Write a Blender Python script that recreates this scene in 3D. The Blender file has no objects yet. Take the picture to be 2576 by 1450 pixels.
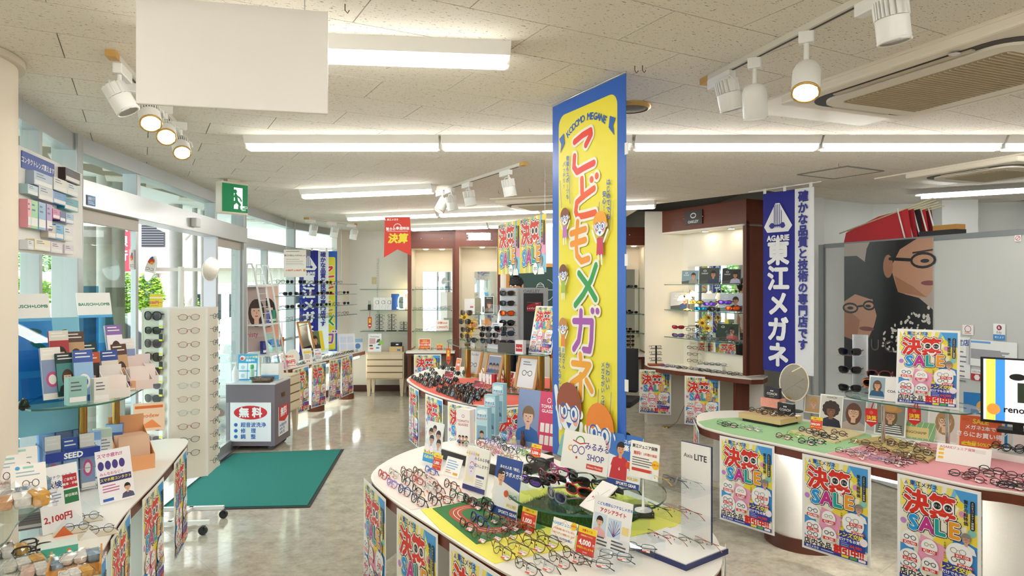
import bpy,math,random
from mathutils import Vector,Matrix
R = random.Random(11)
pi = math.pi
sc = bpy.context.scene
COL = sc.collection

# ---------------------------------------------------------------- camera, world, sun, exposure
F,CX,HZ,EYE,CEIL = 1717.0,1288.0,720.0,1.74,2.65
cam = bpy.data.cameras.new('camera');cam.sensor_width = 36.0;cam.lens = 36.0*F/2576
cam.shift_y =-(725.0-HZ)/2576;cam.clip_start = 0.05;cam.clip_end = 200
camo = bpy.data.objects.new('camera',cam);COL.objects.link(camo)
camo.location = (0,0,EYE);camo.rotation_euler = (pi/2,0,0)
sc.camera = camo
w = bpy.data.worlds.new('world');sc.world = w;w.use_nodes = True
bg = w.node_tree.nodes['Background'];bg.inputs[0].default_value = (0.86,0.93,1.0,1);bg.inputs[1].default_value = 1.35
sun = bpy.data.lights.new('sun','SUN');sun.energy = 2.0;sun.angle = 0.03;sun.color = (1,.96,.9)
suno = bpy.data.objects.new('sun',sun);COL.objects.link(suno);suno.rotation_euler = (math.radians(40),math.radians(12),math.radians(25))
sc.view_settings.view_transform = 'Standard';sc.view_settings.look = 'None';sc.view_settings.gamma = 1.0
sc.view_settings.use_curve_mapping = False;sc.view_settings.exposure = 1.58
LAMP = 9.0            # strength of the fluorescent covers

# ---------------------------------------------------------------- helpers
def P(u,v,z):                      # point of a level surface at height z seen at a pixel
    y = (EYE-z)*F/(v-HZ);return Vector(((u-CX)/F*y,y,z))
def D(u,v,y):                      # point at depth y
    return Vector(((u-CX)/F*y,y,EYE-(v-HZ)/F*y))
def lin(c):
    c /= 255.0
    return c/12.92 if c <= .04045 else ((c+.055)/1.055) ** 2.4
def rgb(h):
    return tuple(lin(int(h[i:i+2],16)) for i in (0,2,4))+(1,)
_M = {}
def mat(h,rough=.5,metal=0.,spec=.5,emit=0.,coat=0.,noise=0.,nscale=30.,stretch=None,bump=0.,bscale=200.):
    k = (h,rough,metal,spec,emit,coat,noise,nscale,stretch,bump,bscale)
    if k in _M:return _M[k]
    m = bpy.data.materials.new('surface_'+h);m.use_nodes = True
    n = m.node_tree.nodes;l = m.node_tree.links;b = n['Principled BSDF']
    b.inputs['Base Color'].default_value = rgb(h);b.inputs['Roughness'].default_value = rough
    b.inputs['Metallic'].default_value = metal;b.inputs['Specular IOR Level'].default_value = spec
    b.inputs['Coat Weight'].default_value = coat
    if emit:b.inputs['Emission Color'].default_value = rgb(h);b.inputs['Emission Strength'].default_value = emit
    if noise or bump:
        tc = n.new('ShaderNodeTexCoord');mp = n.new('ShaderNodeMapping');l.new(tc.outputs['Object'],mp.inputs[0])
        if stretch:mp.inputs['Scale'].default_value = stretch
    if noise:
        t = n.new('ShaderNodeTexNoise');t.inputs['Scale'].default_value = nscale;t.inputs['Detail'].default_value = 6
        l.new(mp.outputs[0],t.inputs['Vector'])
        x = n.new('ShaderNodeMix');x.data_type = 'RGBA';c = rgb(h)
        x.inputs[6].default_value = tuple(max(0,q*(1-noise)) for q in c[:3])+(1,)
        x.inputs[7].default_value = tuple(min(1,q*(1+noise)) for q in c[:3])+(1,)
        l.new(t.outputs['Fac'],x.inputs[0]);l.new(x.outputs[2],b.inputs['Base Color'])
    if bump:
        t = n.new('ShaderNodeTexNoise');t.inputs['Scale'].default_value = bscale
        l.new(mp.outputs[0],t.inputs['Vector'])
        bp = n.new('ShaderNodeBump');bp.inputs['Strength'].default_value = bump;bp.inputs['Distance'].default_value = .002
        l.new(t.outputs['Fac'],bp.inputs['Height']);l.new(bp.outputs[0],b.inputs['Normal'])
    _M[k] = m;return m
def glass(h='ffffff',name='clear_glass',gl=1.0,rough=0.,ior=1.45):   # thin pane: see-through with mirror reflections by angle
    k = ('g',h,gl,rough,ior)
    if k in _M:return _M[k]
    m = bpy.data.materials.new(name);m.use_nodes = True;n = m.node_tree.nodes;l = m.node_tree.links
    n.remove(n['Principled BSDF']);o = n['Material Output']
    t = n.new('ShaderNodeBsdfTransparent');t.inputs[0].default_value = rgb(h)
    g = n.new('ShaderNodeBsdfGlossy');g.inputs['Roughness'].default_value = rough
    f = n.new('ShaderNodeFresnel');f.inputs[0].default_value = ior
    mu = n.new('ShaderNodeMath');mu.operation = 'MULTIPLY';mu.inputs[1].default_value = gl;mu.use_clamp = True
    x = n.new('ShaderNodeMixShader')
    ge = n.new('ShaderNodeNewGeometry');iv = n.new('ShaderNodeMath');iv.operation = 'SUBTRACT';iv.inputs[0].default_value = 1;l.new(ge.outputs['Backfacing'],iv.inputs[1])
    m2 = n.new('ShaderNodeMath');m2.operation = 'MULTIPLY';l.new(mu.outputs[0],m2.inputs[0]);l.new(iv.outputs[0],m2.inputs[1])
    l.new(f.outputs[0],mu.inputs[0]);l.new(m2.outputs[0],x.inputs[0]);l.new(t.outputs[0],x.inputs[1]);l.new(g.outputs[0],x.inputs[2])
    l.new(x.outputs[0],o.inputs[0]);_M[k] = m;return m
def wood(h,h2,axis=2,sc_=1.0,rough=.35):
    k = ('w',h,h2,axis,sc_)
    if k in _M:return _M[k]
    m = bpy.data.materials.new('wood_'+h);m.use_nodes = True;n = m.node_tree.nodes;l = m.node_tree.links;b = n['Principled BSDF']
    tc = n.new('ShaderNodeTexCoord');mp = n.new('ShaderNodeMapping');s = [40*sc_]*3;s[axis] = 2*sc_;mp.inputs['Scale'].default_value = s
    t = n.new('ShaderNodeTexNoise');t.inputs['Scale'].default_value = 1;t.inputs['Detail'].default_value = 8
    x = n.new('ShaderNodeMix');x.data_type = 'RGBA';x.inputs[6].default_value = rgb(h);x.inputs[7].default_value = rgb(h2)
    l.new(tc.outputs['Object'],mp.inputs[0]);l.new(mp.outputs[0],t.inputs['Vector']);l.new(t.outputs['Fac'],x.inputs[0]);l.new(x.outputs[2],b.inputs['Base Color'])
    b.inputs['Roughness'].default_value = rough;_M[k] = m;return m

class MB:
    def __init__(s):s.v = [];s.f = [];s.mi = [];s.mats = [];s.sm = []
    def mid(s,m):
        if m not in s.mats:s.mats.append(m)
        return s.mats.index(m)
    def add(s,vs,fs,m,T=None,smooth=False):
        o = len(s.v);i = s.mid(m)
        s.v += [tuple(T @ Vector(q)) for q in vs] if T is not None else [tuple(q) for q in vs]
        for f in fs:s.f.append([o+q for q in f]);s.mi.append(i);s.sm.append(smooth)
        return s
    def box(s,c,d,m,T=None,top=None):
        x,y,z = c;a,b,e = d[0]/2,d[1]/2,d[2]/2
        vs = [(x+i*a,y+j*b,z+k*e) for k in (-1,1) for j in (-1,1) for i in (-1,1)]
        fs = [(0,2,3,1),(0,1,5,4),(2,6,7,3),(0,4,6,2),(1,3,7,5)]
        s.add(vs,fs,m,T);s.add(vs,[(4,5,7,6)],top or m,T);return s
    def extr(s,pts,z0,z1,m,side=None,T=None,bottom=True,smooth=False):
        n = len(pts);a = sum(pts[i][0]*pts[(i+1) % n][1]-pts[(i+1) % n][0]*pts[i][1] for i in range(n))
        if a < 0:pts = list(pts)[::-1]
        vs = [(p[0],p[1],z0) for p in pts]+[(p[0],p[1],z1) for p in pts]
        s.add(vs,[tuple(range(n,2*n))]+([tuple(range(n))[::-1]] if bottom else []),m,T)
        s.add(vs,[(i,(i+1) % n,n+(i+1) % n,n+i) for i in range(n)],side or m,T,smooth);return s
    def lathe(s,prof,n,m,T=None,c=(0,0),smooth=True,cap=True):
        vs = [];fs = []
        for r,z in prof:
            for i in range(n):
                a = 2*pi*i/n;vs.append((c[0]+r*math.cos(a),c[1]+r*math.sin(a),z))
        for j in range(len(prof)-1):
            for i in range(n):
                k = (i+1) % n;fs.append((j*n+i,j*n+k,(j+1)*n+k,(j+1)*n+i))
        s.add(vs,fs,m,T,smooth)
        if cap:
            if prof[0][0] > 1e-5:s.add(vs[:n],[tuple(range(n))[::-1]],m,T)
            if prof[-1][0] > 1e-5:s.add(vs[-n:],[tuple(range(n))],m,T)
        return s
    def cyl(s,r,z0,z1,n,m,T=None,c=(0,0)):return s.lathe([(r,z0),(r,z1)],n,m,T,c)
    def tube(s,pts,r,m,n=6,closed=False,T=None,ry=None):
        pts = [Vector(p) for p in pts];N = len(pts);vs = [];fs = []
        for i in range(N):
            if closed:d = pts[(i+1) % N]-pts[i-1]
            else:d = pts[min(i+1,N-1)]-pts[max(i-1,0)]
            d = d.normalized() if d.length > 1e-9 else Vector((0,0,1))
            up = Vector((0,1,0)) if abs(d.y) < .9 else Vector((0,0,1))
            a = d.cross(up).normalized();b = a.cross(d)
            rr = r[i] if isinstance(r,(list,tuple)) else r
            for k in range(n):
                t = 2*pi*k/n;vs.append(pts[i]+a*(rr*math.cos(t))+b*((ry or rr)*math.sin(t)))
        M_ = N if closed else N-1
        for i in range(M_):
            j = (i+1) % N
            for k in range(n):
                q = (k+1) % n;fs.append((i*n+k,i*n+q,j*n+q,j*n+k))
        if not closed:fs += [tuple(range(n))[::-1],tuple((N-1)*n+k for k in range(n))]
        return s.add(vs,fs,m,T,True)
    def ball(s,c,r,m,n=12,k=8,T=None,z0=-1.,z1=1.):
        rx,ry,rz = r if isinstance(r,(tuple,list)) else (r,r,r);vs = [];fs = []
        for j in range(k+1):
            p =-pi/2+pi*j/k
            for i in range(n):
                a = 2*pi*i/n;vs.append((c[0]+rx*math.cos(p)*math.cos(a),c[1]+ry*math.cos(p)*math.sin(a),c[2]+rz*math.sin(p)))
        for j in range(k):
            for i in range(n):
                q = (i+1) % n;fs.append((j*n+i,j*n+q,(j+1)*n+q,(j+1)*n+i))
        return s.add(vs,fs,m,T,True)
    def poly(s,pts,m,T=None):return s.add(pts,[tuple(range(len(pts)))],m,T)
    def sub(s,o):
        x,y,z = o.location;s.v = [(a-x,b-y,c-z) for a,b,c in s.v];return s
    def mesh(s,name):
        me = bpy.data.meshes.new(name);me.from_pydata(s.v,[],s.f)
        for m in s.mats:me.materials.append(m)
        me.polygons.foreach_set('material_index',s.mi);me.polygons.foreach_set('use_smooth',s.sm);me.update();return me
    def build(s,name,parent=None,loc=None,rot=None,bevel=0):
        o = link(name,s.mesh(name),parent,loc,rot)
        if bevel:
            b = o.modifiers.new('bevel','BEVEL');b.width = bevel;b.segments = 2;b.limit_method = 'ANGLE'
        return o
def link(name,data,parent=None,loc=None,rot=None):
    o = bpy.data.objects.new(name,data);COL.objects.link(o)
    if parent is not None:o.parent = parent
    if loc is not None:o.location = loc
    if rot is not None:o.rotation_euler = rot
    return o
def tag(o,label=None,cat=None,group=None,kind=None):
    if label:o['label'] = label
    if cat:o['category'] = cat
    if group:o['group'] = group
    if kind:o['kind'] = kind
    return o
def thing(name,label,cat,loc=(0,0,0),rz=0.,group=None,rx=0.):
    o = link(name,None,None,loc,(rx,0,rz));o.empty_display_size = .05;return tag(o,label,cat,group)
def struct(o):o['kind'] = 'structure';return o
def inst(name,me,parent,m=None,loc=None,rot=None):
    o = link(name,me,parent,loc,rot)
    if m is not None:
        o.material_slots[0].link = 'OBJECT';o.material_slots[0].material = m
    return o
def spline(pts,n=6,closed=True):
    out = [];N = len(pts);pts = [Vector(p).to_3d() for p in pts]
    for i in range(N if closed else N-1):
        g = (lambda k:pts[k % N]) if closed else (lambda k:pts[max(0,min(N-1,k))])
        a,b,c,d = g(i-1),g(i),g(i+1),g(i+2)
        for j in range(n):
            t = j/n;out.append(.5*((2*b)+(c-a)*t+(2*a-5*b+4*c-d)*t*t+(3*b-a-3*c+d)*t ** 3))
    if not closed:out.append(pts[-1])
    return out
def T_(loc=(0,0,0),rz=0.,rx=0.,s=1.):
    return Matrix.Translation(loc) @ Matrix.Rotation(rz,4,'Z') @ Matrix.Rotation(rx,4,'X') @ Matrix.Scale(s,4)
rad = math.radians

# ---------------------------------------------------------------- flat print (lettering, posters)
_G = {}
def glyphs(s,res=2):
    k = (s,res)
    if k not in _G:
        c = bpy.data.curves.new('lettering','FONT');c.body = s;c.size = 1;c.resolution_u = res
        o = bpy.data.objects.new('lettering',c);m = o.to_mesh()
        vs = [v.co[:2] for v in m.vertices];fs = [tuple(p.vertices) for p in m.polygons];o.to_mesh_clear()
        bpy.data.objects.remove(o);bpy.data.curves.remove(c)
        xs = [v[0] for v in vs] or [0,0];x0,x1 = min(xs),max(xs)
        _G[k] = ([(a-(x0+x1)/2,b-.36) for a,b in vs],fs,x1-x0)
    return _G[k]
BOLD = [(0,0),(1,0),(-1,0),(0,1),(0,-1),(.7,.7),(-.7,.7),(.7,-.7),(-.7,-.7)]
class PR:
    """print on the plane y = 0 facing -Y; unit: the width of the sheet (x -.5 .. .5, z 0 .. height)"""
    def __init__(s,w=1.):s.mb = MB();s.k = 0;s.w = w;s.box = None
    def y(s):s.k += 1;return-s.k*2.5e-5
    def face(s,pts,fs,c,rough=.45):
        y = s.y();s.mb.add([(a*s.w,y,b*s.w) for a,b in pts],fs,c if not isinstance(c,str) else mat(c,rough));return s
    def poly(s,pts,c):
        if s.box:
            x0,z0,x1,z1 = s.box
            for ax,lim,sg in ((0,x0,1),(0,x1,-1),(1,z0,1),(1,z1,-1)):
                out = []
                for i in range(len(pts)):
                    p,q = pts[i-1],pts[i];a,b = (p[ax]-lim)*sg,(q[ax]-lim)*sg
                    if a*b < 0:t = a/(a-b);out.append((p[0]+(q[0]-p[0])*t,p[1]+(q[1]-p[1])*t))
                    if b >= 0:out.append(q)
                pts = out
                if len(pts) < 3:return s
        return s.face(pts,[tuple(range(len(pts)))],c)
    def rect(s,x,z,w_,h_,c):return s.poly([(x,z),(x+w_,z),(x+w_,z+h_),(x,z+h_)],c)
    def rrect(s,x,z,w_,h_,r,c,n=4):
        p = []
        for cx,cz,a0 in ((x+w_-r,z+r,-pi/2),(x+w_-r,z+h_-r,0),(x+r,z+h_-r,pi/2),(x+r,z+r,pi)):
            p += [(cx+r*math.cos(a0+pi/2*i/n),cz+r*math.sin(a0+pi/2*i/n)) for i in range(n+1)]
        return s.poly(p,c)
    def circ(s,x,z,r,c,rz=None,n=18,rot=0.):
        rz = rz or r;return s.poly([(x+r*math.cos(2*pi*i/n)*math.cos(rot)-rz*math.sin(2*pi*i/n)*math.sin(rot),
                                      z+r*math.cos(2*pi*i/n)*math.sin(rot)+rz*math.sin(2*pi*i/n)*math.cos(rot)) for i in range(n)],c)
    def ring(s,x,z,r,t,c,rz=None,n=16,a0=0.,a1=2*pi):
        rz = rz or r;v = [];f = []
        for i in range(n+1):
            a = a0+(a1-a0)*i/n;v += [(x+(r-t)*math.cos(a),z+(rz-t)*math.sin(a)),(x+r*math.cos(a),z+rz*math.sin(a))]
        for i in range(n):f.append((2*i,2*i+1,2*i+3,2*i+2))
        return s.face(v,f,c)
    def stroke(s,pts,t,c,caps=True,n=10):
        for (a,b),(p,q) in zip(pts,pts[1:]):
            d = math.hypot(p-a,q-b) or 1e-6;nx,nz =-(q-b)/d*t/2,(p-a)/d*t/2
            s.poly([(a-nx,b-nz),(p-nx,q-nz),(p+nx,q+nz),(a+nx,b+nz)],c)
        if caps:
            for a,b in pts:s.circ(a,b,t/2,c,n=n)
        return s
    def text(s,t,x,z,size,c,bold=0.,align='C',sx=1.,shear=0.,rot=0.,vert=False,res=2,pitch=1.02):
        if vert:
            for i,ch in enumerate(t):
                s.text('|' if ch == 'ー' else ch,x,z-i*size*pitch,size,c,bold,'C',sx,shear,rot,False,res)
            return s
        vs,fs,w_ = glyphs(t,res)
        if not fs:return s
        ox = {'C':0,'L':w_/2*size*sx,'R':-w_/2*size*sx}[align]
        cr,sr = math.cos(rot),math.sin(rot)
        for dx,dz in (BOLD if bold > .03 else (BOLD[:5] if bold else BOLD[:1])):
            pts = []
            for a,b in vs:
                p = (a+b*shear)*size*sx+dx*bold*size+ox;q = b*size+dz*bold*size
                pts.append((x+p*cr-q*sr,z+p*sr+q*cr))
            s.face(pts,fs,c)
        return s
    def lines(s,x,z,w_,n,gap,c,t=None,seed=1):
        r = random.Random(seed)
        for i in range(n):s.rect(x,z-i*gap,w_*r.uniform(.7,1.),t or gap*.4,c)
        return s
    def specs(s,x,z,w_,c,t=.008,sq=.36):
        for d in (-1,1):s.ring(x+d*w_*.27,z,w_*.22,t,c,rz=w_*sq/2*1.1,n=12)
        s.rect(x-w_*.06,z+w_*.04,w_*.12,t,c);return s
    def head(s,x,z,h,skin='d9a483',hair='2a1c16',cloth='56606e',style='short',gl='3a3030',bgc=None,turn=0.):
        r = h*.5
        s.poly([(x-h*.95,z-h*1.5),(x+h*.95,z-h*1.5),(x+h*.75,z-h*.85),(x+h*.25,z-h*.62),(x-h*.25,z-h*.62),(x-h*.75,z-h*.85)],cloth)
        if style == 'long':s.circ(x,z-h*.15,r*1.12,hair,rz=r*1.6)
        if style == 'curly':
            for i in range(11):s.circ(x+r*1.05*math.cos(i*.57),z+h*.12+r*1.0*math.sin(i*.57),r*.5,hair,n=10)
        s.rect(x-h*.16,z-h*.8,h*.32,h*.4,skin)
        s.circ(x,z+h*.1,r*.92,hair,rz=r*1.02)
        s.circ(x+turn*h,z-h*.06,r*.74,skin,rz=r*.95)
        s.poly([(x-r*.8,z+h*.12),(x+r*.82,z+h*.12),(x+r*.7,z+h*.42),(x,z+h*.58),(x-r*.7,z+h*.42)],hair)
        for d in (-1,1):s.circ(x+turn*h+d*h*.16,z-h*.02,h*.05,'221a18',rz=h*.03,n=8)
        s.poly([(x+turn*h-h*.03,z-h*.2),(x+turn*h+h*.05,z-h*.2),(x+turn*h+h*.01,z-h*.03)],'b98263')
        s.circ(x+turn*h,z-h*.33,h*.12,'a8524c',rz=h*.035,n=8)
        if gl:s.specs(x+turn*h,z-h*.02,h*.68,gl,h*.028,.5)
        return s
    def mesh(s,name='print'):return s.mb.mesh(name)

WHITE = mat('f4f2ee',.5);CREAM = mat('efe6d6',.6);BROWN = wood('5e2715','7c3c24',0,.6);BROWNV = wood('5e2715','7c3c24',2,.6)
GLASS = glass('f6fffb');ACRYL = glass('fbfdff','acrylic',1.2);GEDGE = mat('2f6b5c',.15,spec=.8)
STEEL = mat('c9ccd0',.35,1.);CHROME = mat('d8d8d8',.12,1.);BRASS = mat('b08a4a',.2,1.);WPLAST = mat('efefec',.4);BLACK = mat('151515',.35)
MIRROR = mat('e8ebe9',.02,1.);ALU = mat('b9bdbf',.42,.6);PAPER = mat('f7f6f2',.6)
# ---------------------------------------------------------------- the room shell
W = [Vector(p) for p in ((-2.05,2.2),(-2.62,4.11),(-3.0,7.65),(-3.10,9.72),(-2.82,11.3))]   # window line at the ceiling edge
RECESS = [(1.5,11.6),(1.5,7.7),(2.45,6.52),(3.1,7.05),(3.1,11.6)]
def clip(poly,a,b,keep_left):
    out = [];n = len(poly)
    def sd(p):return ((b[0]-a[0])*(p[1]-a[1])-(b[1]-a[1])*(p[0]-a[0]))*(1 if keep_left else-1)
    for i in range(n):
        p,q = poly[i],poly[(i+1) % n];s,t = sd(p),sd(q)
        if s >= 0:out.append(p)
        if (s > 0 and t < 0) or (s < 0 and t > 0):k = s/(s-t);out.append((p[0]+(q[0]-p[0])*k,p[1]+(q[1]-p[1])*k))
    return out if len(out) > 2 else []
def outside(poly,hole):                    # pieces of poly outside a convex, counter-clockwise hole
    pcs = []
    for i in range(len(hole)):
        a,b = hole[i],hole[(i+1) % len(hole)]
        o = clip(poly,a,b,False)
        if o:pcs.append(o)
        poly = clip(poly,a,b,True)
        if not poly:break
    return pcs
def left_edge(y):
    for a,b in zip(W,W[1:]):
        if y <= b.y:t = (y-a.y)/(b.y-a.y);return a.x+(b.x-a.x)*t
    return W[-1].x
def seen(x,y,z):
    if y < .6:return None
    u = CX+F*x/y;v = HZ-F*(z-EYE)/y
    return (-60 < u < 2640 and-60 < v < 1510)
def ceiling_mat():
    m = bpy.data.materials.new('fissured_ceiling_board');m.use_nodes = True;n = m.node_tree.nodes;l = m.node_tree.links;b = n['Principled BSDF']
    tc = n.new('ShaderNodeTexCoord');oi = n.new('ShaderNodeObjectInfo');vm = n.new('ShaderNodeVectorMath');vm.operation = 'ADD'
    sclv = n.new('ShaderNodeVectorMath');sclv.operation = 'SCALE';sclv.inputs['Scale'].default_value = 7
    cmb = n.new('ShaderNodeCombineXYZ');l.new(oi.outputs['Random'],cmb.inputs[0]);l.new(oi.outputs['Random'],cmb.inputs[1]);l.new(cmb.outputs[0],sclv.inputs[0])
    l.new(tc.outputs['Object'],vm.inputs[0]);l.new(sclv.outputs[0],vm.inputs[1])
    def layer(s,x,lo,hi,det=2):
        mp = n.new('ShaderNodeMapping');mp.inputs['Scale'].default_value = (s,s*x,s);l.new(vm.outputs[0],mp.inputs[0])
        t = n.new('ShaderNodeTexNoise');t.inputs['Scale'].default_value = 1;t.inputs['Detail'].default_value = det;l.new(mp.outputs[0],t.inputs['Vector'])
        r = n.new('ShaderNodeMapRange');r.inputs[1].default_value = lo;r.inputs[2].default_value = hi;l.new(t.outputs['Fac'],r.inputs[0]);return r
    a = layer(46,3.0,.635,.665,3);c = layer(170,1.,.685,.72,1)
    mx = n.new('ShaderNodeMath');mx.operation = 'MAXIMUM';l.new(a.outputs[0],mx.inputs[0]);l.new(c.outputs[0],mx.inputs[1])
    x = n.new('ShaderNodeMix');x.data_type = 'RGBA';x.inputs[6].default_value = rgb('eae3d6');x.inputs[7].default_value = rgb('9c8c78')
    l.new(mx.outputs[0],x.inputs[0]);l.new(x.outputs[2],b.inputs['Base Color']);b.inputs['Roughness'].default_value = .9
    return m
CM = ceiling_mat();GROOVE = mat('8f836f',.9)
A0 = rad(28.5);TL,TW,G = .606,.303,.004
slabpts = [(-3.4,-2.6),(5.8,-2.6),(5.8,11.6),(-3.4,11.6)]
mb = MB()
for pc in outside(slabpts,RECESS):mb.extr(pc,CEIL+.010,CEIL+.05,GROOVE)
ceil = struct(mb.build('ceiling',None,(0,0,0)))
tiles = []
ca,sa = math.cos(A0),math.sin(A0)
for j in range(-40,60):
    for i in range(-30,40):
        a,b = (i+(.5 if j % 2 else 0))*TL+.035,j*TW+.06
        cx,cy = a*ca-b*sa,a*sa+b*ca
        if not (-2.6 < cy < 11.7 and cx < 5.7):continue
        if cx < (left_edge(cy) if cy > 2.2 else-3.2)-.42:continue
        tiles.append((a,b,cx,cy))
def tile_pieces(a,b):
    c = [(a-TL/2+G/2,b-TW/2+G/2),(a+TL/2-G/2,b-TW/2+G/2),(a+TL/2-G/2,b+TW/2-G/2),(a-TL/2+G/2,b+TW/2-G/2)]
    pcs = outside([(p*ca-q*sa,p*sa+q*ca) for p,q in c],RECESS)
    return [[(p*ca+q*sa-a,-p*sa+q*ca-b) for p,q in pc] for pc in pcs]
full = MB().box((0,0,.006),(TL-G,TW-G,.012),CM).mesh('ceiling_tile')
vis = sorted((t for t in tiles if seen(t[2],t[3],CEIL)),key=lambda t:t[2] ** 2+t[3] ** 2)
near = set(t[:2] for t in vis[:295]);rest = MB()
for a,b,cx,cy in tiles:
    pcs = tile_pieces(a,b)
    if not pcs:continue
    cut = (1.0 < cx < 3.6 and cy > 6.)
    if (a,b) in near:
        if cut:
            m_ = MB()
            for pc in pcs:m_.extr(pc,0,.012,CM)
            me = m_.mesh('ceiling_tile')
        else:me = full
        link('ceiling_tile',me,ceil,(cx,cy,CEIL),(0,0,A0))
    else:
        for pc in pcs:rest.extr([(p+a,q+b) for p,q in pc],0,.012,CM)
tag(rest.build('ceiling_tile_field',ceil,(0,0,CEIL),(0,0,A0)),kind='stuff')
# raised dark recess over the wall cabinets
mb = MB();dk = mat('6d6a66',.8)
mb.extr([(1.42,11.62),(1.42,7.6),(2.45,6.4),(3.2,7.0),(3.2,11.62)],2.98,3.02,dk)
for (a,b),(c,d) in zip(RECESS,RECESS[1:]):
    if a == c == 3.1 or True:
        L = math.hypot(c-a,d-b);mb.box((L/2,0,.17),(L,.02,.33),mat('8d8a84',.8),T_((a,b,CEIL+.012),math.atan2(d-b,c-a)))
struct(mb.build('ceiling_recess'))

def floor_mat():
    m = bpy.data.materials.new('polished_marbled_vinyl');m.use_nodes = True;n = m.node_tree.nodes;l = m.node_tree.links;b = n['Principled BSDF']
    g = n.new('ShaderNodeNewGeometry')
    def noise(s,d,r=.55):
        t = n.new('ShaderNodeTexNoise');t.inputs['Scale'].default_value = s;t.inputs['Detail'].default_value = d;t.inputs['Roughness'].default_value = r;l.new(g.outputs['Position'],t.inputs['Vector']);return t
    t1 = noise(9,8,.65);t2 = noise(30,6,.7);t3 = noise(1.1,3)
    r = n.new('ShaderNodeValToRGB');r.color_ramp.elements[0].position = .34;r.color_ramp.elements[0].color = rgb('9f988b');r.color_ramp.elements[1].position = .68;r.color_ramp.elements[1].color = rgb('d2c9ba')
    e = r.color_ramp.elements.new(.5);e.color = rgb('bdb4a4')
    mx = n.new('ShaderNodeMix');mx.inputs[0].default_value = .4;l.new(t1.outputs['Fac'],mx.inputs[2]);l.new(t2.outputs['Fac'],mx.inputs[3]);l.new(mx.outputs[0],r.inputs[0])
    x = n.new('ShaderNodeMix');x.data_type = 'RGBA';x.blend_type = 'MULTIPLY';x.inputs[0].default_value = .3;l.new(r.outputs[0],x.inputs[6])
    r3 = n.new('ShaderNodeValToRGB');r3.color_ramp.elements[0].color = rgb('c0d0c4');r3.color_ramp.elements[1].color = rgb('ffffff');l.new(t3.outputs['Fac'],r3.inputs[0]);l.new(r3.outputs[0],x.inputs[7])
    l.new(x.outputs[2],b.inputs['Base Color']);b.inputs['Roughness'].default_value = .09;b.inputs['Specular IOR Level'].default_value = .6
    bp = n.new('ShaderNodeBump');bp.inputs['Strength'].default_value = .05;bp.inputs['Distance'].default_value = .01
    t4 = noise(5,2);l.new(t4.outputs['Fac'],bp.inputs['Height']);l.new(bp.outputs[0],b.inputs['Normal']);return m
FM = floor_mat()
floor = struct(MB().box((1.2,4.5,-.035),(9.4,14.4,.06),mat('8c816c',.5)).build('floor'))
A1 = rad(43);S = .6;ft = MB().box((0,0,-.0025),(S-.001,S-.001,.005),FM).mesh('floor_tile')
cf,sf = math.cos(A1),math.sin(A1);fl = []
for j in range(-30,40):
    for i in range(-30,40):
        a,b = i*S,j*S;cx,cy = a*cf-b*sf,a*sf+b*cf
        if-2.5 < cy < 11.5 and cx < 5.6 and cx > (left_edge(cy) if cy > 2.2 else-3.1)-.45:fl.append((a,b,cx,cy))
vis = sorted((t for t in fl if seen(t[2],t[3],0)),key=lambda t:t[2] ** 2+t[3] ** 2);near = set(t[:2] for t in vis[:295]);rest = MB();nr = 0
for a,b,cx,cy in fl:
    if (a,b) in near:link('floor_tile',ft,floor,(cx,cy,0),(0,0,A1))
    else:rest.box((a,b,-.0025),(S-.001,S-.001,.005),FM);nr += 1
if nr:tag(rest.build('floor_tile_field',floor,(0,0,0),(0,0,A1)),kind='stuff')

WALL = mat('ece7db',.75);WALLB = mat('dfe2e0',.75)
def wall(name,a,b,z0=0.,z1=2.98,m=WALL,t=.1,side=1):
    a,b = Vector(a),Vector(b);L = (b-a).length
    return struct(MB().box((L/2,side*t/2,(z0+z1)/2),(L,t,z1-z0),m).build(name,None,(a.x,a.y,0),(0,0,math.atan2(b.y-a.y,b.x-a.x))))
wall('wall_back',(-2.9,11.32),(3.2,11.32))
wall('wall_window_end',(-2.82,11.0),(-2.70,11.32),0,2.66)
wall('wall_office_left',(2.98,6.98),(4.02,7.6),m=WALLB);wall('wall_office_back',(4.02,7.6),(5.7,7.35),m=WALLB)
wall('wall_recess',(3.1,7.0),(3.1,11.4),m=WALLB,side=-1);wall('wall_right',(5.6,7.6),(5.6,-2.5),m=WALLB);wall('wall_rear',(5.7,-2.4),(-2.5,-2.4));wall('wall_left',(-2.45,-2.4),(-2.35,2.6),side=1)
mb = MB();mb.box((1.2,4.5,3.08),(9.6,14.6,.1),WALL);struct(mb.build('sky_block_roof'))  # unseen roof added over the shop to block the sky
struct(MB().box((0,0,.05),(3.1,.02,.1),mat('4e2c22',.4)).build('baseboard_back',None,(-1.25,11.3,0)))
# office column at the far right
struct(MB().box((0,0,1.33),(.35,.3,2.65),WALLB).build('wall_pier',None,(4.75,7.35,0),(0,0,-.15)))
# round column in the near left corner, with its ceiling collar
c0 = thing('round_column','plain cream round column beside the contact lens counter','column',(-2.265,2.62,0));c0['kind'] = 'structure';del c0['category'];del c0['label'];c0.name = 'wall_column'
MB().lathe([(.30,0),(.30,CEIL-.001)],40,mat('ece3d4',.7)).build('shaft',c0);MB().lathe([(.325,CEIL-.03),(.325,CEIL-.002)],40,mat('d8cfbf',.6)).build('collar',c0)

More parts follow.
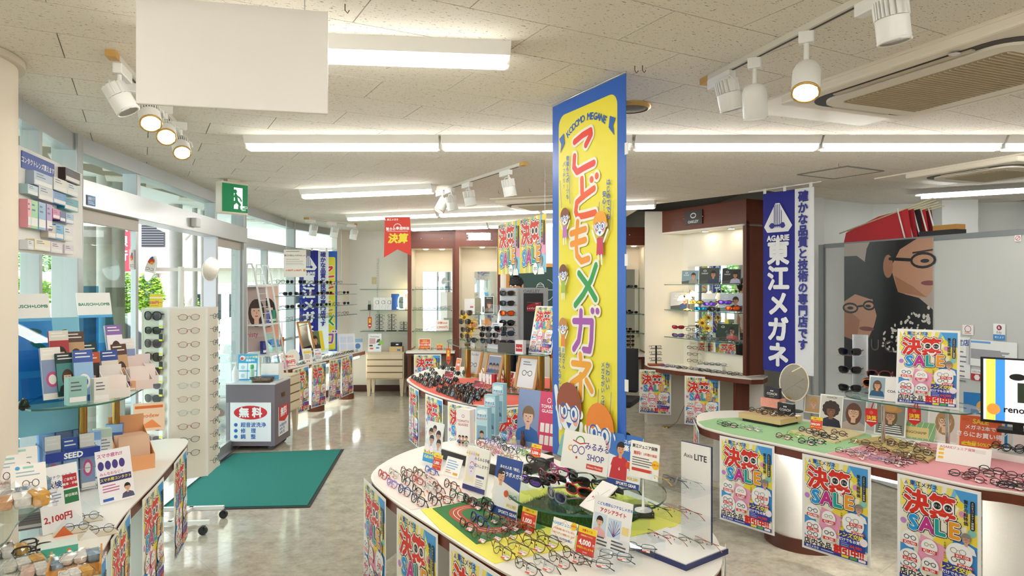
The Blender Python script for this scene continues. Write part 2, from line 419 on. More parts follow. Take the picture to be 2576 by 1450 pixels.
# ---- curved window front
def along(a,b,t):return a+(b-a)*t
def span_obj(name,a,b):
    d = b-a;o = link(name,None,None,(a.x,a.y,0),(0,0,math.atan2(d.y,d.x)));o['kind'] = 'structure';return o,d.length
def bar(par,x,z0,z1,wd=.06,dp=.09,y=.05,name='mullion',m=ALU):MB().box((0,0,(z0+z1)/2),(wd,dp,z1-z0),m).build(name,par,(x,y,0),None,.003)
def rail(par,x0,x1,z,h,dp=.1,y=.05,name='rail',m=ALU):MB().box((0,0,0),(x1-x0,dp,h),m).build(name,par,((x0+x1)/2,y,z),None,.003)
def pane(par,x0,x1,z0,z1,y=.06):MB().box((0,0,0),(x1-x0,.006,z1-z0),GLASS).build('pane',par,((x0+x1)/2,y,(z0+z1)/2))
HB,HT = 2.22,2.385
# spans run away from the camera; local +y points out of the shop (left)
o,L = span_obj('window_1',W[0],W[1]);bar(o,L*.52,0,CEIL,.05);bar(o,L*.72,0,CEIL,.04);bar(o,L,0,CEIL,.10,.14);rail(o,0,L,CEIL-.05,.1);rail(o,0,L,.05,.1)
for x0,x1 in ((0,.52),(.52,.72),(.72,1)):pane(o,L*x0,L*x1,.1,CEIL-.1)
o,L = span_obj('door_1',W[1],W[2]);d1 = o
k = lambda y:(y-W[1].y)/(W[2].y-W[1].y)*L
rail(o,0,L,CEIL-.05,.1,.14,.06,'head_rail');rail(o,0,L,(HB+HT)/2,HT-HB,.17,.05,'door_header',mat('c6c9ca',.35,.5))
for y in (4.96,6.68):bar(o,k(y),HT,CEIL,.06,.1)
bar(o,L-.03,0,CEIL,.1,.14);bar(o,k(6.68),0,HB,.06,.12)
pane(o,.05,k(4.96),HT,CEIL-.1);pane(o,k(4.96),k(6.68),HT,CEIL-.1);pane(o,k(6.68),L-.05,HT,CEIL-.1)
MB().box((0,0,0),(.12,.05,.075),mat('dcdcdc',.4)).build('motion_sensor',o,(k(5.95),-.06,(HB+HT)/2-.01),None,.01)
pr = PR(.1);pr.rect(-.5,0,1,.62,'3f86c8');pr.text('自動ドア',0,.42,.2,'ffffff',.02);pr.lines(-.42,.2,.84,2,.1,'dfeeff')
link('header_sticker',pr.mesh(),o,(k(4.2),-.04,HB+.015),(0,0,0))
def leaf(x0,x1,y,name):
    l = link(name,None,o,(0,0,0));
    for x in (x0+.02,x1-.02):MB().box((x,y,1.09),(.045,.035,2.16),ALU).build('stile',l)
    MB().box(((x0+x1)/2,y,2.18),(x1-x0,.04,.085),mat('b3aca2',.5,.3)).build('top_rail',l);MB().box(((x0+x1)/2,y,.06),(x1-x0,.04,.11),ALU).build('bottom_rail',l)
    MB().box(((x0+x1)/2,y,1.13),(x1-x0-.08,.008,2.02),GLASS).build('pane',l);return l
lf = leaf(.06,k(4.98),.03,'sliding_leaf');leaf(k(6.72),L-.08,.03,'fixed_leaf')
rail(o,0,L,.012,.024,.16,.05,'threshold',STEEL)
pr = PR(.075);pr.rect(-.5,0,1,1.9,'f2f2f0');pr.circ(0,1.15,.3,'d8483c');pr.circ(.05,1.45,.16,'3566b0');pr.circ(-.1,.95,.16,'e8b030');pr.text('OCS',0,.35,.42,'555555')
link('door_decal',pr.mesh(),lf,(k(4.9),.024,1.86))
for a,b,nm in ((W[2],W[3],'window_2'),(W[3],W[4],'window_3')):
    o,L = span_obj(nm,a,b);rail(o,0,L,CEIL-.05,.1);rail(o,0,L,2.235,.10,.12);rail(o,0,L,.12,.24,.12,.05,'sill',mat('e8e6e0',.5));rail(o,0,L,.05,.1,.03,-.02,'kick',mat('5a3226',.4))
    bar(o,L,.24,CEIL,.08,.12);bar(o,L*.5 if nm == 'window_3' else L*.42,.24,2.2,.05,.08)
    pane(o,0,L,2.285,CEIL-.1);pane(o,0,L*.5,.24,2.19);pane(o,L*.5,L,.24,2.19)
    rail(o,0,L,1.0,.03,.05,.05)

# ---------------------------------------------------------------- outside
struct(MB().box((-8,14,-.2),(60,60,.16),mat('a9a6a0',.8,noise=.15,nscale=3.)).build('ground'))
mb = MB();mb.extr([(-2.2,2.0),(-2.75,4.1),(-3.12,7.65),(-3.22,9.75),(-2.9,11.4),(-3.6,12.4),(-4.6,11),(-4.9,8),(-4.6,4),(-4.0,1.6)],2.72,2.9,mat('f0f2f2',.7));struct(mb.build('soffit_canopy'))
def ext_col(u,y,r,g='steel posts along the pavement',lab='slim weathered grey post outside the shop door'):
    p = D(u,700,y);o = MB().lathe([(r,-.12),(r,2.72)],16,mat('b7b6ae',.7,noise=.12,nscale=14.)).build('outside_post',None,(p.x,p.y,0));tag(o,lab,'post',g)
for u,y,r,lb in ((262,6.0,.06,'slim grey post outside right next to the concrete pillar'),(296,6.3,.06,'slim grey post outside beside the red street sign'),(442,8.2,.075,'thickest grey post standing in the open doorway view'),(490,8.6,.032,'thin post outside behind the spinner round mirror'),(511,8.8,.032,'thin post outside beside the fixed door leaf')):ext_col(u,y,r,None,lb)
p = D(222,700,6.2);tag(MB().lathe([(.14,-.12),(.14,2.72)],20,mat('a8a79d',.75,noise=.15,nscale=12.)).build('outside_pillar',None,(p.x,p.y,0)),'broad round concrete pillar outside the glass sliding door','pillar')
def box_at(par,name,u0,u1,v0,v1,y,m,dep=.2,base=None):
    a,b = D(u0,v0,y),D(u1,v1,y);base = base or par.location
    return MB().box((0,0,0),(b.x-a.x,dep,a.z-b.z),m).build(name,par,((a.x+b.x)/2-base.x,y-base.y,(a.z+b.z)/2-base.z))
b1 = thing('bank_building','white bank building with pink band across the street','building',(-9,20,-.12));bpy.context.view_layer.update()
EW = mat('f3f1ec',.8)
box_at(b1,'wall',-260,470,250,750,20,EW,.4);box_at(b1,'lower_wall',-260,470,690,900,20.1,mat('d9cfc4',.8),.3);box_at(b1,'pink_band',240,470,640,688,19.75,mat('d0958c',.8),.2)
w_ = box_at(b1,'grille_window',357,415,560,622,19.74,mat('2c2e33',.4),.06)
for i in range(9):MB().box((0,0,0),(.64,.02,.02),mat('6f7378',.5)).build('grille_bar',w_,(0,-.05,-.28+i*.07))
box_at(b1,'ground_window',358,398,690,760,19.7,mat('5d6468',.2),.05);box_at(b1,'ground_window',455,492,690,760,19.7,mat('5d6468',.2),.05)
s_ = box_at(b1,'blue_sign',356,392,705,714,19.6,mat('2f5fae',.5),.05);box_at(b1,'blue_sign',452,490,704,714,19.6,mat('2f5fae',.5),.05)
pr = PR(.42);pr.text('おつきみい',0,.12,.16,'ffffff',.01);link('lettering',pr.mesh(),s_,(0,-.03,-.05))
o = thing('bank_street_sign','tall red vertical street sign with white kanji lettering','sign',D(311,606,14.5));o.rotation_euler = (0,0,.0)
MB().box((0,0,0),(.30,.1,1.5),mat('d5314a',.5)).build('panel',o,(0,0,.1));pr = PR(.3);pr.text('琉球銀行',0,2.0,.8,'ffffff',.03,vert=True,pitch=1.25);link('lettering',pr.mesh(),o,(0,-.055,-.02))
MB().cyl(.05,-2.7,-.6,10,STEEL).build('pole',o,(0,.02,0))
b2 = thing('cream_building','long cream building seen beyond the ladder rack','building',(-6,17,-.12));bpy.context.view_layer.update()
box_at(b2,'wall',470,1000,440,760,17,mat('f1e6cf',.8),.4);box_at(b2,'lower_wall',470,1000,672,930,16.9,mat('c9c4b8',.8),.3);box_at(b2,'fascia',470,1000,655,675,16.7,mat('e8dcc6',.8),.4)
def bush(u,v,y,sx,sz,h='7fb030',lab='',name='hedge_shrub',n=1500):
    p = D(u,v,y);o = thing(name,lab,'shrub',(p.x,p.y,-.12));r = random.Random(u);mb = MB();ms = [mat(h,.6),mat('a9c93e',.6),mat('55852a',.6)];cz = p.z+.12
    for i in range(n):
        a,b = r.uniform(0,2*pi),r.uniform(-1,1);q = r.uniform(.55,1) ;c = math.sqrt(1-b*b)
        x,yy,z = sx*q*c*math.cos(a),sx*.8*q*c*math.sin(a),cz+sz*q*b
        t = T_((x,yy,z),r.uniform(0,6),r.uniform(-1.2,1.2));k_ = .025+.03*r.random()
        mb.add([(-k_,0,0),(0,-k_*.5,0),(k_,0,.01),(0,k_*.5,0)],[(0,1,2,3)],r.choice(ms),t)
    mb.build('foliage',o);MB().tube([(0,0,0),(.03,0,max(.3,cz-sz*.6))],.03,mat('6b5846',.8)).build('stem',o)
bush(375,740,13,.28,.42,lab='bright yellow green shrub right behind the display spinner');bush(470,768,13,.22,.22,lab='small yellow green shrub beside the round mirror')
bush(312,745,14,.3,.5,lab='green shrub seen through the sliding glass leaf');bush(62,735,12,.55,.3,lab='green hedge at the far window end');bush(95,655,11.5,.42,.22,'5f9a3a',lab='leafy branch hanging above the far hedge',name='tree_branch',n=900)
bush(228,575,11,.25,.25,'6d9a3a',lab='green foliage high behind the concrete pillar',name='street_tree',n=700)
p = D(470,700,11.5);o = thing('bare_street_tree','bare pale street tree with pruned branches outside','tree',(p.x,p.y,-.12));tm = mat('b9b4aa',.8,noise=.25,nscale=12.)
MB().tube([(.1,0,0),(.06,0,1.2),(.02,0,1.9),(-.05,0,2.5),(-.1,0,3.0)],[.09,.075,.07,.06,.05],tm,8).build('trunk',o)
MB().tube([(-.05,0,2.5),(-.3,.1,2.75),(-.55,.1,2.85)],[.05,.035,.02],tm).build('branch',o);MB().tube([(-.08,0,2.6),(.2,0,2.9),(.3,0,3.1)],[.04,.03,.02],tm).build('branch',o)
def car(name,lab,loc,rz,prof,win,col='e9ecee',wd=1.7):
    o = thing(name,lab,'car',loc,rz);mb = MB();cm = mat(col,.25,coat=.6);n = len(prof)
    ins = [(x,z) for x,z in prof]
    vs = [];fs = []
    for y,k_ in ((-wd/2,1),(wd/2,1)):
        for x,z in prof:vs.append((x,y*(.82 if z > .95 else 1),z))
    fs = [tuple(range(n)),tuple(range(2*n-1,n-1,-1))]+[(i,n+i,n+(i+1) % n,(i+1) % n) for i in range(n)]
    mb.add(vs,fs,cm);mb.build('body',o,bevel=.04)
    gm = mat('26323a',.08,spec=.8)
    for pts in win:
        for sd in (-1,1):MB().poly([(x,sd*(wd/2*(.83 if z > .95 else 1.0)+.012),z) for x,z in (pts if sd < 0 else pts[::-1])],gm).build('side_window',o)
    for x in (prof[0][0]+.75,prof[-1][0]-.75):
        for sd in (-1,1):MB().lathe([(.30,-.09),(.31,-.05),(.31,.05),(.3,.09)],18,mat('1c1c1e',.6),Matrix.Translation((x,sd*(wd/2-.08),.31)) @ Matrix.Rotation(pi/2,4,'X')).build('wheel',o)
    return o
car('white_sedan','white sedan parked outside behind the display spinner',(-6.1,9.7,-.12),.30,[(-2.1,.25),(-2.15,.7),(-1.9,.92),(-1.2,.98),(-.6,1.42),(.7,1.45),(1.35,1.0),(2.05,.9),(2.1,.3)],
    [[(-1.1,1.0),(-.1,1.0),(-.1,1.36),(-.58,1.36)],[(0,1.0),(1.2,1.0),(.66,1.38),(0,1.38)]])
car('white_van','tall white van parked outside behind the ladder rack',(-5.6,14.6,-.12),.3,[(-2.0,.25),(-2.05,1.1),(-1.7,1.2),(-1.3,1.85),(1.9,1.9),(2.0,.3)],
    [[(-1.4,1.15),(-.5,1.15),(-.5,1.7),(-1.15,1.7)],[(-.35,1.15),(.6,1.15),(.6,1.7),(-.35,1.7)],[(.75,1.15),(1.8,1.15),(1.75,1.7),(.75,1.7)]])
# ---------------------------------------------------------------- ceiling fixtures
COVER = mat('fffdf8',.4,emit=LAMP);WARM = mat('ffe2b0',.4,emit=14.);DOWN = mat('ffe7c2',.4,emit=16.)
FIXW = mat('f3f2ee',.35)
def fluor(a,b,lab,grp=None,wd=.15):
    a,b = Vector(a),Vector(b);L = (b-a).length;o = thing('linear_ceiling_light',lab,'ceiling light',((a.x+b.x)/2,(a.y+b.y)/2,CEIL),math.atan2(b.y-a.y,b.x-a.x),grp)
    q = [(-wd/2,0),(wd/2,0),(wd/2-.03,-.045),(-wd/2+.03,-.045)];mx = Matrix(((0,0,1,0),(1,0,0,0),(0,1,0,0),(0,0,0,1)))
    MB().extr(q,-L/2,L/2,FIXW,T=mx).build('housing',o)
    c = [(-.036,-.045),(.036,-.045),(.034,-.066),(.022,-.080),(-.022,-.080),(-.034,-.066)]
    MB().extr(c,-L/2+.015,L/2-.015,COVER,T=mx).build('light_cover',o)
    MB().box((0,0,0),(.012,.066,.03),FIXW).build('end_cap',o,(-L/2+.008,0,-.06));MB().box((0,0,0),(.012,.066,.03),FIXW).build('end_cap',o,(L/2-.008,0,-.06))
    return o
fluor((-1.25,2.47),(-.01,2.60),'short linear ceiling light partly behind the blank hanging board')
Y2 = 4.18;X = lambda u,y:(u-CX)/F*y
for a,b in ((622,1106),(1112,1586),(1594,2056),(2062,2512),(2518,2990)):
    fluor((X(a,Y2),Y2),(X(b,Y2),Y2),'light unit of the long straight row running across the whole ceiling','units of the long ceiling light row')
fluor((-1.99,6.5),(-.70,6.12),'short slanted ceiling light beside the middle spotlight track')
A,B = Vector((-2.1,8.7)),Vector((1.55,7.3))
for i in range(3):fluor(A+(B-A)*(i/3+.004),A+(B-A)*((i+1)/3-.004),'light unit of the slanted row above the hanging sale posters','units of the slanted ceiling light row')
A,B = Vector((-1.52,10.3)),Vector((.85,9.4))
for i in range(2):fluor(A+(B-A)*(i/2+.004),A+(B-A)*((i+1)/2-.004),'light unit of the farthest row near the wooden cabinets','units of the farthest ceiling light row')
for y in (.9,-.9):  # unseen lamp rows added behind the camera as fill light
    for i in range(4):fluor((-2.2+i*1.7,y),(-1.0+i*1.7,y),'unseen fill light unit added to the ceiling behind the viewer','unseen fill light rows added behind the viewer')
# office light
q = D(2460,498,6.3);o = thing('office_ceiling_light','ceiling light above the office partition with grey housing','ceiling light',(q.x,q.y,CEIL),-.55)
MB().box((0,0,-.02),(1.0,.22,.04),mat('c9c9c6',.5)).build('housing',o);MB().box((0,0,-.055),(.9,.1,.03),COVER).build('light_cover',o)
# blank hanging board
a,b = Vector((-1.09,1.98)),Vector((-.566,2.10));L = (b-a).length
o = thing('hanging_blank_board','blank white rectangular board hanging from the ceiling','board',((a.x+b.x)/2,(a.y+b.y)/2,2.268),math.atan2(b.y-a.y,b.x-a.x))
MB().box((0,0,.157),(L,.012,.314),mat('e9e6e0',.45)).build('panel',o,bevel=.003)
for x in (-.2,.2):MB().cyl(.0015,.314,CEIL-2.268,6,STEEL).build('wire',o,(x,0,0))
# spotlights
def spot(kind,loc,yaw,tilt,lab,lit=False,grp=None,drop=.1,s=1.0):
    o = thing('spotlight',lab,'spotlight',loc,yaw,grp)
    MB().box((0,0,-.02),(.16 if kind == 'fin' else .05,.035,.04),WPLAST).build('adapter',o,bevel=.004)
    MB().cyl(.009,-drop,-.03,8,WPLAST).build('stem',o,(.05 if kind == 'fin' else 0,0,0))
    hx = .05 if kind == 'fin' else 0
    h = link('lamp_head',None,o,(hx,0,-drop-.055),(tilt,0,0))
    r,l_ = .045*s,.12*s
    if kind == 'fin':
        MB().tube([(-.058*s,0,-.005),(-.058*s,0,.035),(-.03*s,0,.062*s),(.03*s,0,.062*s),(.058*s,0,.035),(.058*s,0,-.005)],.004,WPLAST).build('yoke',h)
        MB().lathe([(r*.94,-l_*.55),(r,-l_*.5),(r,-.005)],20,WPLAST).build('barrel',h)
        f = MB()
        for i in range(9):x =-r*.9+i*r*.225;dd = 2*math.sqrt(max(0,r*r-x*x));f.box((x,0,.022*s),(r*.1,dd,.05*s),WPLAST)
        f.build('cooling_fins',h);MB().cyl(r*.5,-.004,.045*s,10,mat('4a4a4a',.6)).build('core',h)
    else:
        MB().lathe([(r*.95,-l_*.6),(r,-l_*.55),(r,.02),(r*.8,.045),(r*.3,.055)],20,WPLAST).build('barrel',h)
    z =-l_*(.55 if kind == 'fin' else .6)
    MB().lathe([(r*.9,z-.001),(r*.9,z-.004)],20,WARM if lit else mat('8d8a80',.3)).build('lens',h);MB().tube([(r*.93*math.cos(t*pi/10),r*.93*math.sin(t*pi/10),z-.002) for t in range(20)],.005,mat('c9a35a',.3,.6) if lit else WPLAST,6,True).build('rim',h)
def track(a,b,lab):
    a,b = Vector(a),Vector(b);L = (b-a).length;o = thing('lighting_track',lab,'track',((a.x+b.x)/2,(a.y+b.y)/2,CEIL),math.atan2(b.y-a.y,b.x-a.x))
    MB().box((0,0,-.011),(L,.034,.022),mat('d9d4c8',.4)).build('rail',o);MB().box((0,0,-.0225),(L-.1,.010,.002),mat('4a453d',.6)).build('slot',o)
    for s in (-1,1):MB().box((s*(L/2+.03),0,-.013),(.06,.036,.026),mat('c49a52',.5)).build('end_cap',o)
    return a,b
a,b = track((-1.56,2.68),(-1.86,3.75),'short spotlight track behind the blank hanging board')
for t,ti,lab,yw in ((.1,.5,'unlit spotlight tucked behind the hanging board edge',0),(.3,-.75,'lit spotlight right at the hanging board corner',.6),(.6,-.9,'lit spotlight in the middle of the near left track',.5),(.93,-.8,'lit spotlight at the far end of the near left track',.6)):
    p = a+(b-a)*t;spot('fin',(p.x,p.y,CEIL-.022),math.atan2(b.y-a.y,b.x-a.x)+pi if t < .2 else yw,ti,lab,t > .2,None,.07)
a,b = track((.86,2.95),(1.22,1.75),'long spotlight track beside the near air conditioner')
for t,kd,ti,lit,lab in ((.06,'fin',.25,0,'finned white spotlight at the wooden end of the right track'),(.24,'can',.35,0,'plain white can spotlight on the right track'),(.47,'can',-.55,1,'rounded can spotlight shining beside the air conditioner'),(.72,'fin',.15,0,'finned white spotlight cut off by the top frame edge')):
    p = a+(b-a)*t;spot(kd,(p.x,p.y,CEIL-.022),math.atan2(b.y-a.y,b.x-a.x)+(0 if kd == 'fin' else .8),ti,lab,lit,None,.10 if kd == 'can' else .03,1.05)
a,b = track((-.72,6.5),(.07,5.04),'middle spotlight track pointing at the yellow banner')
for t,lab,lit,ti in ((.06,'lit spotlight at the far end of the middle track',1,-.5),(.19,'unlit spotlight next to the lit one on the middle track',0,.2),(.42,'finned spotlight halfway along the middle track',0,.2),(.85,'finned spotlight at the near end of the middle track',0,.2)):
    p = a+(b-a)*t;spot('fin',(p.x,p.y,CEIL-.022),math.atan2(b.y-a.y,b.x-a.x),ti,lab,lit,None,.07,1.1)
a,b = track((-2.72,9.1),(-2.30,9.9),'short spotlight track over the window shelves')
for t,lab in ((.05,'white spotlight at the window end of the far track'),(.5,'white spotlight mid way on the far window track'),(.95,'white spotlight at the wall end of the far track')):
    p = a+(b-a)*t;spot('fin',(p.x,p.y,CEIL-.022),1.0,.25,lab,0,None,.07,1.2)
# air conditioners
ACW = mat('efe6d4',.45)
def aircon(o0,ex,wd,ln,plate,lab):
    ey = Vector((ex.y,-ex.x));o = thing('ceiling_air_conditioner',lab,'air conditioner',(o0.x,o0.y,CEIL),math.atan2(ex.y,ex.x))
    MB().box((wd/2,-plate/2,-.006),(wd,plate,.012),ACW).build('base_plate',o,bevel=.003)
    y0 =-.28;MB().box((wd/2,y0-ln/2,-.03),(wd*.98,ln,.036),ACW).build('panel',o,bevel=.012)
    def rr(x0,y0_,x1,y1_,r,n=6):
        p = []
        for cx,cy,a0 in ((x1-r,y0_+r,-pi/2),(x1-r,y1_-r,0),(x0+r,y1_-r,pi/2),(x0+r,y0_+r,pi)):p += [(cx+r*math.cos(a0+pi/2*i/n),cy+r*math.sin(a0+pi/2*i/n)) for i in range(n+1)]
        return p
    yb = y0-ln
    MB().extr(rr(.07,yb+.07,wd-.07,y0-.07,.14),-.0505,-.047,mat('2b2622',.5)).build('louver_slot',o)
    MB().extr(rr(.115,yb+.115,wd-.115,y0-.115,.11),-.062,-.048,ACW).build('centre_panel',o,bevel=.004)
    g = MB().extr(rr(.19,yb+.19,wd-.19,y0-.19,.03),-.0635,-.060,mat('a59675',.6)).build('intake_grille',o)
    n = 34;sl = MB().box((0,0,0),(wd-.40,.004,.004),mat('d9cbaa',.5)).mesh('grille_slat')
    for i in range(n):link('grille_slat',sl,g,(wd/2,yb+.2+(ln-.40)*i/(n-1),-.065))
    for x in (.09,wd-.09):MB().box((x,y0-ln/2,-.054),(.022,ln-.5,.006),mat('cdbfa2',.4)).build('louver',o)
    MB().box((wd/2,y0-.09,-.054),(wd-.5,.022,.006),mat('cdbfa2',.4)).build('louver',o);MB().lathe([(.02,-.056),(.012,-.06)],14,mat('dddddd',.3)).build('sensor',o,(.06,yb+.3,0))
ex = Vector((.80,.32)).normalized();aircon(Vector((1.163,3.51)),ex,.86,1.12,1.75,'large ceiling cassette air conditioner beside the right spotlight track')
aircon(Vector((3.05,5.75)),ex,.86,.86,1.3,'ceiling cassette air conditioner above the office partition')
aircon(Vector((.2,8.2)),Vector((.93,-.36)),.8,.8,1.2,'ceiling cassette air conditioner behind the hanging sale posters')
# hatch, speaker, exit sign
q = D(2113,434,5.46);o = thing('ceiling_hatch','square ceiling access hatch with grey frame near the navy banner','hatch',(q.x,q.y,CEIL),rad(28.5));MB().box((0,0,-.002),(.43,.43,.004),CM).build('lid',o)
for i in range(4):MB().box((0,.22,-.004),(.45,.012,.008),mat('77736c',.5)).build('frame',o,None,(0,0,i*pi/2))
o = thing('ceiling_speaker','round brown ceiling speaker behind the yellow banner','speaker',(.60,3.44,CEIL));MB().lathe([(.10,0),(.10,-.012),(.085,-.02)],28,mat('c9a463',.4,.5),cap=False).build('ring',o);MB().lathe([(.086,-.016),(.05,-.022),(.001,-.024)],28,mat('6f6a60',.7)).build('grille',o)
q = Vector((-2.40,5.85));o = thing('exit_sign','green and white running man emergency exit sign box','sign',(q.x,q.y,CEIL),-.62+1.57,None)
MB().box((0,0,-.16),(.25,.09,.27),mat('e9e3d2',.5)).build('case',o,bevel=.006);MB().box((0,0,-.012),(.12,.06,.024),mat('d8d2c2',.5)).build('mount',o)
pr = PR(.24);gm = mat('087a4a',.4,emit=.12);pr.rect(-.5,0,1,1,gm);wm = mat('f4fff8',.4,emit=.25);pr.rect(-.05,.12,.34,.76,wm)
pr.circ(.0,.74,.075,gm,n=12);pr.stroke([(.02,.62),(.06,.40),(-.08,.30),(-.14,.14)],.11,gm);pr.stroke([(.06,.40),(.18,.28),(.16,.14)],.1,gm);pr.stroke([(.02,.6),(-.12,.5),(-.2,.56)],.06,gm);pr.stroke([(.04,.6),(.18,.52),(.24,.42)],.06,gm)
pr.text('非常口',.33,.2,.1,wm,.01);pr.text('EXIT',.34,.1,.08,wm,.01);link('print',pr.mesh(),o,(0,-.047,-.28))
# ceiling hooks
for u,v in ((868,18),(1597,172),(1616,171),(83,283),(188,350),(1332,478),(1254,483),(1370,452),(2110,415),(316,434)):
    y = .9*F/(HZ-v);h = MB().tube([(0,0,0),(0,0,-.02),(.008,0,-.03),(.014,0,-.02)],.0018,mat('6b5334',.4,.6),5).build('ceiling_hook',None,(X(u,y),y,CEIL));tag(h,'tiny metal screw hook in the ceiling boards','hook','ceiling hooks')
# ---------------------------------------------------------------- display tables
TZ = .70
def inset(pts,d):
    n = len(pts);out = []
    a = sum(pts[i][0]*pts[(i+1) % n][1]-pts[(i+1) % n][0]*pts[i][1] for i in range(n));sg = 1 if a > 0 else-1
    for i in range(n):
        p,q = Vector(pts[i-1]).to_2d(),Vector(pts[(i+1) % n]).to_2d();t = (q-p).normalized();c = Vector(pts[i]).to_2d()
        out.append((c.x-t.y*d*sg,c.y+t.x*d*sg))
    return out
TOPM = mat('f1ece4',.35)
def table(name,lab,ctrl,pillars,z=TZ,light=None,n=6,band=.052,sm=True):
    out = [(p.x,p.y) for p in spline(ctrl,n)] if sm else [tuple(p[:2]) for p in ctrl]
    cx = sum(p[0] for p in out)/len(out);cy = sum(p[1] for p in out)/len(out)
    o = thing(name,lab,'display table',(cx,cy,0))
    MB().extr(out,z-.008,z,TOPM,mat('d9d2c6',.4)).sub(o).build('table_top',o)
    MB().extr(inset(out,.004),z-.008-band,z-.0085,mat('e6e0d6',.6),BROWN).sub(o).build('edge_band',o)
    for x,y,r in pillars:
        q = link('pillar',None,o,(x-cx,y-cy,0))
        MB().lathe([(r,.085),(r,z-.06)],40,mat('f3f1ec',.6,bump=.3,bscale=60.)).build('shaft',q);MB().lathe([(r+.012,0),(r+.012,.09)],40,mat('5c2f20',.4)).build('plinth',q)
    if light:
        for a,b in light:
            a,b = Vector(a),Vector(b);L = (b-a).length;m = (a+b)/2
            MB().box((0,0,0),(L,.035,.03),COVER).build('under_light',o,(m.x-cx,m.y-cy,z-.085),(0,0,math.atan2(b.y-a.y,b.x-a.x)),.008)
    return o,out
kids_pts = [(-.70,4.2),(-.49,4.52),(-.2,4.60),(.18,4.22),(.62,3.42),(.83,3.0),(.815,2.65),(.70,2.42),(.45,2.27),(.2,2.29),(-.02,2.47),(-.322,2.913),(-.615,3.376),(-.775,3.76)]
kids,kids_out = table('kids_display_table','long curved white display table covered with childrens glasses',kids_pts,[(-.25,3.85,.24),(.25,3.0,.26)])
red_pts = [(-1.175,7.70),(-1.12,7.38),(-.89,6.79),(-.638,6.33),(-.415,6.04),(-.276,5.93),(-.096,5.91),(.1,5.98),(.4,6.3),(.6,6.9),(.5,7.6),(.0,8.3),(-.5,8.75),(-.95,8.7),(-1.13,8.2)]
redt,red_out = table('sunglasses_display_table','round ended white display table spread with red cloth and sunglasses',red_pts,[(-.45,7.2,.26),(.2,6.9,.2)])
rc_pts = [(1.432,5.30),(1.55,5.58),(1.80,5.70),(2.05,5.62),(2.45,5.1),(3.0,4.35),(3.45,3.7),(3.55,3.2),(3.2,2.85),(2.85,2.95),(2.55,3.40),(2.38,3.53),(2.2,3.79),(2.046,4.01),(1.866,4.25),(1.70,4.51),(1.53,4.74),(1.40,5.02)]
rct,rc_out = table('green_pink_display_table','long display table with green and pink felt and lit underside',rc_pts,[(2.0,4.66,.25),(2.86,3.62,.30)],light=[((1.80,4.53),(1.96,4.31)),((2.02,4.22),(2.30,3.82))])
lc_pts = [(-2.2,4.62),(-2.06,4.22),(-1.90,3.65),(-1.83,3.37),(-1.74,3.03),(-1.53,2.48),(-1.28,1.8),(-1.2,1.2),(-1.6,1.1),(-1.82,1.9),(-1.96,2.6),(-2.0,2.95),(-2.24,3.32),(-2.40,3.8),(-2.5,4.3),(-2.42,4.6)]
lct,lc_out = table('contact_lens_counter','curved cream counter crowded with contact lens goods',lc_pts,[(-2.16,3.75,.2),(-1.7,2.3,.18)])
wc_pts = [(-2.95,8.45),(-2.80,8.5),(-2.72,8.9),(-2.62,9.4),(-2.51,10.1),(-2.36,10.98),(-2.72,10.98),(-2.93,9.9),(-3.0,9.0)]
wct,wc_out = table('window_counter','narrow window counter with bright strip light under its edge',wc_pts,[(-2.74,9.54,.105),(-2.56,10.55,.105)],sm=False,light=[((-2.76,8.75),(-2.66,9.4)),((-2.65,9.5),(-2.44,10.85))])
def cloth(name,lab,pts,z,c,rough=.9,t=.0025,n=1):
    cx = sum(p[0] for p in pts)/len(pts);cy = sum(p[1] for p in pts)/len(pts)
    o = MB().extr([(p[0]-cx,p[1]-cy) for p in pts],0,t,c if not isinstance(c,str) else mat(c,rough,noise=.06,nscale=8.)).build(name,None,(cx,cy,z));return tag(o,lab,'cloth')
def cpoly(uv,z=TZ):return [tuple(P(u,v,z)[:2]) for u,v in uv]
cloth('red_cloth','red cloth under the rows of black sunglasses',inset([(x,y) for x,y in red_out if y < 7.75],.03),TZ,'ef7263')
cloth('green_felt','pale green felt sheet on the right display table',cpoly([(1756,1062),(1800,1054),(1900,1050),(2060,1065),(2190,1095),(2200,1113),(2075,1141),(1941,1113),(1845,1094),(1772,1075)]),TZ,'a3cc98')
cloth('pink_felt','pink felt sheet on the right display table',cpoly([(2081,1142),(2203,1116),(2330,1115),(2650,1150),(2720,1270),(2574,1240),(2447,1221),(2287,1187),(2165,1162)]),TZ,'e39da3')
cloth('yellow_cloth','yellow cloth across the childrens glasses table',cpoly([(1058,1283),(1215,1262),(1290,1240),(1480,1215),(1640,1270),(1745,1290),(1700,1325),(1500,1372),(1330,1400),(1245,1420),(1110,1337)]),TZ,'efe76a')
# running-track mat
trk = MB();o = thing('running_track_mat','green mat printed with a red running track on the yellow cloth','mat',P(1220,1300,TZ+.0028),rad(-57))
c4 = [P(u,v,TZ) for u,v in ((1088,1282),(1225,1253),(1372,1330),(1198,1372))];iv = Matrix.Rotation(rad(57),3,'Z');base = Vector(o.location)
loc4 = [iv @ (p-base) for p in c4];MB().extr([(p.x,p.y) for p in loc4],0,.002,mat('3d7a45',.85)).build('sheet',o)
hw = .22;hl = .14
def racetrack(a,b,z,m,k=.36):
    pts = [];
    for i in range(36):
        t = 2*pi*i/36;pts.append((math.copysign(abs(math.cos(t)) ** .7,math.cos(t))*a,math.copysign(abs(math.sin(t)) ** .8,math.sin(t))*b))
    c = sum((Vector(p).to_2d() for p in ((q.x,q.y) for q in loc4)),Vector((0,0)))/4
    return MB().extr([(x+c.x,y+c.y) for x,y in pts],z-.0003,z,m)
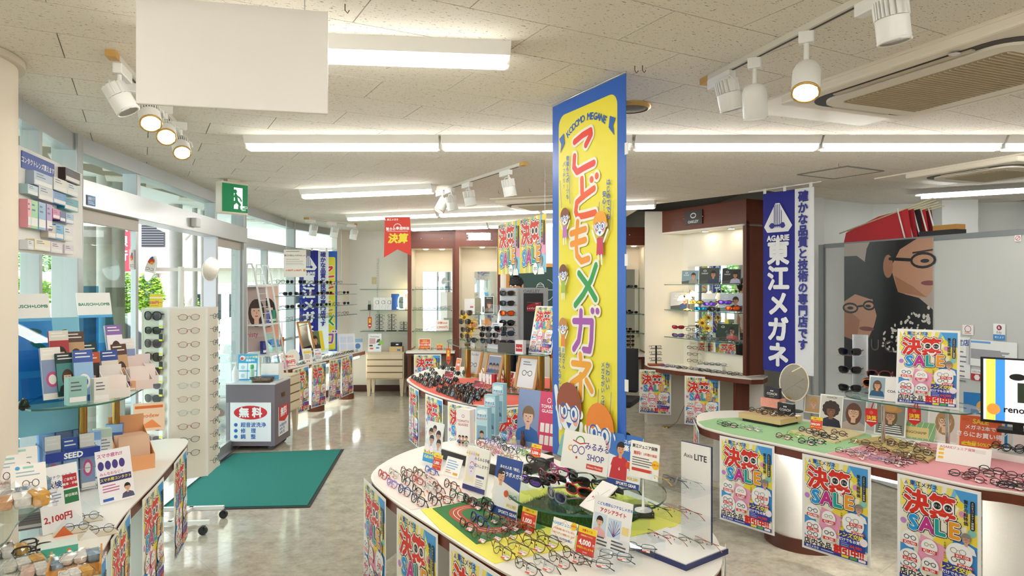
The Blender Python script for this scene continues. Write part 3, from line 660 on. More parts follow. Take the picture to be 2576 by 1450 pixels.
for i,(a,b,m) in enumerate(((.20,.125,'b5553f'),(.182,.108,'f2e9e0'),(.179,.105,'b5553f'),(.162,.09,'f2e9e0'),(.159,.087,'b5553f'),(.14,.072,'3d7a45'))):
    racetrack(a,b,.0023+i*.0002,mat(m,.85)).build('track_lane',o)

# glass tiers
def gl_shelf(pts,z,t,par=None,name='glass_shelf',o=None):
    m = MB().extr(pts,z-t,z,GLASS,GEDGE)
    return m
def tier(lab,ctrl,z,posts,pm,r=.03,n=5,dome=False):
    out = [(p.x,p.y) for p in spline(ctrl,n)];cx = sum(p[0] for p in out)/len(out);cy = sum(p[1] for p in out)/len(out)
    o = thing('glass_tier',lab,'glass shelf',(cx,cy,TZ));gl_shelf(out,z,.008).sub(o).build('glass_top',o)
    for x,y in posts:
        MB().cyl(r,0,z-TZ-.008,18,pm).build('post',o,(x-cx,y-cy,0))
    return o
tier('raised glass shelf on brass posts over the red sunglasses table',[(-.76,7.95),(-.55,7.2),(-.3,6.75),(-.05,6.45),(.3,6.28),(.36,6.52),(.42,7.1),(.2,7.7),(-.3,8.2),(-.65,8.3)],1.1,[(-.05,7.0),(-.5,7.75),(.28,6.6)],BRASS,.035)
o = thing('brass_dome_post','polished brass post topped with a dome beside the yellow banner','post',(.39,6.40,TZ));MB().cyl(.035,0,.40,20,BRASS).build('shaft',o);MB().ball((0,0,.412),(.047,.047,.07),BRASS,18,10).build('dome',o)
tier('raised glass shelf on brass posts above the contact lens counter',[(-2.14,3.0),(-1.95,3.06),(-1.87,3.25),(-1.92,3.5),(-2.03,3.85),(-2.2,4.05),(-2.42,3.9),(-2.33,3.4)],1.2,[(-2.20,3.50),(-2.28,3.93)],BRASS,.02)
tier('low glass shelf over bagged goods at the near counter end',[(-1.74,2.58),(-1.66,2.3),(-1.55,2.05),(-1.5,1.6),(-1.75,1.6),(-1.9,2.2),(-1.93,2.55)],.95,[(-1.84,2.45),(-1.70,1.75)],ACRYL,.012)
tier('raised glass shelf behind the photo cards on the pink felt',[(2.26,4.62),(2.30,4.40),(2.45,4.15),(2.60,3.96),(2.78,4.05),(2.85,4.3),(2.65,4.65),(2.42,4.85)],1.0,[(2.42,4.45),(2.68,4.2)],CHROME,.012)

# ---------------------------------------------------------------- wall cabinets
def cabinet(name,lab,x0,x1,y,ztop,lights,shelves,mir,dep=.5,counter=True,stile=.055,hh=.27,tilt=0.):
    w_ = x1-x0;o = thing(name,lab,'wall cabinet',((x0+x1)/2,y,0));IN = mat('f4ebd9',.6)
    for s in (-1,1):MB().box((s*(w_/2-stile/2),dep/2,ztop/2),(stile,dep,ztop),BROWNV).build('side_panel',o)
    for s in (-1,1):MB().box((s*(w_/2-stile-.004),dep/2+.02,.75+(ztop-.75)/2),(.008,dep-.05,ztop-.77),IN).build('side_lining',o)
    MB().box((0,.015,ztop-hh/2),(w_-2*stile,.03,hh),BROWN).build('header',o);MB().box((0,dep/2,ztop-hh+.01),(w_-2*stile,dep-.06,.02),IN).build('soffit',o)
    MB().box((0,dep-.01,ztop/2),(w_-2*stile,.02,ztop),IN).build('back_panel',o)
    for x in lights:
        d = link('downlight',None,o,(x,.2,ztop-hh-.001));MB().lathe([(.035,-.008),(.035,-.001)],20,DOWN).build('lens',d);MB().lathe([(.048,0),(.048,-.006),(.036,-.009)],20,STEEL,cap=False).build('trim',d)
    a,b,c,e = mir;MB().box((0,0,0),(b-a,.006,e-c),MIRROR).build('mirror',o,((a+b)/2,dep-.05,(c+e)/2),(0,0,tilt))
    for z in shelves:
        s_ = MB().extr([(-w_/2+stile+.01,.03),(w_/2-stile-.01,.03),(w_/2-stile-.01,dep-.04),(-w_/2+stile+.01,dep-.04)],-.008,0,GLASS,GEDGE).build('glass_shelf',o,(0,0,z))
        for x in (-w_/2+stile+.02,w_/2-stile-.02):MB().cyl(.008,-.02,-.008,8,BRASS).build('shelf_pin',s_,(x,.06,0))
    for x in (-w_*.22,w_*.22):MB().ball((x,-.004,ztop-hh*.42),.012,CHROME,10,6).build('header_knob',o)
    if counter:
        MB().box((0,dep/2-.1,.715),(w_-.005,dep+.2,.03),TOPM).build('counter',o);MB().box((0,-.10,.68),(w_,.02,.05),BROWN).build('counter_edge',o);MB().box((0,dep*.7,.35),(w_-2*stile,.02,.66),mat('e8dfce',.6)).build('lower_panel',o)
    return o
cabA = cabinet('mirror_cabinet','mahogany framed mirror cabinet beside the white shelf wall',-1.64,-.88,10.72,2.60,(-.12,.14),(1.69,1.366,1.03),(-.20,.31,1.0,1.97),tilt=-.066)
cabB = cabinet('tall_mirror_cabinet','taller mahogany cabinet with blank white sign on its header',-.87,-.17,10.5,2.62,(.05,),(1.30,),(-.08,.28,1.05,1.97),counter=False,tilt=-.105)
o = thing('header_sign','blank white acrylic sign on the tall cabinet header','sign',(-.5,10.49,2.44));MB().box((0,-.012,.06),(.34,.006,.10),mat('ffffff',.3,emit=.4)).build('face',o);MB().box((0,-.006,.06),(.40,.004,.12),ACRYL).build('plate',o)
for x in (-.185,.185):MB().ball((x,-.012,.06),.009,CHROME,8,6).build('bolt',o)
cabC = cabinet('far_right_cabinet','mahogany cabinet half hidden behind the yellow banner',1.0,2.05,10.2,2.62,(-.2,.33),(1.71,1.32,1.03),(-.1,.45,.95,2.0))
# white shelf wall: slotted standards and three glass shelves
o = thing('wall_shelf_unit','white wall shelves on slotted standards beside the red pennant','shelf',(-2.05,11.32,0))
for x in (-.18,.33):
    s_ = MB().box((0,-.006,1.55),(.03,.012,1.3),mat('e3e0d8',.5)).build('slotted_standard',o,(x,0,0));sl = MB().box((0,0,0),(.006,.002,.02),mat('8d8a84',.6)).mesh('slot')
    for i in range(30):link('slot',sl,s_,(0,-.0125,.95+i*.04))
for z in (1.69,1.35,1.01):MB().extr([(-.40,-.32),(.40,-.32),(.40,-.02),(-.40,-.02)],z-.008,z,GLASS,GEDGE).build('glass_shelf',o)
MB().box((-.24,-.004,1.83),(.07,.01,.12),mat('d9c99b',.5)).build('switch_plate',o)
def chest(lab,x,y,wd,dp,rz=0.,nd=4):
    o = thing('drawer_chest',lab,'chest of drawers',(x,y,0),rz);BE = wood('d9c7a6','e6d8bd',0,.5);BEV = wood('d9c7a6','e6d8bd',2,.5)
    MB().box((0,0,.48),(wd,dp,.42),BE).build('body',o);MB().box((0,-dp/2-.001,.48),(wd*.94,.004,.39),mat('8f7a58',.7)).build('drawer_gap_shade',o)  # dark sheet behind the drawer fronts, coloured as the shade in their gaps
    for i in range(nd):MB().box((0,-dp/2-.008,.33+i*.10),(wd*.94,.022,.083),BE).build('drawer_front',o,bevel=.004)
    for sx in (-1,1):
        for sy in (-1,1):
            x1 = sx*(wd/2-.04);y1 = sy*(dp/2-.04);MB().add([(x1-.02,y1-.02,0),(x1+.02,y1-.02,0),(x1+.02,y1+.02,0),(x1-.02,y1+.02,0),(x1-.035,y1-.03,.27),(x1+.035,y1-.03,.27),(x1+.035,y1+.03,.27),(x1-.035,y1+.03,.27)],[(0,3,2,1),(4,5,6,7),(0,1,5,4),(1,2,6,5),(2,3,7,6),(3,0,4,7)],BEV).build('leg',o)
chest('pale wooden four drawer chest on tapered legs by the back wall',-2.0,10.95,.60,.42)
chest('pale wooden drawer chest behind the grey wheeled box',-2.76,8.02,.5,.34,1.48)
# cabinet alcove at the right
dv = Vector((.447,-.894));nv = Vector((.894,.447));a0 = Vector((1.915,8.70));b0 = Vector((2.55,7.43))
o = thing('lit_alcove_cabinet','lit display alcove with mahogany header and right post','wall cabinet',(2.2,8.2,0));IN = mat('f3eee2',.6)
MB().box((1.99,8.72,1.345),(.58,.04,2.69),IN).sub(o).build('left_panel',o)
def strip(a,b,z0,z1,t,m,nm,par=o,both=0.):
    a,b = Vector(a),Vector(b);L = (b-a).length;c = (a+b)/2
    return MB().box((0,t/2,(z0+z1)/2),(L,t,z1-z0),m).build(nm,par,(c.x-par.location.x,c.y-par.location.y,0),(0,0,math.atan2(b.y-a.y,b.x-a.x)))
strip((2.19,8.70),(2.76,7.55),.0,2.69,.03,IN,'back_panel');strip(a0,b0,2.42,2.69,.03,BROWN,'header');strip(b0,b0+nv*.27,.76,2.69,.035,BROWNV,'right_post');strip(b0-dv*.05,b0,.76,2.45,.05,BROWNV,'front_stile')
MB().extr([tuple(a0),tuple(b0),tuple(b0+nv*.24),tuple(a0+nv*.24)],2.40,2.42,IN).sub(o).build('soffit',o)
for t in (.45,.75):
    p = a0+(b0-a0)*t+nv*.13;d = link('downlight',None,o,(p.x-2.2,p.y-8.2,2.40));MB().lathe([(.035,-.008),(.035,-.001)],20,DOWN).build('lens',d);MB().lathe([(.05,0),(.05,-.006),(.036,-.009)],20,STEEL,cap=False).build('trim',d)
strip((2.225,8.585),(2.725,7.575),.95,1.98,.004,MIRROR,'mirror').location.x -= .012
SH = [(1.93,8.66),(2.50,7.52),(2.70,7.62),(2.17,8.66)]
ALC = (1.76,1.443,1.10)
for z in ALC:MB().extr(SH,z-.008,z,GLASS,GEDGE).sub(o).build('glass_shelf',o)
CT = [(1.69,8.45),(2.05,7.92),(2.43,7.42),(2.56,7.30),(2.70,7.33),(2.82,7.52),(2.2,8.70),(1.69,8.70)]
MB().extr(CT,.735,.75,TOPM).sub(o).build('counter',o);MB().extr(inset(CT,.004),.685,.7345,BROWN).sub(o).build('counter_edge',o)
strip((1.70,8.60),(2.30,8.60),0,.68,.03,IN,'lower_panel');strip((2.28,8.55),(2.62,7.78),0,.68,.03,mat('cfc4b2',.7),'lower_back');strip((2.50,7.62),(2.76,7.75),0,.68,.04,BROWNV,'pedestal')
q = Vector((2.2,7.95));
o2 = thing('cabinet_brand_sign','dark brand plaque on the mahogany alcove header','sign',(a0+(b0-a0)*.42).to_3d()+Vector((-.012,-.006,2.475)),math.atan2(dv.y,dv.x));MB().box((0,0,.085),(.30,.008,.17),mat('4a4140',.3)).build('plate',o2)
pr = PR(.30);pr.ring(0,.36,.17,.045,'e6e6e6',rz=.11,n=22);pr.text('OAKLEY',0,.12,.15,'e6e6e6',.03,sx=1.1);link('print',pr.mesh(),o2,(0,-.005,0))
for x in (-.165,.165):MB().ball((x,-.004,.085),.008,CHROME,8,6).build('bolt',o2)
# chalk board and white wall panel behind the staff
o = thing('chalkboard','green chalkboard with wooden frame and a chalk lens drawing','board',(.46,9.9,1.02));MB().box((0,0,.5),(1.0,.02,1.0),mat('2f4a44',.7)).build('slate',o)
for x,z,a,b in ((-.52,.5,.05,1.1),(.52,.5,.05,1.1)):MB().box((x,0,z),(a,.04,b),wood('b8782f','cf9142',2)).build('frame',o)
for z in (-.02,1.02):MB().box((0,0,z),(1.09,.04,.05),wood('b8782f','cf9142',0)).build('frame',o)
pr = PR(1.);ch = mat('d9ded9',.8);pr.rect(-.35,.66,.5,.008,ch);pr.ring(-.05,.64,.07,.008,ch,rz=.13);
for i in range(9):pr.rect(-.10,.53+i*.026,.10,.006,ch)
pr.ring(.03,.66,.13,.008,ch,rz=.16,a0=-1.4,a1=1.4);link('chalk_drawing',pr.mesh(),o,(0,-.012,0))
struct(wall('wall_staff_panel',(-.17,9.95),(1.0,9.95),0,2.6,IN,.06))
# office partition
pa,pb = Vector((3.04,6.6)),Vector((3.95,3.9));d = (pb-pa);L = d.length;rz = math.atan2(d.y,d.x)
o = thing('office_partition','grey office partition with a dark top rail','partition',(pa.x,pa.y,0),rz);PG = mat('c8cbc9',.6)
for i in range(3):MB().box((L*(i+.5)/3,0,1.06),(L/3-.012,.04,2.10),PG).build('panel',o)
MB().box((L/2,0,2.125),(L,.055,.04),mat('83888c',.5)).build('top_rail',o);MB().box((-.03,.02,1.07),(.06,.12,2.14),mat('7d8285',.5)).build('end_post',o)
for i in (1,2):MB().box((L*i/3,-.022,1.05),(.008,.006,2.08),mat('8f9496',.5)).build('joint',o)
PART = (pa,rz)
# ---------------------------------------------------------------- entrance mat
cs = [P(865,1132,0),P(780,1278,0),P(385,1287,0),P(585,1143,0)];c = sum(cs,Vector())/4
o = thing('entrance_mat','dark green entrance mat with black rubber border','mat',(c.x,c.y,.001));q = [((p-c).x,(p-c).y) for p in cs]
MB().extr(q,0,.006,mat('2b2f2e',.7)).build('rubber_border',o);MB().extr([(x*.955,y*.965) for x,y in q],.002,.011,mat('17796f',.95,noise=.25,nscale=90.,bump=.9,bscale=300.)).build('carpet',o)
# ---------------------------------------------------------------- wheeled service box
o = thing('wheeled_service_box','grey wheeled box offering free cleaning at the entrance','cabinet',(-2.76,7.2,0));gm = mat('7a7078',.55,noise=.08,nscale=60.)
MB().box((0,.25,.375),(.52,.5,.65),gm).build('body',o,bevel=.004);MB().box((0,.25,.706),(.53,.51,.014),mat('d9dcdf',.4)).build('top_plate',o)
def caster(par,x,y,r=.028,m=None):
    q = link('caster',None,par,(x,y,0));MB().lathe([(r,-.011),(r,.011)],16,m or mat('4a4a4c',.5),Matrix.Translation((0,0,r)) @ Matrix.Rotation(pi/2,4,'X')).build('wheel',q);MB().box((0,0,r*1.6),(.02,.034,r*.9),STEEL if not m else m).build('fork',q);return q
for x in (-.2,.2):
    for y in (.06,.44):caster(o,x,y,.033)
def free_print(wd):
    p = PR(wd);p.rect(-.5,0,1,.93,'f4f6f8');p.circ(0,.70,.41,'d8262f',rz=.17,n=28);p.text('無 料',0,.70,.25,'ffffff',.045)
    for i,t in enumerate(('超音波洗浄','修　理','調　整')):p.circ(-.36,.40-i*.145,.045,'2f6fc0');p.text(t,-.24,.40-i*.145,.125,'2b6ab8',.03,'L')
    return p.mesh()
sg = MB().box((0,-.004,.205),(.43,.008,.41),PAPER).build('sign_plate',o,(.005,0,.10));link('print',free_print(.43),sg,(0,-.0085,.004))
sg = MB().box((0,-.004,.165),(.3,.008,.31),PAPER).build('sign_plate',o,(.26,.25,.12),(0,0,pi/2));pr = PR(.3);pr.rect(-.5,0,1,1.05,'f4f6f8');pr.poly([(-.5,.55),(.1,.45),(.5,.6),(.5,1.05),(-.5,1.05)],'d8262f');pr.text('無料',0,.82,.34,'ffffff',.04)
for i,t in enumerate(('超音波洗浄','修　理','調　整')):pr.circ(-.36,.36-i*.13,.04,'2f6fc0');pr.text(t,-.26,.36-i*.13,.11,'2b6ab8',.03,'L')
link('print',pr.mesh(),sg,(0,-.0085,.01));MB().box((0,0,0),(.008,.1,.04),BRASS).build('pull',o,(.262,.25,.56))
# ---------------------------------------------------------------- suspended window shelves
ys0,ys1 = 8.35,10.8;f0,f1 = Vector((-2.85,ys0)),Vector((-2.45,ys1))
for z,nm in ((1.77,'topmost'),(1.615,'second from the top'),(1.45,'third from the top'),(1.30,'lowest')):
    o = thing('hanging_glass_shelf',f'{nm} glass shelf hung on wires before the far window','glass shelf',(-2.7,9.6,z));MB().extr([(f0.x,f0.y),(f1.x,f1.y),(f1.x-.2,f1.y+.02),(f0.x-.2,f0.y+.02)],z-.007,z,GLASS,GEDGE).sub(o).build('glass',o)
for i,t in enumerate((.15,.85)):
    p = f0+(f1-f0)*t+Vector((-.1,.01));tag(MB().cyl(.0022,1.28,CEIL,6,STEEL).build('suspension_wire',None,(p.x,p.y,0)),'thin steel wire holding the window glass shelves at their '+('entrance' if i == 0 else 'back wall')+' end','wire')
# ---------------------------------------------------------------- eyeglasses
def sup(a,b,n,top=1.0,lift=0.,N=20):
    out = []
    for i in range(N):
        t = 2*pi*i/N;c,s_ = math.cos(t),math.sin(t);x = math.copysign(abs(c) ** (2/n),c)*a;z = math.copysign(abs(s_) ** (2/n),s_)*b
        k = 1+(top-1)*(z/b*.5+.5);out.append((x*k,z+lift*x/a*(.5+.5*z/b)*b))
    return out
SHAPES = {'oval':(sup(.0245,.0175,2.1),.034),'round':(sup(.0225,.0215,2.0),.033),'rect':(sup(.0265,.0155,3.6),.035),'boston':(sup(.0235,.0205,2.3,1.08),.034),
          'square':(sup(.0265,.0200,3.2,1.10),.0355),'wayfarer':(sup(.0270,.0215,2.9,1.16,.10),.0365),'aviator':(sup(.0290,.0250,2.3,1.14),.037),'big':(sup(.0310,.0260,2.4,1.05),.038),'sport':(sup(.0330,.0180,2.6,1.12,.18),.036)}
THICK = {'thin':.0011,'full':.0023,'heavy':.0032,'none':.0}
_gm = {}
BLANK = mat('888888',.4)
def gmesh(shape,th,pose):
    k = (shape,th,pose)
    if k in _gm:return _gm[k]
    out,cx = SHAPES[shape];r = THICK[th];b = max(z for x,z in out);zc = b+r+.001;hx = cx+max(x for x,z in out)+.004;fr = MB()
    wrap = lambda x:.0055*(abs(x)/.06) ** 2
    for s in (-1,1):
        if r:fr.tube([(s*(cx+x),wrap(cx+x),zc+z) for x,z in out],r,BLANK,6,True)
        fr.tube([(s*(hx-.008),wrap(hx-.008),zc+b*.45),(s*hx,wrap(hx)+.004,zc+b*.42),(s*(hx+.001),wrap(hx)+.010,zc+b*.4)],max(r,.0012)*1.1,BLANK,6)
        fr.tube([(s*(cx-.021),.004,zc-.002),(s*(cx-.024),.008,zc-.006)],.0022,BLANK,5)
    gap = cx-max(x for x,z in out);fr.tube([(-gap-.002,.001,zc+b*.18),(-gap*.5,-.001,zc+b*.36),(gap*.5,-.001,zc+b*.36),(gap+.002,.001,zc+b*.18)],max(r,.0012),BLANK,6)
    ln = []
    for s in (-1,1):
        m = MB();pts = [(s*(cx+x),wrap(cx+x)+.0004,zc+z) for x,z in out];n = len(pts);q = pts if s > 0 else pts[::-1]
        m.add(q+[(s*cx,wrap(cx)-.0012,zc)],[(i,(i+1) % n,n) for i in range(n)],BLANK,None,True);ln.append(m.mesh('lens'))
    tp = [];rt = max(r*.85,.0013)
    for s in (-1,1):
        m = MB();y0 = wrap(hx)+.010;z0 = zc+b*.4
        if pose == 'open':pts = [(s*hx,y0,z0),(s*hx,y0+.05,z0+.001),(s*(hx-.002),y0+.095,z0),(s*(hx-.005),y0+.118,z0-.014),(s*(hx-.008),y0+.132,max(.003,z0-.036))]
        else:
            q = .006 if s > 0 else .011;pts = [(s*hx,y0,z0),(s*(hx-.01),y0+q*.6,z0-.001),(s*(hx-.10),y0+q,z0-.006),(s*(hx-.125),y0+q,z0-.016),(s*(hx-.138),y0+q,max(.003,z0-.030))]
        m.tube(pts,[rt,rt,rt,rt*1.25,rt*1.4],BLANK,6,ry=None);tp.append(m.mesh('temple'))
    _gm[k] = (fr.mesh('frame'),ln,tp);return _gm[k]
CLEAR = glass('f4f8f8','clear_lens',1.3);DARK = glass('26282b','dark_lens',1.6);BRN = glass('5a3a24','brown_lens',1.5);GRAD = glass('6a5f74','mauve_lens',1.4);BLUEG = glass('4a6a8a','blue_lens',1.4)
AMB = glass('e89a2a','amber_lens',1.4);REDM = mat('e8581c',.06,.9);BLUM = mat('2aa0e0',.06,.9);PURM = mat('7a4ae0',.06,.9);GOLM = mat('e0c040',.06,.9);VIO = glass('6a48b0','violet_lens',1.6);RUBY = mat('b02a3a',.08,.8)
FC = {'black':'1a1a1c','dark brown':'3c2418','brown':'6d4026','red':'b82a24','wine red':'7a1f2a','orange':'e0702a','blue':'3a62c0','navy':'1e2a56','purple':'7a52b0','lilac':'a58ad8','pink':'e58aa0','green':'4f9a46',
      'lime':'9ac23a','clear':'dcdcd6','beige':'b99a78','olive':'6b6a3a','tortoise':'5a3218','grey':'70747a','yellow':'d8b030','teal':'2f8a8a','white':'ecece8','magenta':'c23a8a'}
MC = {'gold':'c9a45a','silver':'c4c6ca','gunmetal':'55585e','bronze':'6e5238','rose':'c98a7a','black metal':'26262a','burgundy metal':'6a2a34','lilac metal':'8a7ab8','red metal':'b04a44'}
def fmat(c):return mat(FC[c],.3) if c in FC else mat(MC[c],.25,.9)
TAGS = [None]
def tag_mesh():
    if TAGS[0] is None:
        p = PR(.030);p.rect(-.5,0,1,.62,'f6eceb');p.rect(-.5,.0,.55,.22,'d94a3a');p.rect(.05,.35,.4,.12,'e77f5c');p.lines(-.42,.5,.4,2,.1,'9a9a9a');TAGS[0] = p.mesh('price_tag')
    return TAGS[0]
GN = {'thin':'thin metal','full':'plastic','heavy':'thick plastic','none':'rimless'}
def specs(loc,yaw,shape,th,col,place,lens=None,pose='fold',lean=0.,tagged=False,s=1.,tcol=None,kind=None,lab=None,lname=''):
    sun_ = lens is not None;nm = 'sunglasses' if sun_ else 'eyeglasses'
    lab = lab or f"{col} {GN[th] if 'metal' not in col or th != 'thin' else 'thin'} {shape if shape != 'boston' else 'rounded'} {lname + ' ' if lname else ''}{nm} {place}"
    o = thing(nm,lab,nm,loc,yaw,nm+' '+place,-lean);o.scale = (s,s,s);fr,ln,tp = gmesh(shape,th,pose);m = fmat(col);tm = fmat(tcol) if tcol else m
    inst('frame',fr,o,m)
    for q in ln:inst('lens',q,o,lens or CLEAR)
    for q in tp:inst('temple',q,o,tm)
    if tagged:link('price_tag',tag_mesh(),o,(.03,-.004,.004),(-1.25+lean,0,.3))
    return o
YK = rad(-57)
def on(u,v,z):return P(u,v,z+.0005)
# --- white end of the kids table: (crop px of 900,1180 at 5.37)
PLACE = 'on the pale cloth end of the kids table'
cl = cloth('pale_cloth','pale pink white cloth under the first rows of childrens glasses',cpoly([(938,1192),(975,1172),(1060,1180),(1150,1205),(1185,1245),(1160,1262),(1060,1280),(1035,1284),(975,1246),(942,1215)]),TZ,'f3e6df')
for x,y,c,sh,tc in ((315,95,'red','oval',None),(460,85,'clear','boston','brown'),(635,70,'brown','boston',None),(790,55,'bronze','oval',None),(960,35,'blue','rect',None),(440,215,'lilac','oval','purple'),(625,180,'black','boston','olive'),(785,165,'red','rect',None),
                       (950,150,'clear','rect','red'),(605,325,'navy','boston','blue'),(775,300,'black','rect','yellow'),(920,275,'clear','boston','grey'),(1045,270,'brown','oval',None),(1230,250,'black','boston','orange'),(785,455,'black','square','dark brown'),(985,440,'dark brown','boston',None),(1135,420,'tortoise','rect','orange'),(1320,395,'black','square','green')):
    specs(on(900+x/5.37,1180+(y+28)/5.37,TZ+.003),YK+R.uniform(-.12,.12),sh,'full',c,PLACE,tagged=True,s=1.0,tcol=tc,lean=.25)
PLACE = 'on the green running track mat'
for x,y,c,th,tc in ((-40-860+900,110,'brown','full','blue'),(-10,90,'black','full','lime'),(70,160,'black','full','green'),(240,175,'black','heavy',None),(90,400,'navy','heavy','blue'),(300,360,'black','full','orange'),(-60,470,'black','full','orange'),(440,460,'grey','thin','olive'),(600,470,'bronze','thin',None),(790,520,'bronze','thin',None),(120,640,'bronze','thin','brown'),(340,610,'brown','thin',None),(560,590,'burgundy metal','thin',None)):
    specs(on(1180+x/5.85,1250+(y+10)/5.85,TZ+.0065),YK+R.uniform(-.1,.1),R.choice(['boston','square','rect']) if th != 'thin' else 'boston',th,c,PLACE,tagged=True,s=1.02,tcol=tc,lean=.25)
PLACE = 'in the front row on the yellow cloth'
for x,y,c in ((450,890,'bronze'),(690,830,'gold'),(920,780,'burgundy metal'),(1120,720,'bronze')):specs(on(1180+x/5.85,1250+y/5.85,TZ+.003),YK+R.uniform(-.08,.08),'boston','thin',c,PLACE,tagged=True,tcol='black',lean=.25,s=1.15)
PLACE = 'on the white front edge of the kids table'
for x,y,c in ((800,1110,'bronze'),(1060,1060,'silver'),(1290,1010,'bronze'),(1500,950,'burgundy metal')):specs(on(1180+x/5.85,1250+y/5.85,TZ),YK+R.uniform(-.08,.08),'oval','thin',c,PLACE,tagged=True,tcol='black',lean=.25,s=1.15)
PLACE = 'on slanted clear stands before the acrylic tower'
for x,y,lb in ((60,1330,'nearest the price card'),(340,1240,'between two others'),(660,1130,'at the tower base')):
    p = on(1500+x/5.37,1180+(y+40)/5.37,TZ);st = thing('acrylic_stand','small clear acrylic block stand under a front metal frame '+lb,'stand',p,YK);MB().box((0,.03,.03),(.10,.06,.06),ACRYL).build('block',st)
    specs(p+Vector((0,0,.02))-Vector((.03,.02,0)),YK+.5,'rect','thin','gunmetal',PLACE,tagged=True,tcol='black',lean=.5)
# --- back tray of small frames
tray = thing('white_display_tray','white low display tray holding colourful small childrens frames','tray',P(1245,1165,TZ),rad(-48));MB().box((0,0,.03),(.62,.36,.06),mat('24201e',.3)).build('base',tray,bevel=.003);MB().box((0,0,.063),(.62,.36,.006),mat('f2efe9',.4)).build('top',tray)
PLACE = 'on the white low display tray'
for i,(x,y,c) in enumerate(((1065,355,'red'),(1190,345,'purple'),(1310,315,'black'),(930,385,'clear'),(1350,400,'navy'),(1545,405,'lilac'),(1250,420,'pink'),(1120,465,'brown'),(1190,440,'beige'),(1430,440,'black'),(1600,470,'green'),(1690,500,'lime'),(1390,530,'beige'),(1290,480,'pink'),(1480,545,'beige'),(1000,425,'white'),(1340,560,'clear'))):
    specs(P(1000+x/5.18,1050+(y+20)/5.18,TZ+.068),rad(-50)+R.uniform(-.2,.2),R.choice(['oval','round','rect']),'full',c,PLACE,s=.85,lean=.2,tagged=i % 3 == 0)
o = thing('clear_case','low clear case under the lilac frame by the display book','case',P(1285,1112,TZ),rad(-60));MB().box((0,0,.03),(.2,.1,.06),ACRYL).build('box',o);specs(P(1285,1112,TZ)+Vector((0,0,.061)),rad(-60),'rect','full','lilac','on a clear case by the pink display book',pose='open',s=.9)
# --- glass disc with sports goggles
dc = P(1480,1235,TZ+.115);disc = thing('round_glass_plate','large round glass plate on clear blocks holding sports goggles','glass plate',(dc.x-.01,dc.y+.02,TZ+.003));MB().lathe([(.36,.105),(.36,.115)],48,GEDGE,cap=False).build('edge',disc)
MB().extr([(.359*math.cos(i*pi/24),.359*math.sin(i*pi/24)) for i in range(48)],.106,.114,GLASS).build('plate',disc)
for x,y in ((-.16,-.12),(.2,-.16),(.12,.2)):MB().box((x,y,.05),(.1,.1,.10),ACRYL).build('support_block',disc)
b_ = MB().box((.24,.0,.012),(.12,.12,.025),mat('2a2a26',.4)).build('dark_foot',disc)
grassp = thing('artificial_turf','square of dark green artificial turf under the round glass plate','turf',(dc.x-.07,dc.y+.0,TZ+.003),rad(-40));mb = MB();mb.box((0,0,.006),(.5,.38,.012),mat('2d4a1c',.9));mb.build('backing',grassp);mb = MB()
for i in range(5200):
    x,y = R.uniform(-.25,.25),R.uniform(-.19,.19);a = R.uniform(0,6.28);h = R.uniform(.012,.022);k = .0016;mb.add([(x-k*math.cos(a),y-k*math.sin(a),.011),(x+k*math.cos(a),y+k*math.sin(a),.011),(x+R.uniform(-.008,.008),y+R.uniform(-.008,.008),.011+h)],[(0,1,2)],R.choice((mat('4f7a28',.8),mat('3c6420',.8))))
tag(mb.build('blades',grassp),kind='stuff')
PLACE = 'on the round glass plate';GZ = TZ+.119
for u,v,c,l,nm,sh,ps,strap in ((1345,1172,'black',CLEAR,'clear','sport','fold',1),(1402,1197,'magenta',CLEAR,'clear','sport','fold',1),(1300,1190,'black',DARK,'dark','sport','fold',0),(1330,1222,'black',VIO,'violet','sport','fold',1),(1372,1212,'wine red',DARK,'dark','sport','fold',1),(1395,1262,'grey',VIO,'violet','sport','open',0),(1452,1250,'red',DARK,'dark','sport','open',0),(1452,1222,'black',DARK,'dark','sport','open',0),(1512,1242,'black',CLEAR,'clear','sport','open',1)):
    g = specs(P(u,v,GZ),YK+R.uniform(-.15,.15),sh,'heavy',c,PLACE,lens=l,pose=ps,s=1.12,lname=nm+' lens',lean=.1)
    if strap:MB().tube([(-.07,.02,.02),(-.05,.07,.012),(0,.09,.01),(.05,.07,.012),(.07,.02,.02)],.010,mat('1c1c1e',.7),6,ry=.003).build('strap',g)
# --- red table sunglasses
PLACE = 'in the rows on the red cloth'
rows = [(165,520,430,470,4),(200,545,560,520,5),(235,570,700,560,5),(290,600,640,590,4),(350,630,520,600,3),(480,690,900,630,6),(560,715,1000,680,6),(640,750,1050,720,6),(720,785,1040,760,5),(800,815,980,800,3),(860,840,900,835,1)]
for x0,y0,x1,y1,n in rows:
    for i in range(n):
        t = i/max(1,n-1) if n > 1 else 0;x = x0+(x1-x0)*t+R.uniform(-8,8)+30;y = y0+(y1-y0)*t+18
        c = R.choice(['black','black','black','tortoise','dark brown']);specs(on(1000+x/5.18,850+y/5.18,TZ+.003),rad(-62)+R.uniform(-.15,.15),R.choice(['wayfarer','square','aviator']),'heavy',c,PLACE,lens=DARK if c == 'black' else BRN,lean=.35,s=1.05)
PLACE = 'behind the red cloth beside the sale tag'
for x,y in ((430,430),(560,400),(610,360),(680,420),(755,475),(860,470)):specs(on(1000+x/5.18,850+(y+15)/5.18,TZ+.02),rad(-60)+R.uniform(-.3,.3),'wayfarer','heavy','black',PLACE,lens=DARK,lean=.3,s=1.05)
PLACE = 'in the clear tray at the red cloth edge'
tr = thing('glass_tray','dark edged glass tray of metal frames on the red cloth','tray',P(1300,985,TZ+.003),rad(-20));MB().extr([(-.32,-.2),(.28,-.22),(.30,.18),(-.26,.2)],.0,.014,GLASS,GEDGE).build('plate',tr)
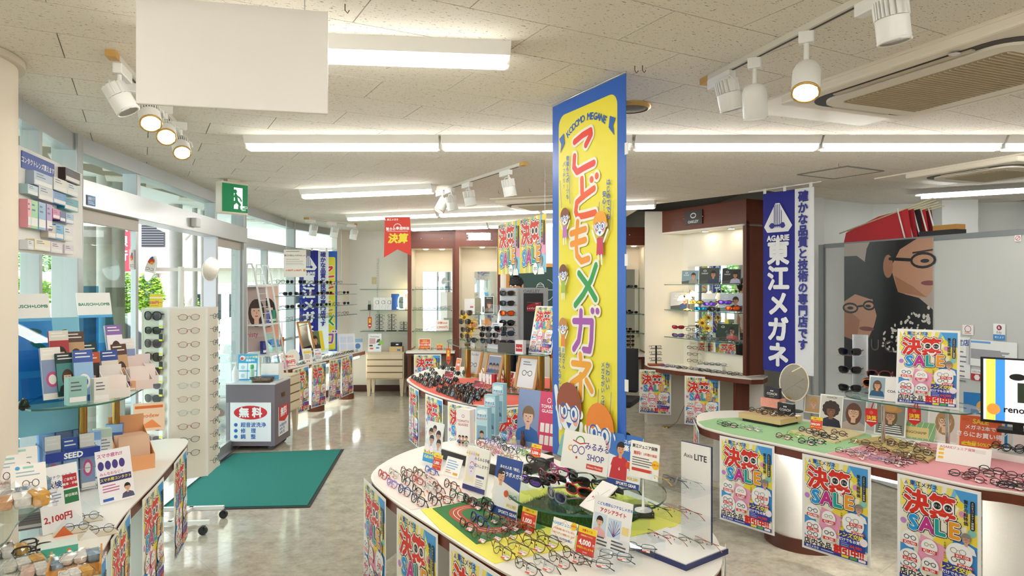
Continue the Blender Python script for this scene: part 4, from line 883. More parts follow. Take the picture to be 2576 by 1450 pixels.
for i in range(12):specs(P(1215+(i % 6)*20+R.uniform(-4,4),965+(i // 6)*14+(i % 6)*2,TZ+.02),rad(-55)+R.uniform(-.2,.2),R.choice(['round','boston']),R.choice(['thin','full']),R.choice(['gold','silver','tortoise','gunmetal']),PLACE,lean=.3)
# --- glass tier over the red table
PLACE = 'on stepped stands on the raised glass shelf'
for u,v,c,l,nm,sh in ((1172,790,'gold',BRN,'brown','aviator'),(1168,812,'black metal',DARK,'dark','aviator'),(1183,820,'gold',AMB,'amber','aviator'),(1170,832,'tortoise',BRN,'brown','wayfarer'),(1168,848,'gold',BRN,'brown','aviator'),(1185,858,'black',DARK,'dark','wayfarer'),(1222,830,'black',DARK,'dark','wayfarer'),(1220,845,'black',DARK,'dark','wayfarer'),(1238,845,'dark brown',DARK,'dark','square'),(1222,860,'black',BLUEG,'blue','wayfarer'),(1240,862,'tortoise',BRN,'brown','wayfarer'),(1258,830,'black',DARK,'dark','wayfarer')):
    p = D(u,v,6.9);specs(p-Vector((0,0,.02)),rad(-35)+R.uniform(-.2,.2),sh,'thin' if 'metal' in c or c == 'gold' else 'heavy',c,PLACE,lens=l,pose='open',s=1.1,lname=nm+' lens')
for u,hgt in ((1176,.27),(1228,.24)):
    p = D(u,866,7.0);st = thing('sunglasses_stand','clear stepped sunglasses stand '+('beside the yellow flowers' if u < 1200 else 'in front of the slanted photo card'),'stand',(p.x,p.y,1.1));MB().box((0,.05,hgt/2),(.02,.02,hgt),ACRYL).build('post',st);MB().box((0,.03,.006),(.16,.14,.012),ACRYL).build('base',st)
    for z in (.06,.12,.18,.24)[:4 if hgt > .25 else 3]:MB().box((0,.02,z-.01),(.14,.06,.004),ACRYL).build('arm',st)
# ---------------------------------------------------------------- posters, banners, cards
def sale_print(wd,cut=0.):
    p = PR(wd);H = 1.40;p.rect(-.5,0,1,H,'fbfaf6');p.rect(-.46,.04,.92,H-.08,'f8f3dc');p.poly([(-.46,1.0),(.46,.9),(.46,1.36),(-.46,1.36)],'f8e878');p.poly([(-.2,.45),(.3,.2),(.4,.75),(.0,.72)],'f6de48');p.poly([(.3,.7),(.46,.65),(.46,1.0),(.36,1.0)],'f6de48')
    for i in range(7):p.poly([(-.46+.13*i,H-.04),(-.40+.13*i,H-.04),(-.2+.06*i,.95),(-.22+.06*i,.95)],'7fc4ea' if i % 2 else 'fbf7e2')
    p.poly([(.1,.3),(.46,.2),(.46,.7),(.2,.78)],'3f94dc');p.poly([(-.46,.2),(-.2,.18),(-.3,.5),(-.46,.5)],'4a9ee0');p.poly([(-.25,.35),(.05,.28),(.1,.6),(-.2,.68)],'f3a8c6');p.poly([(.2,1.36),(.46,1.36),(.46,1.1),(.34,1.1)],'4fa6e6')
    p.circ(.27,1.18,.045,'f2e03a');p.circ(.29,1.07,.04,'e99ac6');p.circ(.4,.86,.05,'8fd0c4');p.circ(-.42,.8,.04,'c58ad0')
    p.text('◬ 東江メガネ',-.2,1.32,.07,'2a3f94',.03)
    p.text('決算',-.1,1.08,.335,'1a1a1a',.115,sx=.95);p.text('決算',-.1,1.08,.335,'ffffff',.085,sx=.95);p.text('決算',-.1,1.08,.335,'e2331f',.042,sx=.95)
    for x in (.0,.13):p.circ(x,1.10,.062,'ffffff',n=20);p.circ(x,1.10,.044,'1a1a1a',n=16)
    p.text('けっ',.0,1.10,.04,'ffffff');p.text('さん',.13,1.10,.04,'ffffff');p.ring(.065,1.02,.08,.025,'ffffff',a0=pi*1.1,a1=pi*1.9,n=10)
    for i,(ch,c) in enumerate((('S','1fa0e6'),('A','c8328e'),('L','17a69c'),('E','f4a52a'))):
        x =-.29+i*.165;z = .815+i*.01;p.text(ch,x,z,.27,'1a1a1a',.12);p.text(ch,x,z,.27,'ffffff',.08);p.text(ch,x,z,.27,c,.045)
    p.rrect(.385,.9,.05,.36,.02,'1d1d1d');p.text('驚きの超特価',.335,1.235,.052,'2a2a2a',.03,vert=True);p.text('メガネコンタクト補聴器',.41,1.235,.03,'ffffff',vert=True)
    p.head(.34,.78,.12,'dca88c','8a8784','f6f6f4','short','333333')
    for x,z,r in ((-.33,.58,.11),(-.09,.545,.10),(-.33,.31,.14),(-.08,.31,.105),(.26,.55,.155)):p.circ(x,z,r,'fdfdfb',n=22)
    for x,z,w_,c in ((-.33,.60,.16,'2a2a2a'),(-.09,.57,.13,'b9a890'),(-.33,.37,.18,'7a2a2a'),(-.33,.25,.17,'2a3038'),(-.08,.33,.15,'111111'),(.25,.60,.19,'a9a49a'),(.25,.49,.17,'6a5a40')):p.specs(x,z,w_,c,.009)
    for x,z,t in ((-.33,.53,'¥24,980'),(-.09,.49,'¥21,600'),(-.33,.315,'¥11,980'),(-.33,.19,'¥16,700'),(-.08,.25,'¥6,280'),(.30,.545,'¥19,100'),(.33,.43,'¥24,980')):p.rect(x-.09,z-.022,.18,.044,'dd2b22');p.text(t,x,z,.045,'ffffff',.02)
    p.text('先着順 処分品',.10,.66,.03,'2a2a2a',vert=True)
    p.rect(.07,.17,.36,.25,'2d3f9e');p.text('レンズ交換',.23,.375,.075,'f6e22a',.04,shear=.2);p.text('だけでもお買得!',.24,.305,.05,'ffffff',.03);p.lines(.09,.26,.12,3,.025,'9fb0ea');p.text('¥4,980',.3,.23,.06,'e8402a',.03);p.circ(.41,.33,.055,'fbeef2')
    p.rect(-.46,.04,.92,.055,'2d3f9e');p.rect(-.46,.095,.92,.085,'f8f3ea');p.text('店内全品',-.25,.135,.105,'1c1c1c',.03);p.text('割引中!!',.2,.14,.13,'dc2418',.05,sx=.95);p.text('東江メガネ',-.33,.065,.04,'ffffff',.02);p.lines(-.2,.06,.25,1,.03,'c9d2f4');p.rect(.1,.05,.1,.035,'e8e23a');p.rect(.22,.05,.1,.035,'52b04a');p.rect(.34,.05,.1,.035,'f6f6f6')
    return p.mesh('print')
PW = .42;SALE = sale_print(PW);PMESH = MB().box((0,.0008,PW*.7),(PW,.0016,PW*1.4),PAPER).mesh('sale_poster')
def sale(loc,yaw,lab,grp='sale posters hung on table edges',tilt=0.,s=1.,swing=0.):
    o = link('sale_poster',PMESH,None,loc,(tilt,swing,yaw));o.scale = (s,s,s);tag(o,lab,'poster',grp);link('print',SALE,o);return o
def hang(out,u,v,lab,z=TZ,drop=.012,s=1.,swing=0.,w_off=0.):
    p = P(u,v,z).to_2d();n = len(out);best = None
    for i in range(n):
        a,b = Vector(out[i]),Vector(out[(i+1) % n]);d = b-a;t = max(0,min(1,(p-a).dot(d)/max(1e-9,d.dot(d))));q = a+d*t
        if best is None or (q-p).length < best[0]:best = ((q-p).length,q,d.normalized())
    _,q,d = best;c = Vector((sum(x for x,y in out)/n,sum(y for x,y in out)/n));nn = Vector((-d.y,d.x))
    if nn.dot(q-c) < 0:nn =-nn
    q = q+nn*.008;yaw = math.atan2(nn.x,-nn.y);return sale((q.x,q.y,z-drop-PW*1.4*s),yaw,lab,s=s,swing=swing)
hang(kids_out,950,1222,'sale poster at the rounded end of the kids table');hang(kids_out,1052,1302,'sale poster below the yellow cloth corner of the kids table');hang(kids_out,1205,1400,'sale poster at the front of the kids table below the metal frames');hang(kids_out,1815,1410,'sale poster on the kids table end under the acrylic tower');hang(kids_out,1010,1150,'sale poster hung on the far side of the kids table')
hang(red_out,1048,972,'sale poster at the rounded tip of the red cloth table');hang(red_out,1093,995,'sale poster second from the tip of the red cloth table');hang(red_out,1165,1014,'sale poster behind the upright leaflet boxes');hang(red_out,1290,1018,'sale poster between the blue leaflets and pink display book')
hang(rc_out,1760,1066,'sale poster seen edge on at the rounded end of the green felt table');hang(rc_out,1885,1103,'sale poster below the green felt beside the white pillar');hang(rc_out,2105,1152,'sale poster in front of the white pillar between two strip lights');hang(rc_out,2362,1207,'sale poster below the pink felt beside the strip light');hang(rc_out,1860,1033,'sale poster on the far side of the green felt table')
hang(lc_out,455,1141,'sale poster at the far tip of the contact lens counter');hang(lc_out,382,1222,'sale poster in the middle of the contact lens counter edge');hang(lc_out,300,1312,'sale poster at the bend of the contact lens counter');hang(lc_out,232,1432,'sale poster at the near end of the contact lens counter')
for u,v,t in ((752,922,'entrance end'),(795,912,'first white post'),(838,902,'gap between the white posts'),(873,894,'second white post')):hang(wc_out,u,v,f'sale poster under the window counter at the {t}',swing=R.uniform(-.12,.12))
p = P(1655,924,.75);sale((p.x-.03,8.36,.17),rad(-55+35),'sale poster under the alcove counter beside the white panel',s=.92);p = P(1755,935,.75);sale((2.16,7.76,.15),rad(-50+20),'sale poster under the alcove counter above the floor cable',s=.95)
sale((-1.30,10.50,.10),0,'sale poster on the far mirror cabinet counter edge')
# hanging pair of sale posters
p1,p2 = Vector((-.126,6.2)),Vector((.26,5.2));L = (p2-p1).length;yaw = math.atan2(p2.y-p1.y,p2.x-p1.x)
for t,nm in ((.25,'left'),(.75,'right')):
    c = p1+(p2-p1)*t;o = thing('hanging_sale_poster','large hanging sale poster '+('nearest the red pennant' if t < .5 else 'right beside the yellow banner'),'poster',(c.x,c.y,1.845),yaw);w_ = L/2-.006
    MB().box((0,.001,.225),(w_,.002,.45),PAPER).build('sheet',o)
    q = PR(w_);hh = .45/w_;q.rect(-.5,0,1,hh,'f6dc3c')
    for i in range(6):q.poly([(-.5+.16*i,hh),(-.43+.16*i,hh),(-.3+.1*i,0),(-.33+.1*i,0)],'7fc4ea' if i % 2 else 'fbf7e2')
    q.poly([(.15,0),(.5,0),(.5,.35),(.3,.3)],'8fd0f0');q.poly([(.22,.3),(.5,.25),(.5,.6),(.3,.5)],'f3a8c6');q.text('東江メガネ',-.3,hh-.05,.075,'2a3f94',.03)
    sh = .12;q.text('決算',-.1,.60,.36,'1a1a1a',.115);q.text('決算',-.1,.60,.36,'ffffff',.085);q.text('決算',-.1,.60,.36,'e2331f',.042)
    for x in (.02,.15):q.circ(x,.63,.062,'ffffff');q.circ(x,.63,.042,'1a1a1a')
    q.ring(.085,.55,.09,.028,'ffffff',a0=pi*1.1,a1=pi*1.9,n=10)
    for i,(ch,c_) in enumerate((('S','1fa0e6'),('A','c8328e'),('L','17a69c'),('E','f4a52a'))):x =-.33+i*.19;q.text(ch,x,.23+i*.02,.31,'1a1a1a',.12);q.text(ch,x,.23+i*.02,.31,'ffffff',.08);q.text(ch,x,.23+i*.02,.31,c_,.045)
    q.rrect(.42,.4,.05,.36,.02,'1d1d1d');q.text('驚きの超特価',.37,.74,.055,'2a2a2a',.03,vert=True);q.head(.34,.17,.13,'dca88c','8a8784','f6f6f4','short','333333');q.circ(.13,.06,.09,'ffffff');q.specs(.13,.06,.12,'333333',.008)
    link('print',q.mesh(),o,(0,-.0005,0));MB().cyl(.0012,.45,CEIL-1.845,5,STEEL).build('wire',o,(-w_/2+.02 if t < .5 else w_/2-.02,0,0))
# red pennant
p = D(1000,648,7.6);o = thing('red_sale_pennant','red fishtail pennant with yellow kanji hanging from the ceiling','pennant',(p.x,p.y,p.z),-.1);wd,ht = .31,.45
m = MB();pts = [(-wd/2,-.0),(0,.09),(wd/2,.02),(wd/2-.01,ht),(-wd/2+.01,ht)];m.extr(pts,0,.002,mat('e03a26',.5),T=Matrix(((1,0,0,0),(0,0,1,0),(0,1,0,0),(0,0,0,1))));m.build('cloth',o)
q = PR(wd);q.text('◬ 東江メガネ',-.22,1.36,.085,'ffffff',.02);q.ring(0,1.07,.15,.02,'ffffff',a0=0,a1=pi,n=12);q.text('驚きの',-.25,1.02,.12,'ffffff',.03);q.circ(0,1.05,.055,'ffffff');q.text('超特価',.25,1.04,.12,'ffffff',.03);q.rect(-.38,.93,.76,.012,'ffffff');q.text('決算',.02,.68,.36,'f6e02a',.05,shear=.15)
link('print',q.mesh(),o,(0,-.0008,0))
MB().cyl(.001,0,CEIL-p.z-ht,5,STEEL).build('thread',o,(0,0,ht))
# ---- yellow kodomo megane banner
a,b = Vector((.204,3.43)),Vector((.481,2.88));L = (b-a).length;yaw = math.atan2(b.y-a.y,b.x-a.x);c = (a+b)/2;ZB = .90;HB_ = CEIL-.012-ZB
o = thing('yellow_banner','tall yellow and blue childrens glasses banner hanging from the ceiling','banner',(c.x,c.y,ZB),yaw)
m = MB();nx,nz = 10,24;vs = [];fs = []
for side in (0,1):
    for j in range(nz+1):
        for i in range(nx+1):vs.append((-L/2+L*i/nx,side*.0015,HB_*j/nz))
n1 = (nx+1)*(nz+1)
for j in range(nz):
    for i in range(nx):k_ = j*(nx+1)+i;fs.append((k_,k_+1,k_+nx+2,k_+nx+1));fs.append((n1+k_,n1+k_+nx+1,n1+k_+nx+2,n1+k_+1))
m.add(vs,fs,mat('1f62c8',.35)).build('cloth',o)
q = PR(L);H = HB_/L;YL = 'f2e53c';q.rrect(-.40,.04,.80,H-.14,.09,YL,6);BL = '1f5fb8'
for i,ch in enumerate('KODOMO MEGANE'):
    t = (i-6)*.082;
    if ch != ' ':q.text(ch,t*.52,H-.19-(1-math.cos(t*1.25))*.4,.072,BL,.035,rot=-t*1.15)
for s_ in (-1,1):q.poly([(s_*.30,H-.33),(s_*.37,H-.40),(s_*.355,H-.33),(s_*.385,H-.28),(s_*.315,H-.25)][::s_],BL)
def gl(strk,x,z,s_,c,t=.22,ow=.10):
    for wq,cc in ((t+2*ow,'f3efe4'),(t,c)):
        for st in strk:q.stroke([(x+a_*s_*1.3,z+b_*s_) for a_,b_ in st],wq*s_,cc,n=14)
CW = .36
KO = [[(-.62,.62),(-.1,.80),(.42,.88),(.45,.70),(.12,.30)],[(-.62,-.05),(-.66,-.55),(-.45,-.82),(.0,-.72),(.62,-.62)]]
DO = [[(-.22,.85),(-.20,.2),(-.1,.02)],[(.55,.28),(-.1,.05),(-.55,-.18),(-.62,-.6),(-.5,-.85),(.0,-.85),(.62,-.8)],[(.40,.72),(.41,.70)],[(.72,.82),(.73,.80)]]
MO = [[(-.25,.95),(-.35,.0),(-.3,-.6),(.0,-.88),(.45,-.78)],[(-.68,.45),(.25,.58)],[(-.66,-.05),(.25,.08)]]
ME = [[(.60,.95),(.3,.3),(-.2,-.35),(-.72,-.85)],[(-.48,.62),(.1,.05),(.58,-.55)]]
GA = [[(-.62,.45),(.55,.50),(.50,-.4),(.40,-.82),(.02,-.82)],[(-.15,.92),(-.18,.2),(-.3,-.45),(-.62,-.85)],[(.58,.98),(.59,.97)],[(.88,.98),(.89,.97)]]
NE = [[(-.05,.98),(-.02,.80)],[(-.55,.52),(.55,.58),(.2,.1),(-.65,-.45)],[(-.02,.05),(-.04,-.98)],[(.35,-.15),(.68,-.55)]]
z0 = H-.45
for i,(st,c_,dx) in enumerate(((KO,'e8341e',-.02),(DO,'ee5a1e',.0),(MO,'f39a24',-.05),(ME,'2f9e48',.02),(GA,'a552b0',-.02),(NE,'f5a81e',-.05))):gl(st,dx,z0-i*.338,.165,c_,.30,.12)
q.text('はじめてでも',.31,H-.72,.048,BL,.03,vert=True);q.text('安心!',.26,H-.80,.048,BL,.03,vert=True);q.text('勉強もスポーツも',-.24,H-.46,.042,BL,.03,vert=True);q.text('バッチリ!',-.29,H-.5,.042,BL,.03,vert=True)
q.text('かわいい',.31,.80,.05,BL,.03,vert=True);q.text('メガネがいっぱい!',.25,.80,.045,BL,.03,vert=True);q.text('お父さん',-.29,.86,.042,BL,.03,vert=True);q.text('お母さんも安心!',-.345,.86,.042,BL,.03,vert=True)
for x0,x1,z in ((.20,.19,.62),(.36,.34,.62),(.21,.20,H-.85),(.355,.34,H-.85),(-.20,-.19,H-.6),(-.34,-.32,H-.62)):q.stroke([(x0,z),(x1,z-.22)],.006,BL,False)
def kid(x,z,s_,hair,cloth_,girl=False):
    q.stroke([(x-.3*s_,z-.75*s_),(x-.62*s_,z-.2*s_)],.11*s_,'eef4fb');q.stroke([(x+.3*s_,z-.75*s_),(x+.62*s_,z-.25*s_)],.11*s_,'eef4fb')
    q.poly([(x-.28*s_,z-1.35*s_),(x+.28*s_,z-1.35*s_),(x+.22*s_,z-.55*s_),(x-.22*s_,z-.55*s_)],cloth_);q.stroke([(x-.12*s_,z-1.35*s_),(x-.14*s_,z-1.75*s_)],.1*s_,'eef4fb');q.stroke([(x+.12*s_,z-1.35*s_),(x+.14*s_,z-1.75*s_)],.1*s_,'eef4fb')
    face(x,z,s_,hair)
def face(x,z,s_,hair):
    for d in (-1,1):q.circ(x+d*.50*s_,z-.02*s_,.10*s_,'eef4fb')
    q.circ(x,z+.12*s_,.54*s_,hair,rz=.52*s_);q.circ(x,z-.05*s_,.47*s_,BL,rz=.46*s_);q.circ(x,z-.05*s_,.455*s_,'f4f6f8',rz=.445*s_)
    q.poly([(x-.46*s_,z+.08*s_),(x-.25*s_,z+.02*s_),(x-.1*s_,z+.16*s_),(x+.1*s_,z+.04*s_),(x+.3*s_,z+.16*s_),(x+.46*s_,z+.05*s_),(x+.40*s_,z+.42*s_),(x,z+.60*s_),(x-.40*s_,z+.42*s_)],hair)
    for d in (-1,1):q.circ(x+d*.28*s_,z-.22*s_,.10*s_,'f3b0a4');q.circ(x+d*.2*s_,z-.05*s_,.06*s_,'2f62b8',rz=.085*s_)
    q.specs(x,z-.05*s_,.82*s_,BL,.035*s_,.42);q.poly([(x-.12*s_,z-.28*s_),(x,z-.42*s_),(x+.12*s_,z-.28*s_)],BL)
kid(-.27,H-.92,.12,'8a4a2a','c47ac8');kid(.22,H-1.02,.16,'f2a62a','d03a5a');kid(-.29,H-1.36,.115,'7a4326','a9c23a');kid(-.29,H-1.78,.115,'c98a3a','ee8a3a')
q.poly([(-.38,.02),(-.02,.02),(-.10,.2),(-.30,.2)],'8cc6c4');q.stroke([(-.33,.25),(-.40,.55)],.055,'eef4fb');face(-.20,.40,.34,'9a4a28');q.poly([(.02,.02),(.38,.02),(.34,.14),(.08,.14)],'e2604a');face(.22,.31,.33,'f08a24');q.stroke([(-.05,.12),(-.02,.32)],.045,'eef4fb')
link('print',q.mesh(),o,(0,-.0006,0))
for z in (.42,.95,1.42):MB().box((L/2+.004,0,z),(.022,.004,.05),WPLAST).build('loop_tab',o)
MB().tube([(-L/2,0,HB_+.006),(L/2,0,HB_+.006)],.005,STEEL,6).build('hanging_rod',o)
# ---- navy nobori banner
a,b = Vector((2.335,6.35)),Vector((2.61,5.9));L = (b-a).length;yaw = math.atan2(b.y-a.y,b.x-a.x);c = (a+b)/2;ZB = .96;HN = 2.60-ZB
def nobori(name,lab,c,yaw,L,ZB,HN,flip=False):
    o = thing(name,lab,'banner',(c.x,c.y,ZB),yaw);m = MB();nx,nz = 14,20;vs = [];fs = [];wv = lambda x,z:.005*math.sin(x*22+z*1.2)*(1-z/HN*.6)
    for j in range(nz+1):
        for i in range(nx+1):x =-L/2+L*i/nx;z = HN*j/nz;vs.append((x,wv(x,z),z))
    f1 = [];f2 = []
    for j in range(nz):
        for i in range(nx):k_ = j*(nx+1)+i;(f1 if i < nx*.64 else f2).append((k_,k_+1,k_+nx+2,k_+nx+1))
    m.add(vs,f1,mat('2a2f92',.8),None,True);m.add(vs,f2,mat('eceef2',.8),None,True);m.build('cloth',o);q = PR(L);H = HN/L;WT = 'f1f2f6'
    q.poly([(-.40,H-.70),(.02,H-.70),(.10,H-.60),(-.15,H-.2),(-.23,H-.2),(-.47,H-.60)],WT)
    for i in range(5):q.rect(-.26+i*.035,H-.62,.012,.4,'2a2f92')
    q.circ(-.30,H-.585,.05,'2a2f92');q.circ(-.09,H-.585,.05,'2a2f92');q.rect(-.36,H-.60,.34,.03,'2a2f92');q.text('AGARIE',-.185,H-.80,.13,WT,.05)
    for i,ch in enumerate('東江メガネ'):q.text(ch,-.18,H-1.06-i*.44,.44,WT,.045)
    for i,ch in enumerate('確かな品質と技術の専門店です'):q.text(ch,.31,H-.14-i*.19,.19,'2a2f92',.045)
    me = q.mesh();
    for v in me.vertices:v.co.y += wv(v.co.x,v.co.z)-.0065
    link('print',me,o)
    for x in (-L/2+.02,-.03,L/2-.03):MB().box((x,0,HN+.02),(.03,.004,.05),WPLAST).build('loop_tab',o)
    MB().tube([(-L/2-.16,0,HN+.035),(L/2+.07,0,HN+.035)],.006,WPLAST,6).build('rod',o);return o
nobori('navy_banner','navy and white shop banner hanging beside the wooden alcove',c,yaw,L,ZB,HN)
# far banners at the window, seen against the light
p1 = D(790,800,10.2);o = nobori('far_navy_banner','navy shop banner hanging inside the far window',p1,.25,.42,.72,1.55);p2 = D(826,800,10.35)
o = thing('far_yellow_banner','yellow childrens glasses banner hanging inside the far window','banner',(p2.x,p2.y,.75),.15);MB().box((0,0,.76),(.26,.002,1.52),mat('1f62c8',.6)).build('cloth',o);q = PR(.26);q.rrect(-.4,.1,.8,5.4,.1,YL)
for i,(st,c_) in enumerate(((KO,'e8341e'),(DO,'ee5a1e'),(MO,'f39a24'),(ME,'2f9e48'),(GA,'a552b0'))):gl(st,0,4.6-i*.95,.36,c_,.3,.13)
link('print',q.mesh(),o,(0,-.002,0));MB().tube([(-.14,0,1.54),(.14,0,1.54)],.006,WPLAST,6).build('rod',o);MB().cyl(.0012,1.54,CEIL-.75,5,STEEL).build('string',o)
# ---- generic cards
_card = {}
def design(key,fn,wd):
    k = (key,wd)
    if k not in _card:q = PR(wd);fn(q);_card[k] = q.mesh('print')
    return _card[k]
def card(name,lab,cat,wd,ht,fn,loc,yaw,lean=.18,key=None,t=.003,foot=True,body=None,grp=None):
    o = thing(name,lab,cat,loc,yaw,grp);b_ = link('panel',None,o,(0,0,0),(-lean,0,0));bpy.data.objects.remove(b_)
    s_ = MB().box((0,t/2,ht/2),(wd,t,ht),body or PAPER).build('panel',o,(0,0,.002),(-lean,0,0))
    link('print',design(key or lab,fn,wd),s_,(0,-.0004,0))
    if foot:MB().add([(-wd*.42,ht*.42*math.sin(lean)+t*1.4,ht*.42),(wd*.42,ht*.42*math.sin(lean)+t*1.4,ht*.42),(wd*.42,ht*.42*math.sin(lean)+ht*.28,.001),(-wd*.42,ht*.42*math.sin(lean)+ht*.28,.001)],[(0,1,2,3)],ACRYL).build('stand',o)
    return o
def price(loc,yaw,txt,lab,wd=.075,c='e8432a'):
    def f(q):q.rect(-.5,0,1,1.12,c);q.rect(-.5,.86,1,.26,'f7d928');q.text('決算セール',0,.98,.12,'d03020',.03);q.text('店頭価格よりさらに',0,.76,.075,'fbe9a0',.02);q.text(txt,-.06,.50,.30 if len(txt) < 6 else .24,'ffffff',.04);q.text('円' if txt[-1] == '0' else '',.42,.46,.12,'ffffff',.03);q.text('◆値引いたします◆',0,.26,.1,'f7d928',.03);q.text('AGARIE',0,.1,.07,'ffffff')
    return card('price_card',lab,'price card',wd,wd*1.12,f,loc,yaw,.22,'price'+txt+c)
# ---------------------------------------------------------------- cards on the kids table
YC = rad(-46)
def photo(bgc,skin='d9a483',hair='3a261c',cloth_='56606e',style='long',gl='4a3a34',h=1.2,z=.62,s_=.5,txt=None,tz=None,tc='2a2a2a',ts=.12,m=.05,turn=0.,x=0.):
    def f(q):
        q.box = (-.5+m,m,.5-m,h-m);q.rect(-.5,0,1,h,'f4efe8');q.rect(-.5+m,m,1-2*m,h-2*m,bgc);q.head(x,z,s_,skin,hair,cloth_,style,gl,turn=turn)
        q.box = None
        if txt:q.text(txt,0,tz if tz is not None else h-.12,ts,tc,.01)
    return f
def kc(u,v,z=TZ+.003):return P(u,v,z)
def fam(q):
    q.rect(-.5,0,1,1.5,'f1f1ef')
    for x,z,s_ in ((-.22,1.1,.3),(-.02,1.25,.26),(-.12,.85,.3),(.25,1.05,.32),(.33,.75,.3)):q.head(x,z,s_,'dca98b','2a2020','dfe6ee','short','4a4a4a')
    q.rect(-.5,0,1,.30,'2f9ad8');q.rect(-.5,.30,1,.14,'f7dd3a');q.text('キッズ★フレーム',.05,.37,.13,'2a6ab8',.03);q.text('Kid\'s★Frame',0,.2,.15,'f7ee6a',.03);q.circ(-.3,.5,.12,'fbeeee');q.circ(-.05,.5,.12,'fbeeee')
card('photo_card','tall family photo card for childrens frames at the kids table end','card',.155,.235,fam,kc(1083,1166),YC)
price(kc(1097,1183),YC,'1,000','orange 1000 yen price card below the family photo card')
def jun(q):q.rect(-.5,0,1,.75,'fbfaf6');q.lines(-.4,.6,.75,4,.1,'8ab0d8');q.rect(.1,.08,.3,.1,'f2a832');q.lines(-.4,.2,.4,2,.08,'d88a6a')
card('notice_card','small white notice card with orange button beside the price card','card',.13,.10,jun,kc(1133,1200),YC,.35)
def mem(q):q.rect(-.5,0,1,1.25,'faf6ec');q.rect(-.42,.25,.38,.9,'f5ecc4');q.circ(-.2,.75,.19,'ece6f2',rz=.4);q.text('みるみる手帳',-.22,1.06,.1,'c9a53a',.02);q.text('みるみる手帳',.22,.95,.11,'4a4a6a',.02);q.text('記入します♡',.22,.76,.11,'4a4a6a',.02);q.specs(-.2,.66,.2,'6a4a9a',.015);q.ring(-.2,.75,.09,.02,'d03a3a',a0=0,a1=pi);q.circ(-.2,.55,.02,'d03a3a');q.rect(.05,.42,.35,.07,'3a3a86');q.lines(.05,.34,.35,4,.06,'aaaaaa',.02);q.rect(-.5,0,1,.14,'3f3f86')
card('notebook_card','clear framed cream eye notebook card on the kids table','card',.17,.215,mem,kc(1190,1238),YC,t=.012)
def collab(q):q.rect(-.5,0,1,1.5,'f4efe6');q.poly([(-.5,.95),(.5,.7),(.5,1.5),(-.5,1.5)],'2f4f9c');q.head(-.24,1.0,.34,'e0ac88','2a1c16','f2f2ee','short',None);q.poly([(-.45,.2),(-.05,.2),(-.05,.75),(-.4,.75)],'eef0f2');q.text('あの大人気「瞬足」との',.16,1.25,.09,'ffffff',.02);q.text('コラボメガネ!',.18,1.08,.13,'ffffff',.03);q.circ(.02,.58,.09,'e0572f');q.specs(.28,.52,.32,'6a4a30',.015);q.text('¥15,980',.26,.3,.11,'d8c02a',.03);q.rect(-.5,0,1,.2,'2a4690');q.text('SPORTS GEAR',.15,.1,.11,'ffffff',.03)
card('collab_card','blue and cream collaboration glasses card with a cheering child','card',.17,.255,collab,kc(1265,1300),YC)
price(kc(1325,1338),YC,'1,000','orange 1000 yen price card between the track mat and turf',.085);price(kc(1345,1158,TZ+.07),YC,'3,000','orange 3000 yen price card on the white tray',.075)
price(kc(1470,1398),YC,'4,000','red 4000 yen price card on the yellow cloth corner',.09,'d8443c')
def agj(q):q.rect(-.5,0,1,.72,'fdfaf2');q.ring(0,.36,.49,.015,'e0a060',rz=.35,n=4);q.text('AGARIEジュニア保険',0,.58,.11,'3fa0e0',.03);q.text('＊対象保険に加入すると安心!',0,.42,.065,'e0572f',.02);q.text('入会からずっと保証いたします!',0,.30,.065,'e0572f',.02);q.text('入会金 1万5千円お得に!',0,.16,.075,'3a5ac0',.03);q.circ(.36,.62,.12,'f6c22a');q.text('必見です!',.36,.62,.055,'d0302a',.03)
card('insurance_card','white junior insurance card with yellow speech bubble on yellow cloth','card',.13,.094,agj,kc(1412,1372),YC,.3)
def axl(q):
    q.rect(-.5,0,1,1.05,'f3f2f4');q.text('こども用安心フチなしメガネ',.05,.93,.072,'2f6ac0',.03);q.text('アクシアライト',.02,.80,.10,'d03a4a',.04);q.rect(-.46,.30,.34,.42,'cfe0ee');q.head(-.3,.55,.2,'e6b79a','2a1c16','f0b8c0','short',None);q.rect(-.08,.30,.34,.38,'c9dced')
    for i in range(8):q.stroke([(.09,.32),(.09+.16*math.cos(i*.42),.45+.2*math.sin(i*.42))],.012,('3a62c0','222222','d05a9a')[i % 3],False)
    q.rect(.29,.42,.17,.16,'f0d890');q.lines(-.44,.22,.4,3,.07,'555555',.03);q.lines(.05,.22,.4,3,.07,'555555',.03)
card('rimless_card','white card for rimless childrens glasses with a girl photo','card',.185,.20,axl,kc(1530,1390),YC)
def riser(u,v,y,nm):
    p = D(u,v,y);o = thing('clear_riser',f'clear riser box under the {nm}','riser',(p.x,p.y,TZ+.119),YC);h = p.z-TZ-.12;MB().box((0,.02,h/2),(.12,.08,h),ACRYL).build('box',o)
def mimi(q):q.rrect(-.5,0,1,.62,.05,'f7f4f0');q.text('C',-.33,.34,.13,'f0a83a',.04);q.ring(-.22,.33,.07,.015,'5a3a9a');q.ring(-.08,.33,.07,.015,'5a3a9a');q.ring(-.13,.46,.10,.02,'4a9a4a',a0=0,a1=pi);q.stroke([(-.28,.47),(-.13,.43),(.0,.46)],.02,'d03a3a');q.circ(-.17,.2,.022,'d03a3a');q.text('みるみる',.24,.42,.13,'4a3a9a',.015);q.text('SHOP',.23,.25,.14,'4a3a9a',.012);q.rect(.06,.06,.34,.08,'d8443c');q.text('Alliance Member',.23,.10,.045,'ffffff')
card('shop_board','white rounded shop board with a bespectacled doodle face','card',.27,.165,mimi,D(1466,1188,3.04),YC,.2,t=.006);riser(1466,1188,3.04,'rounded shop board')
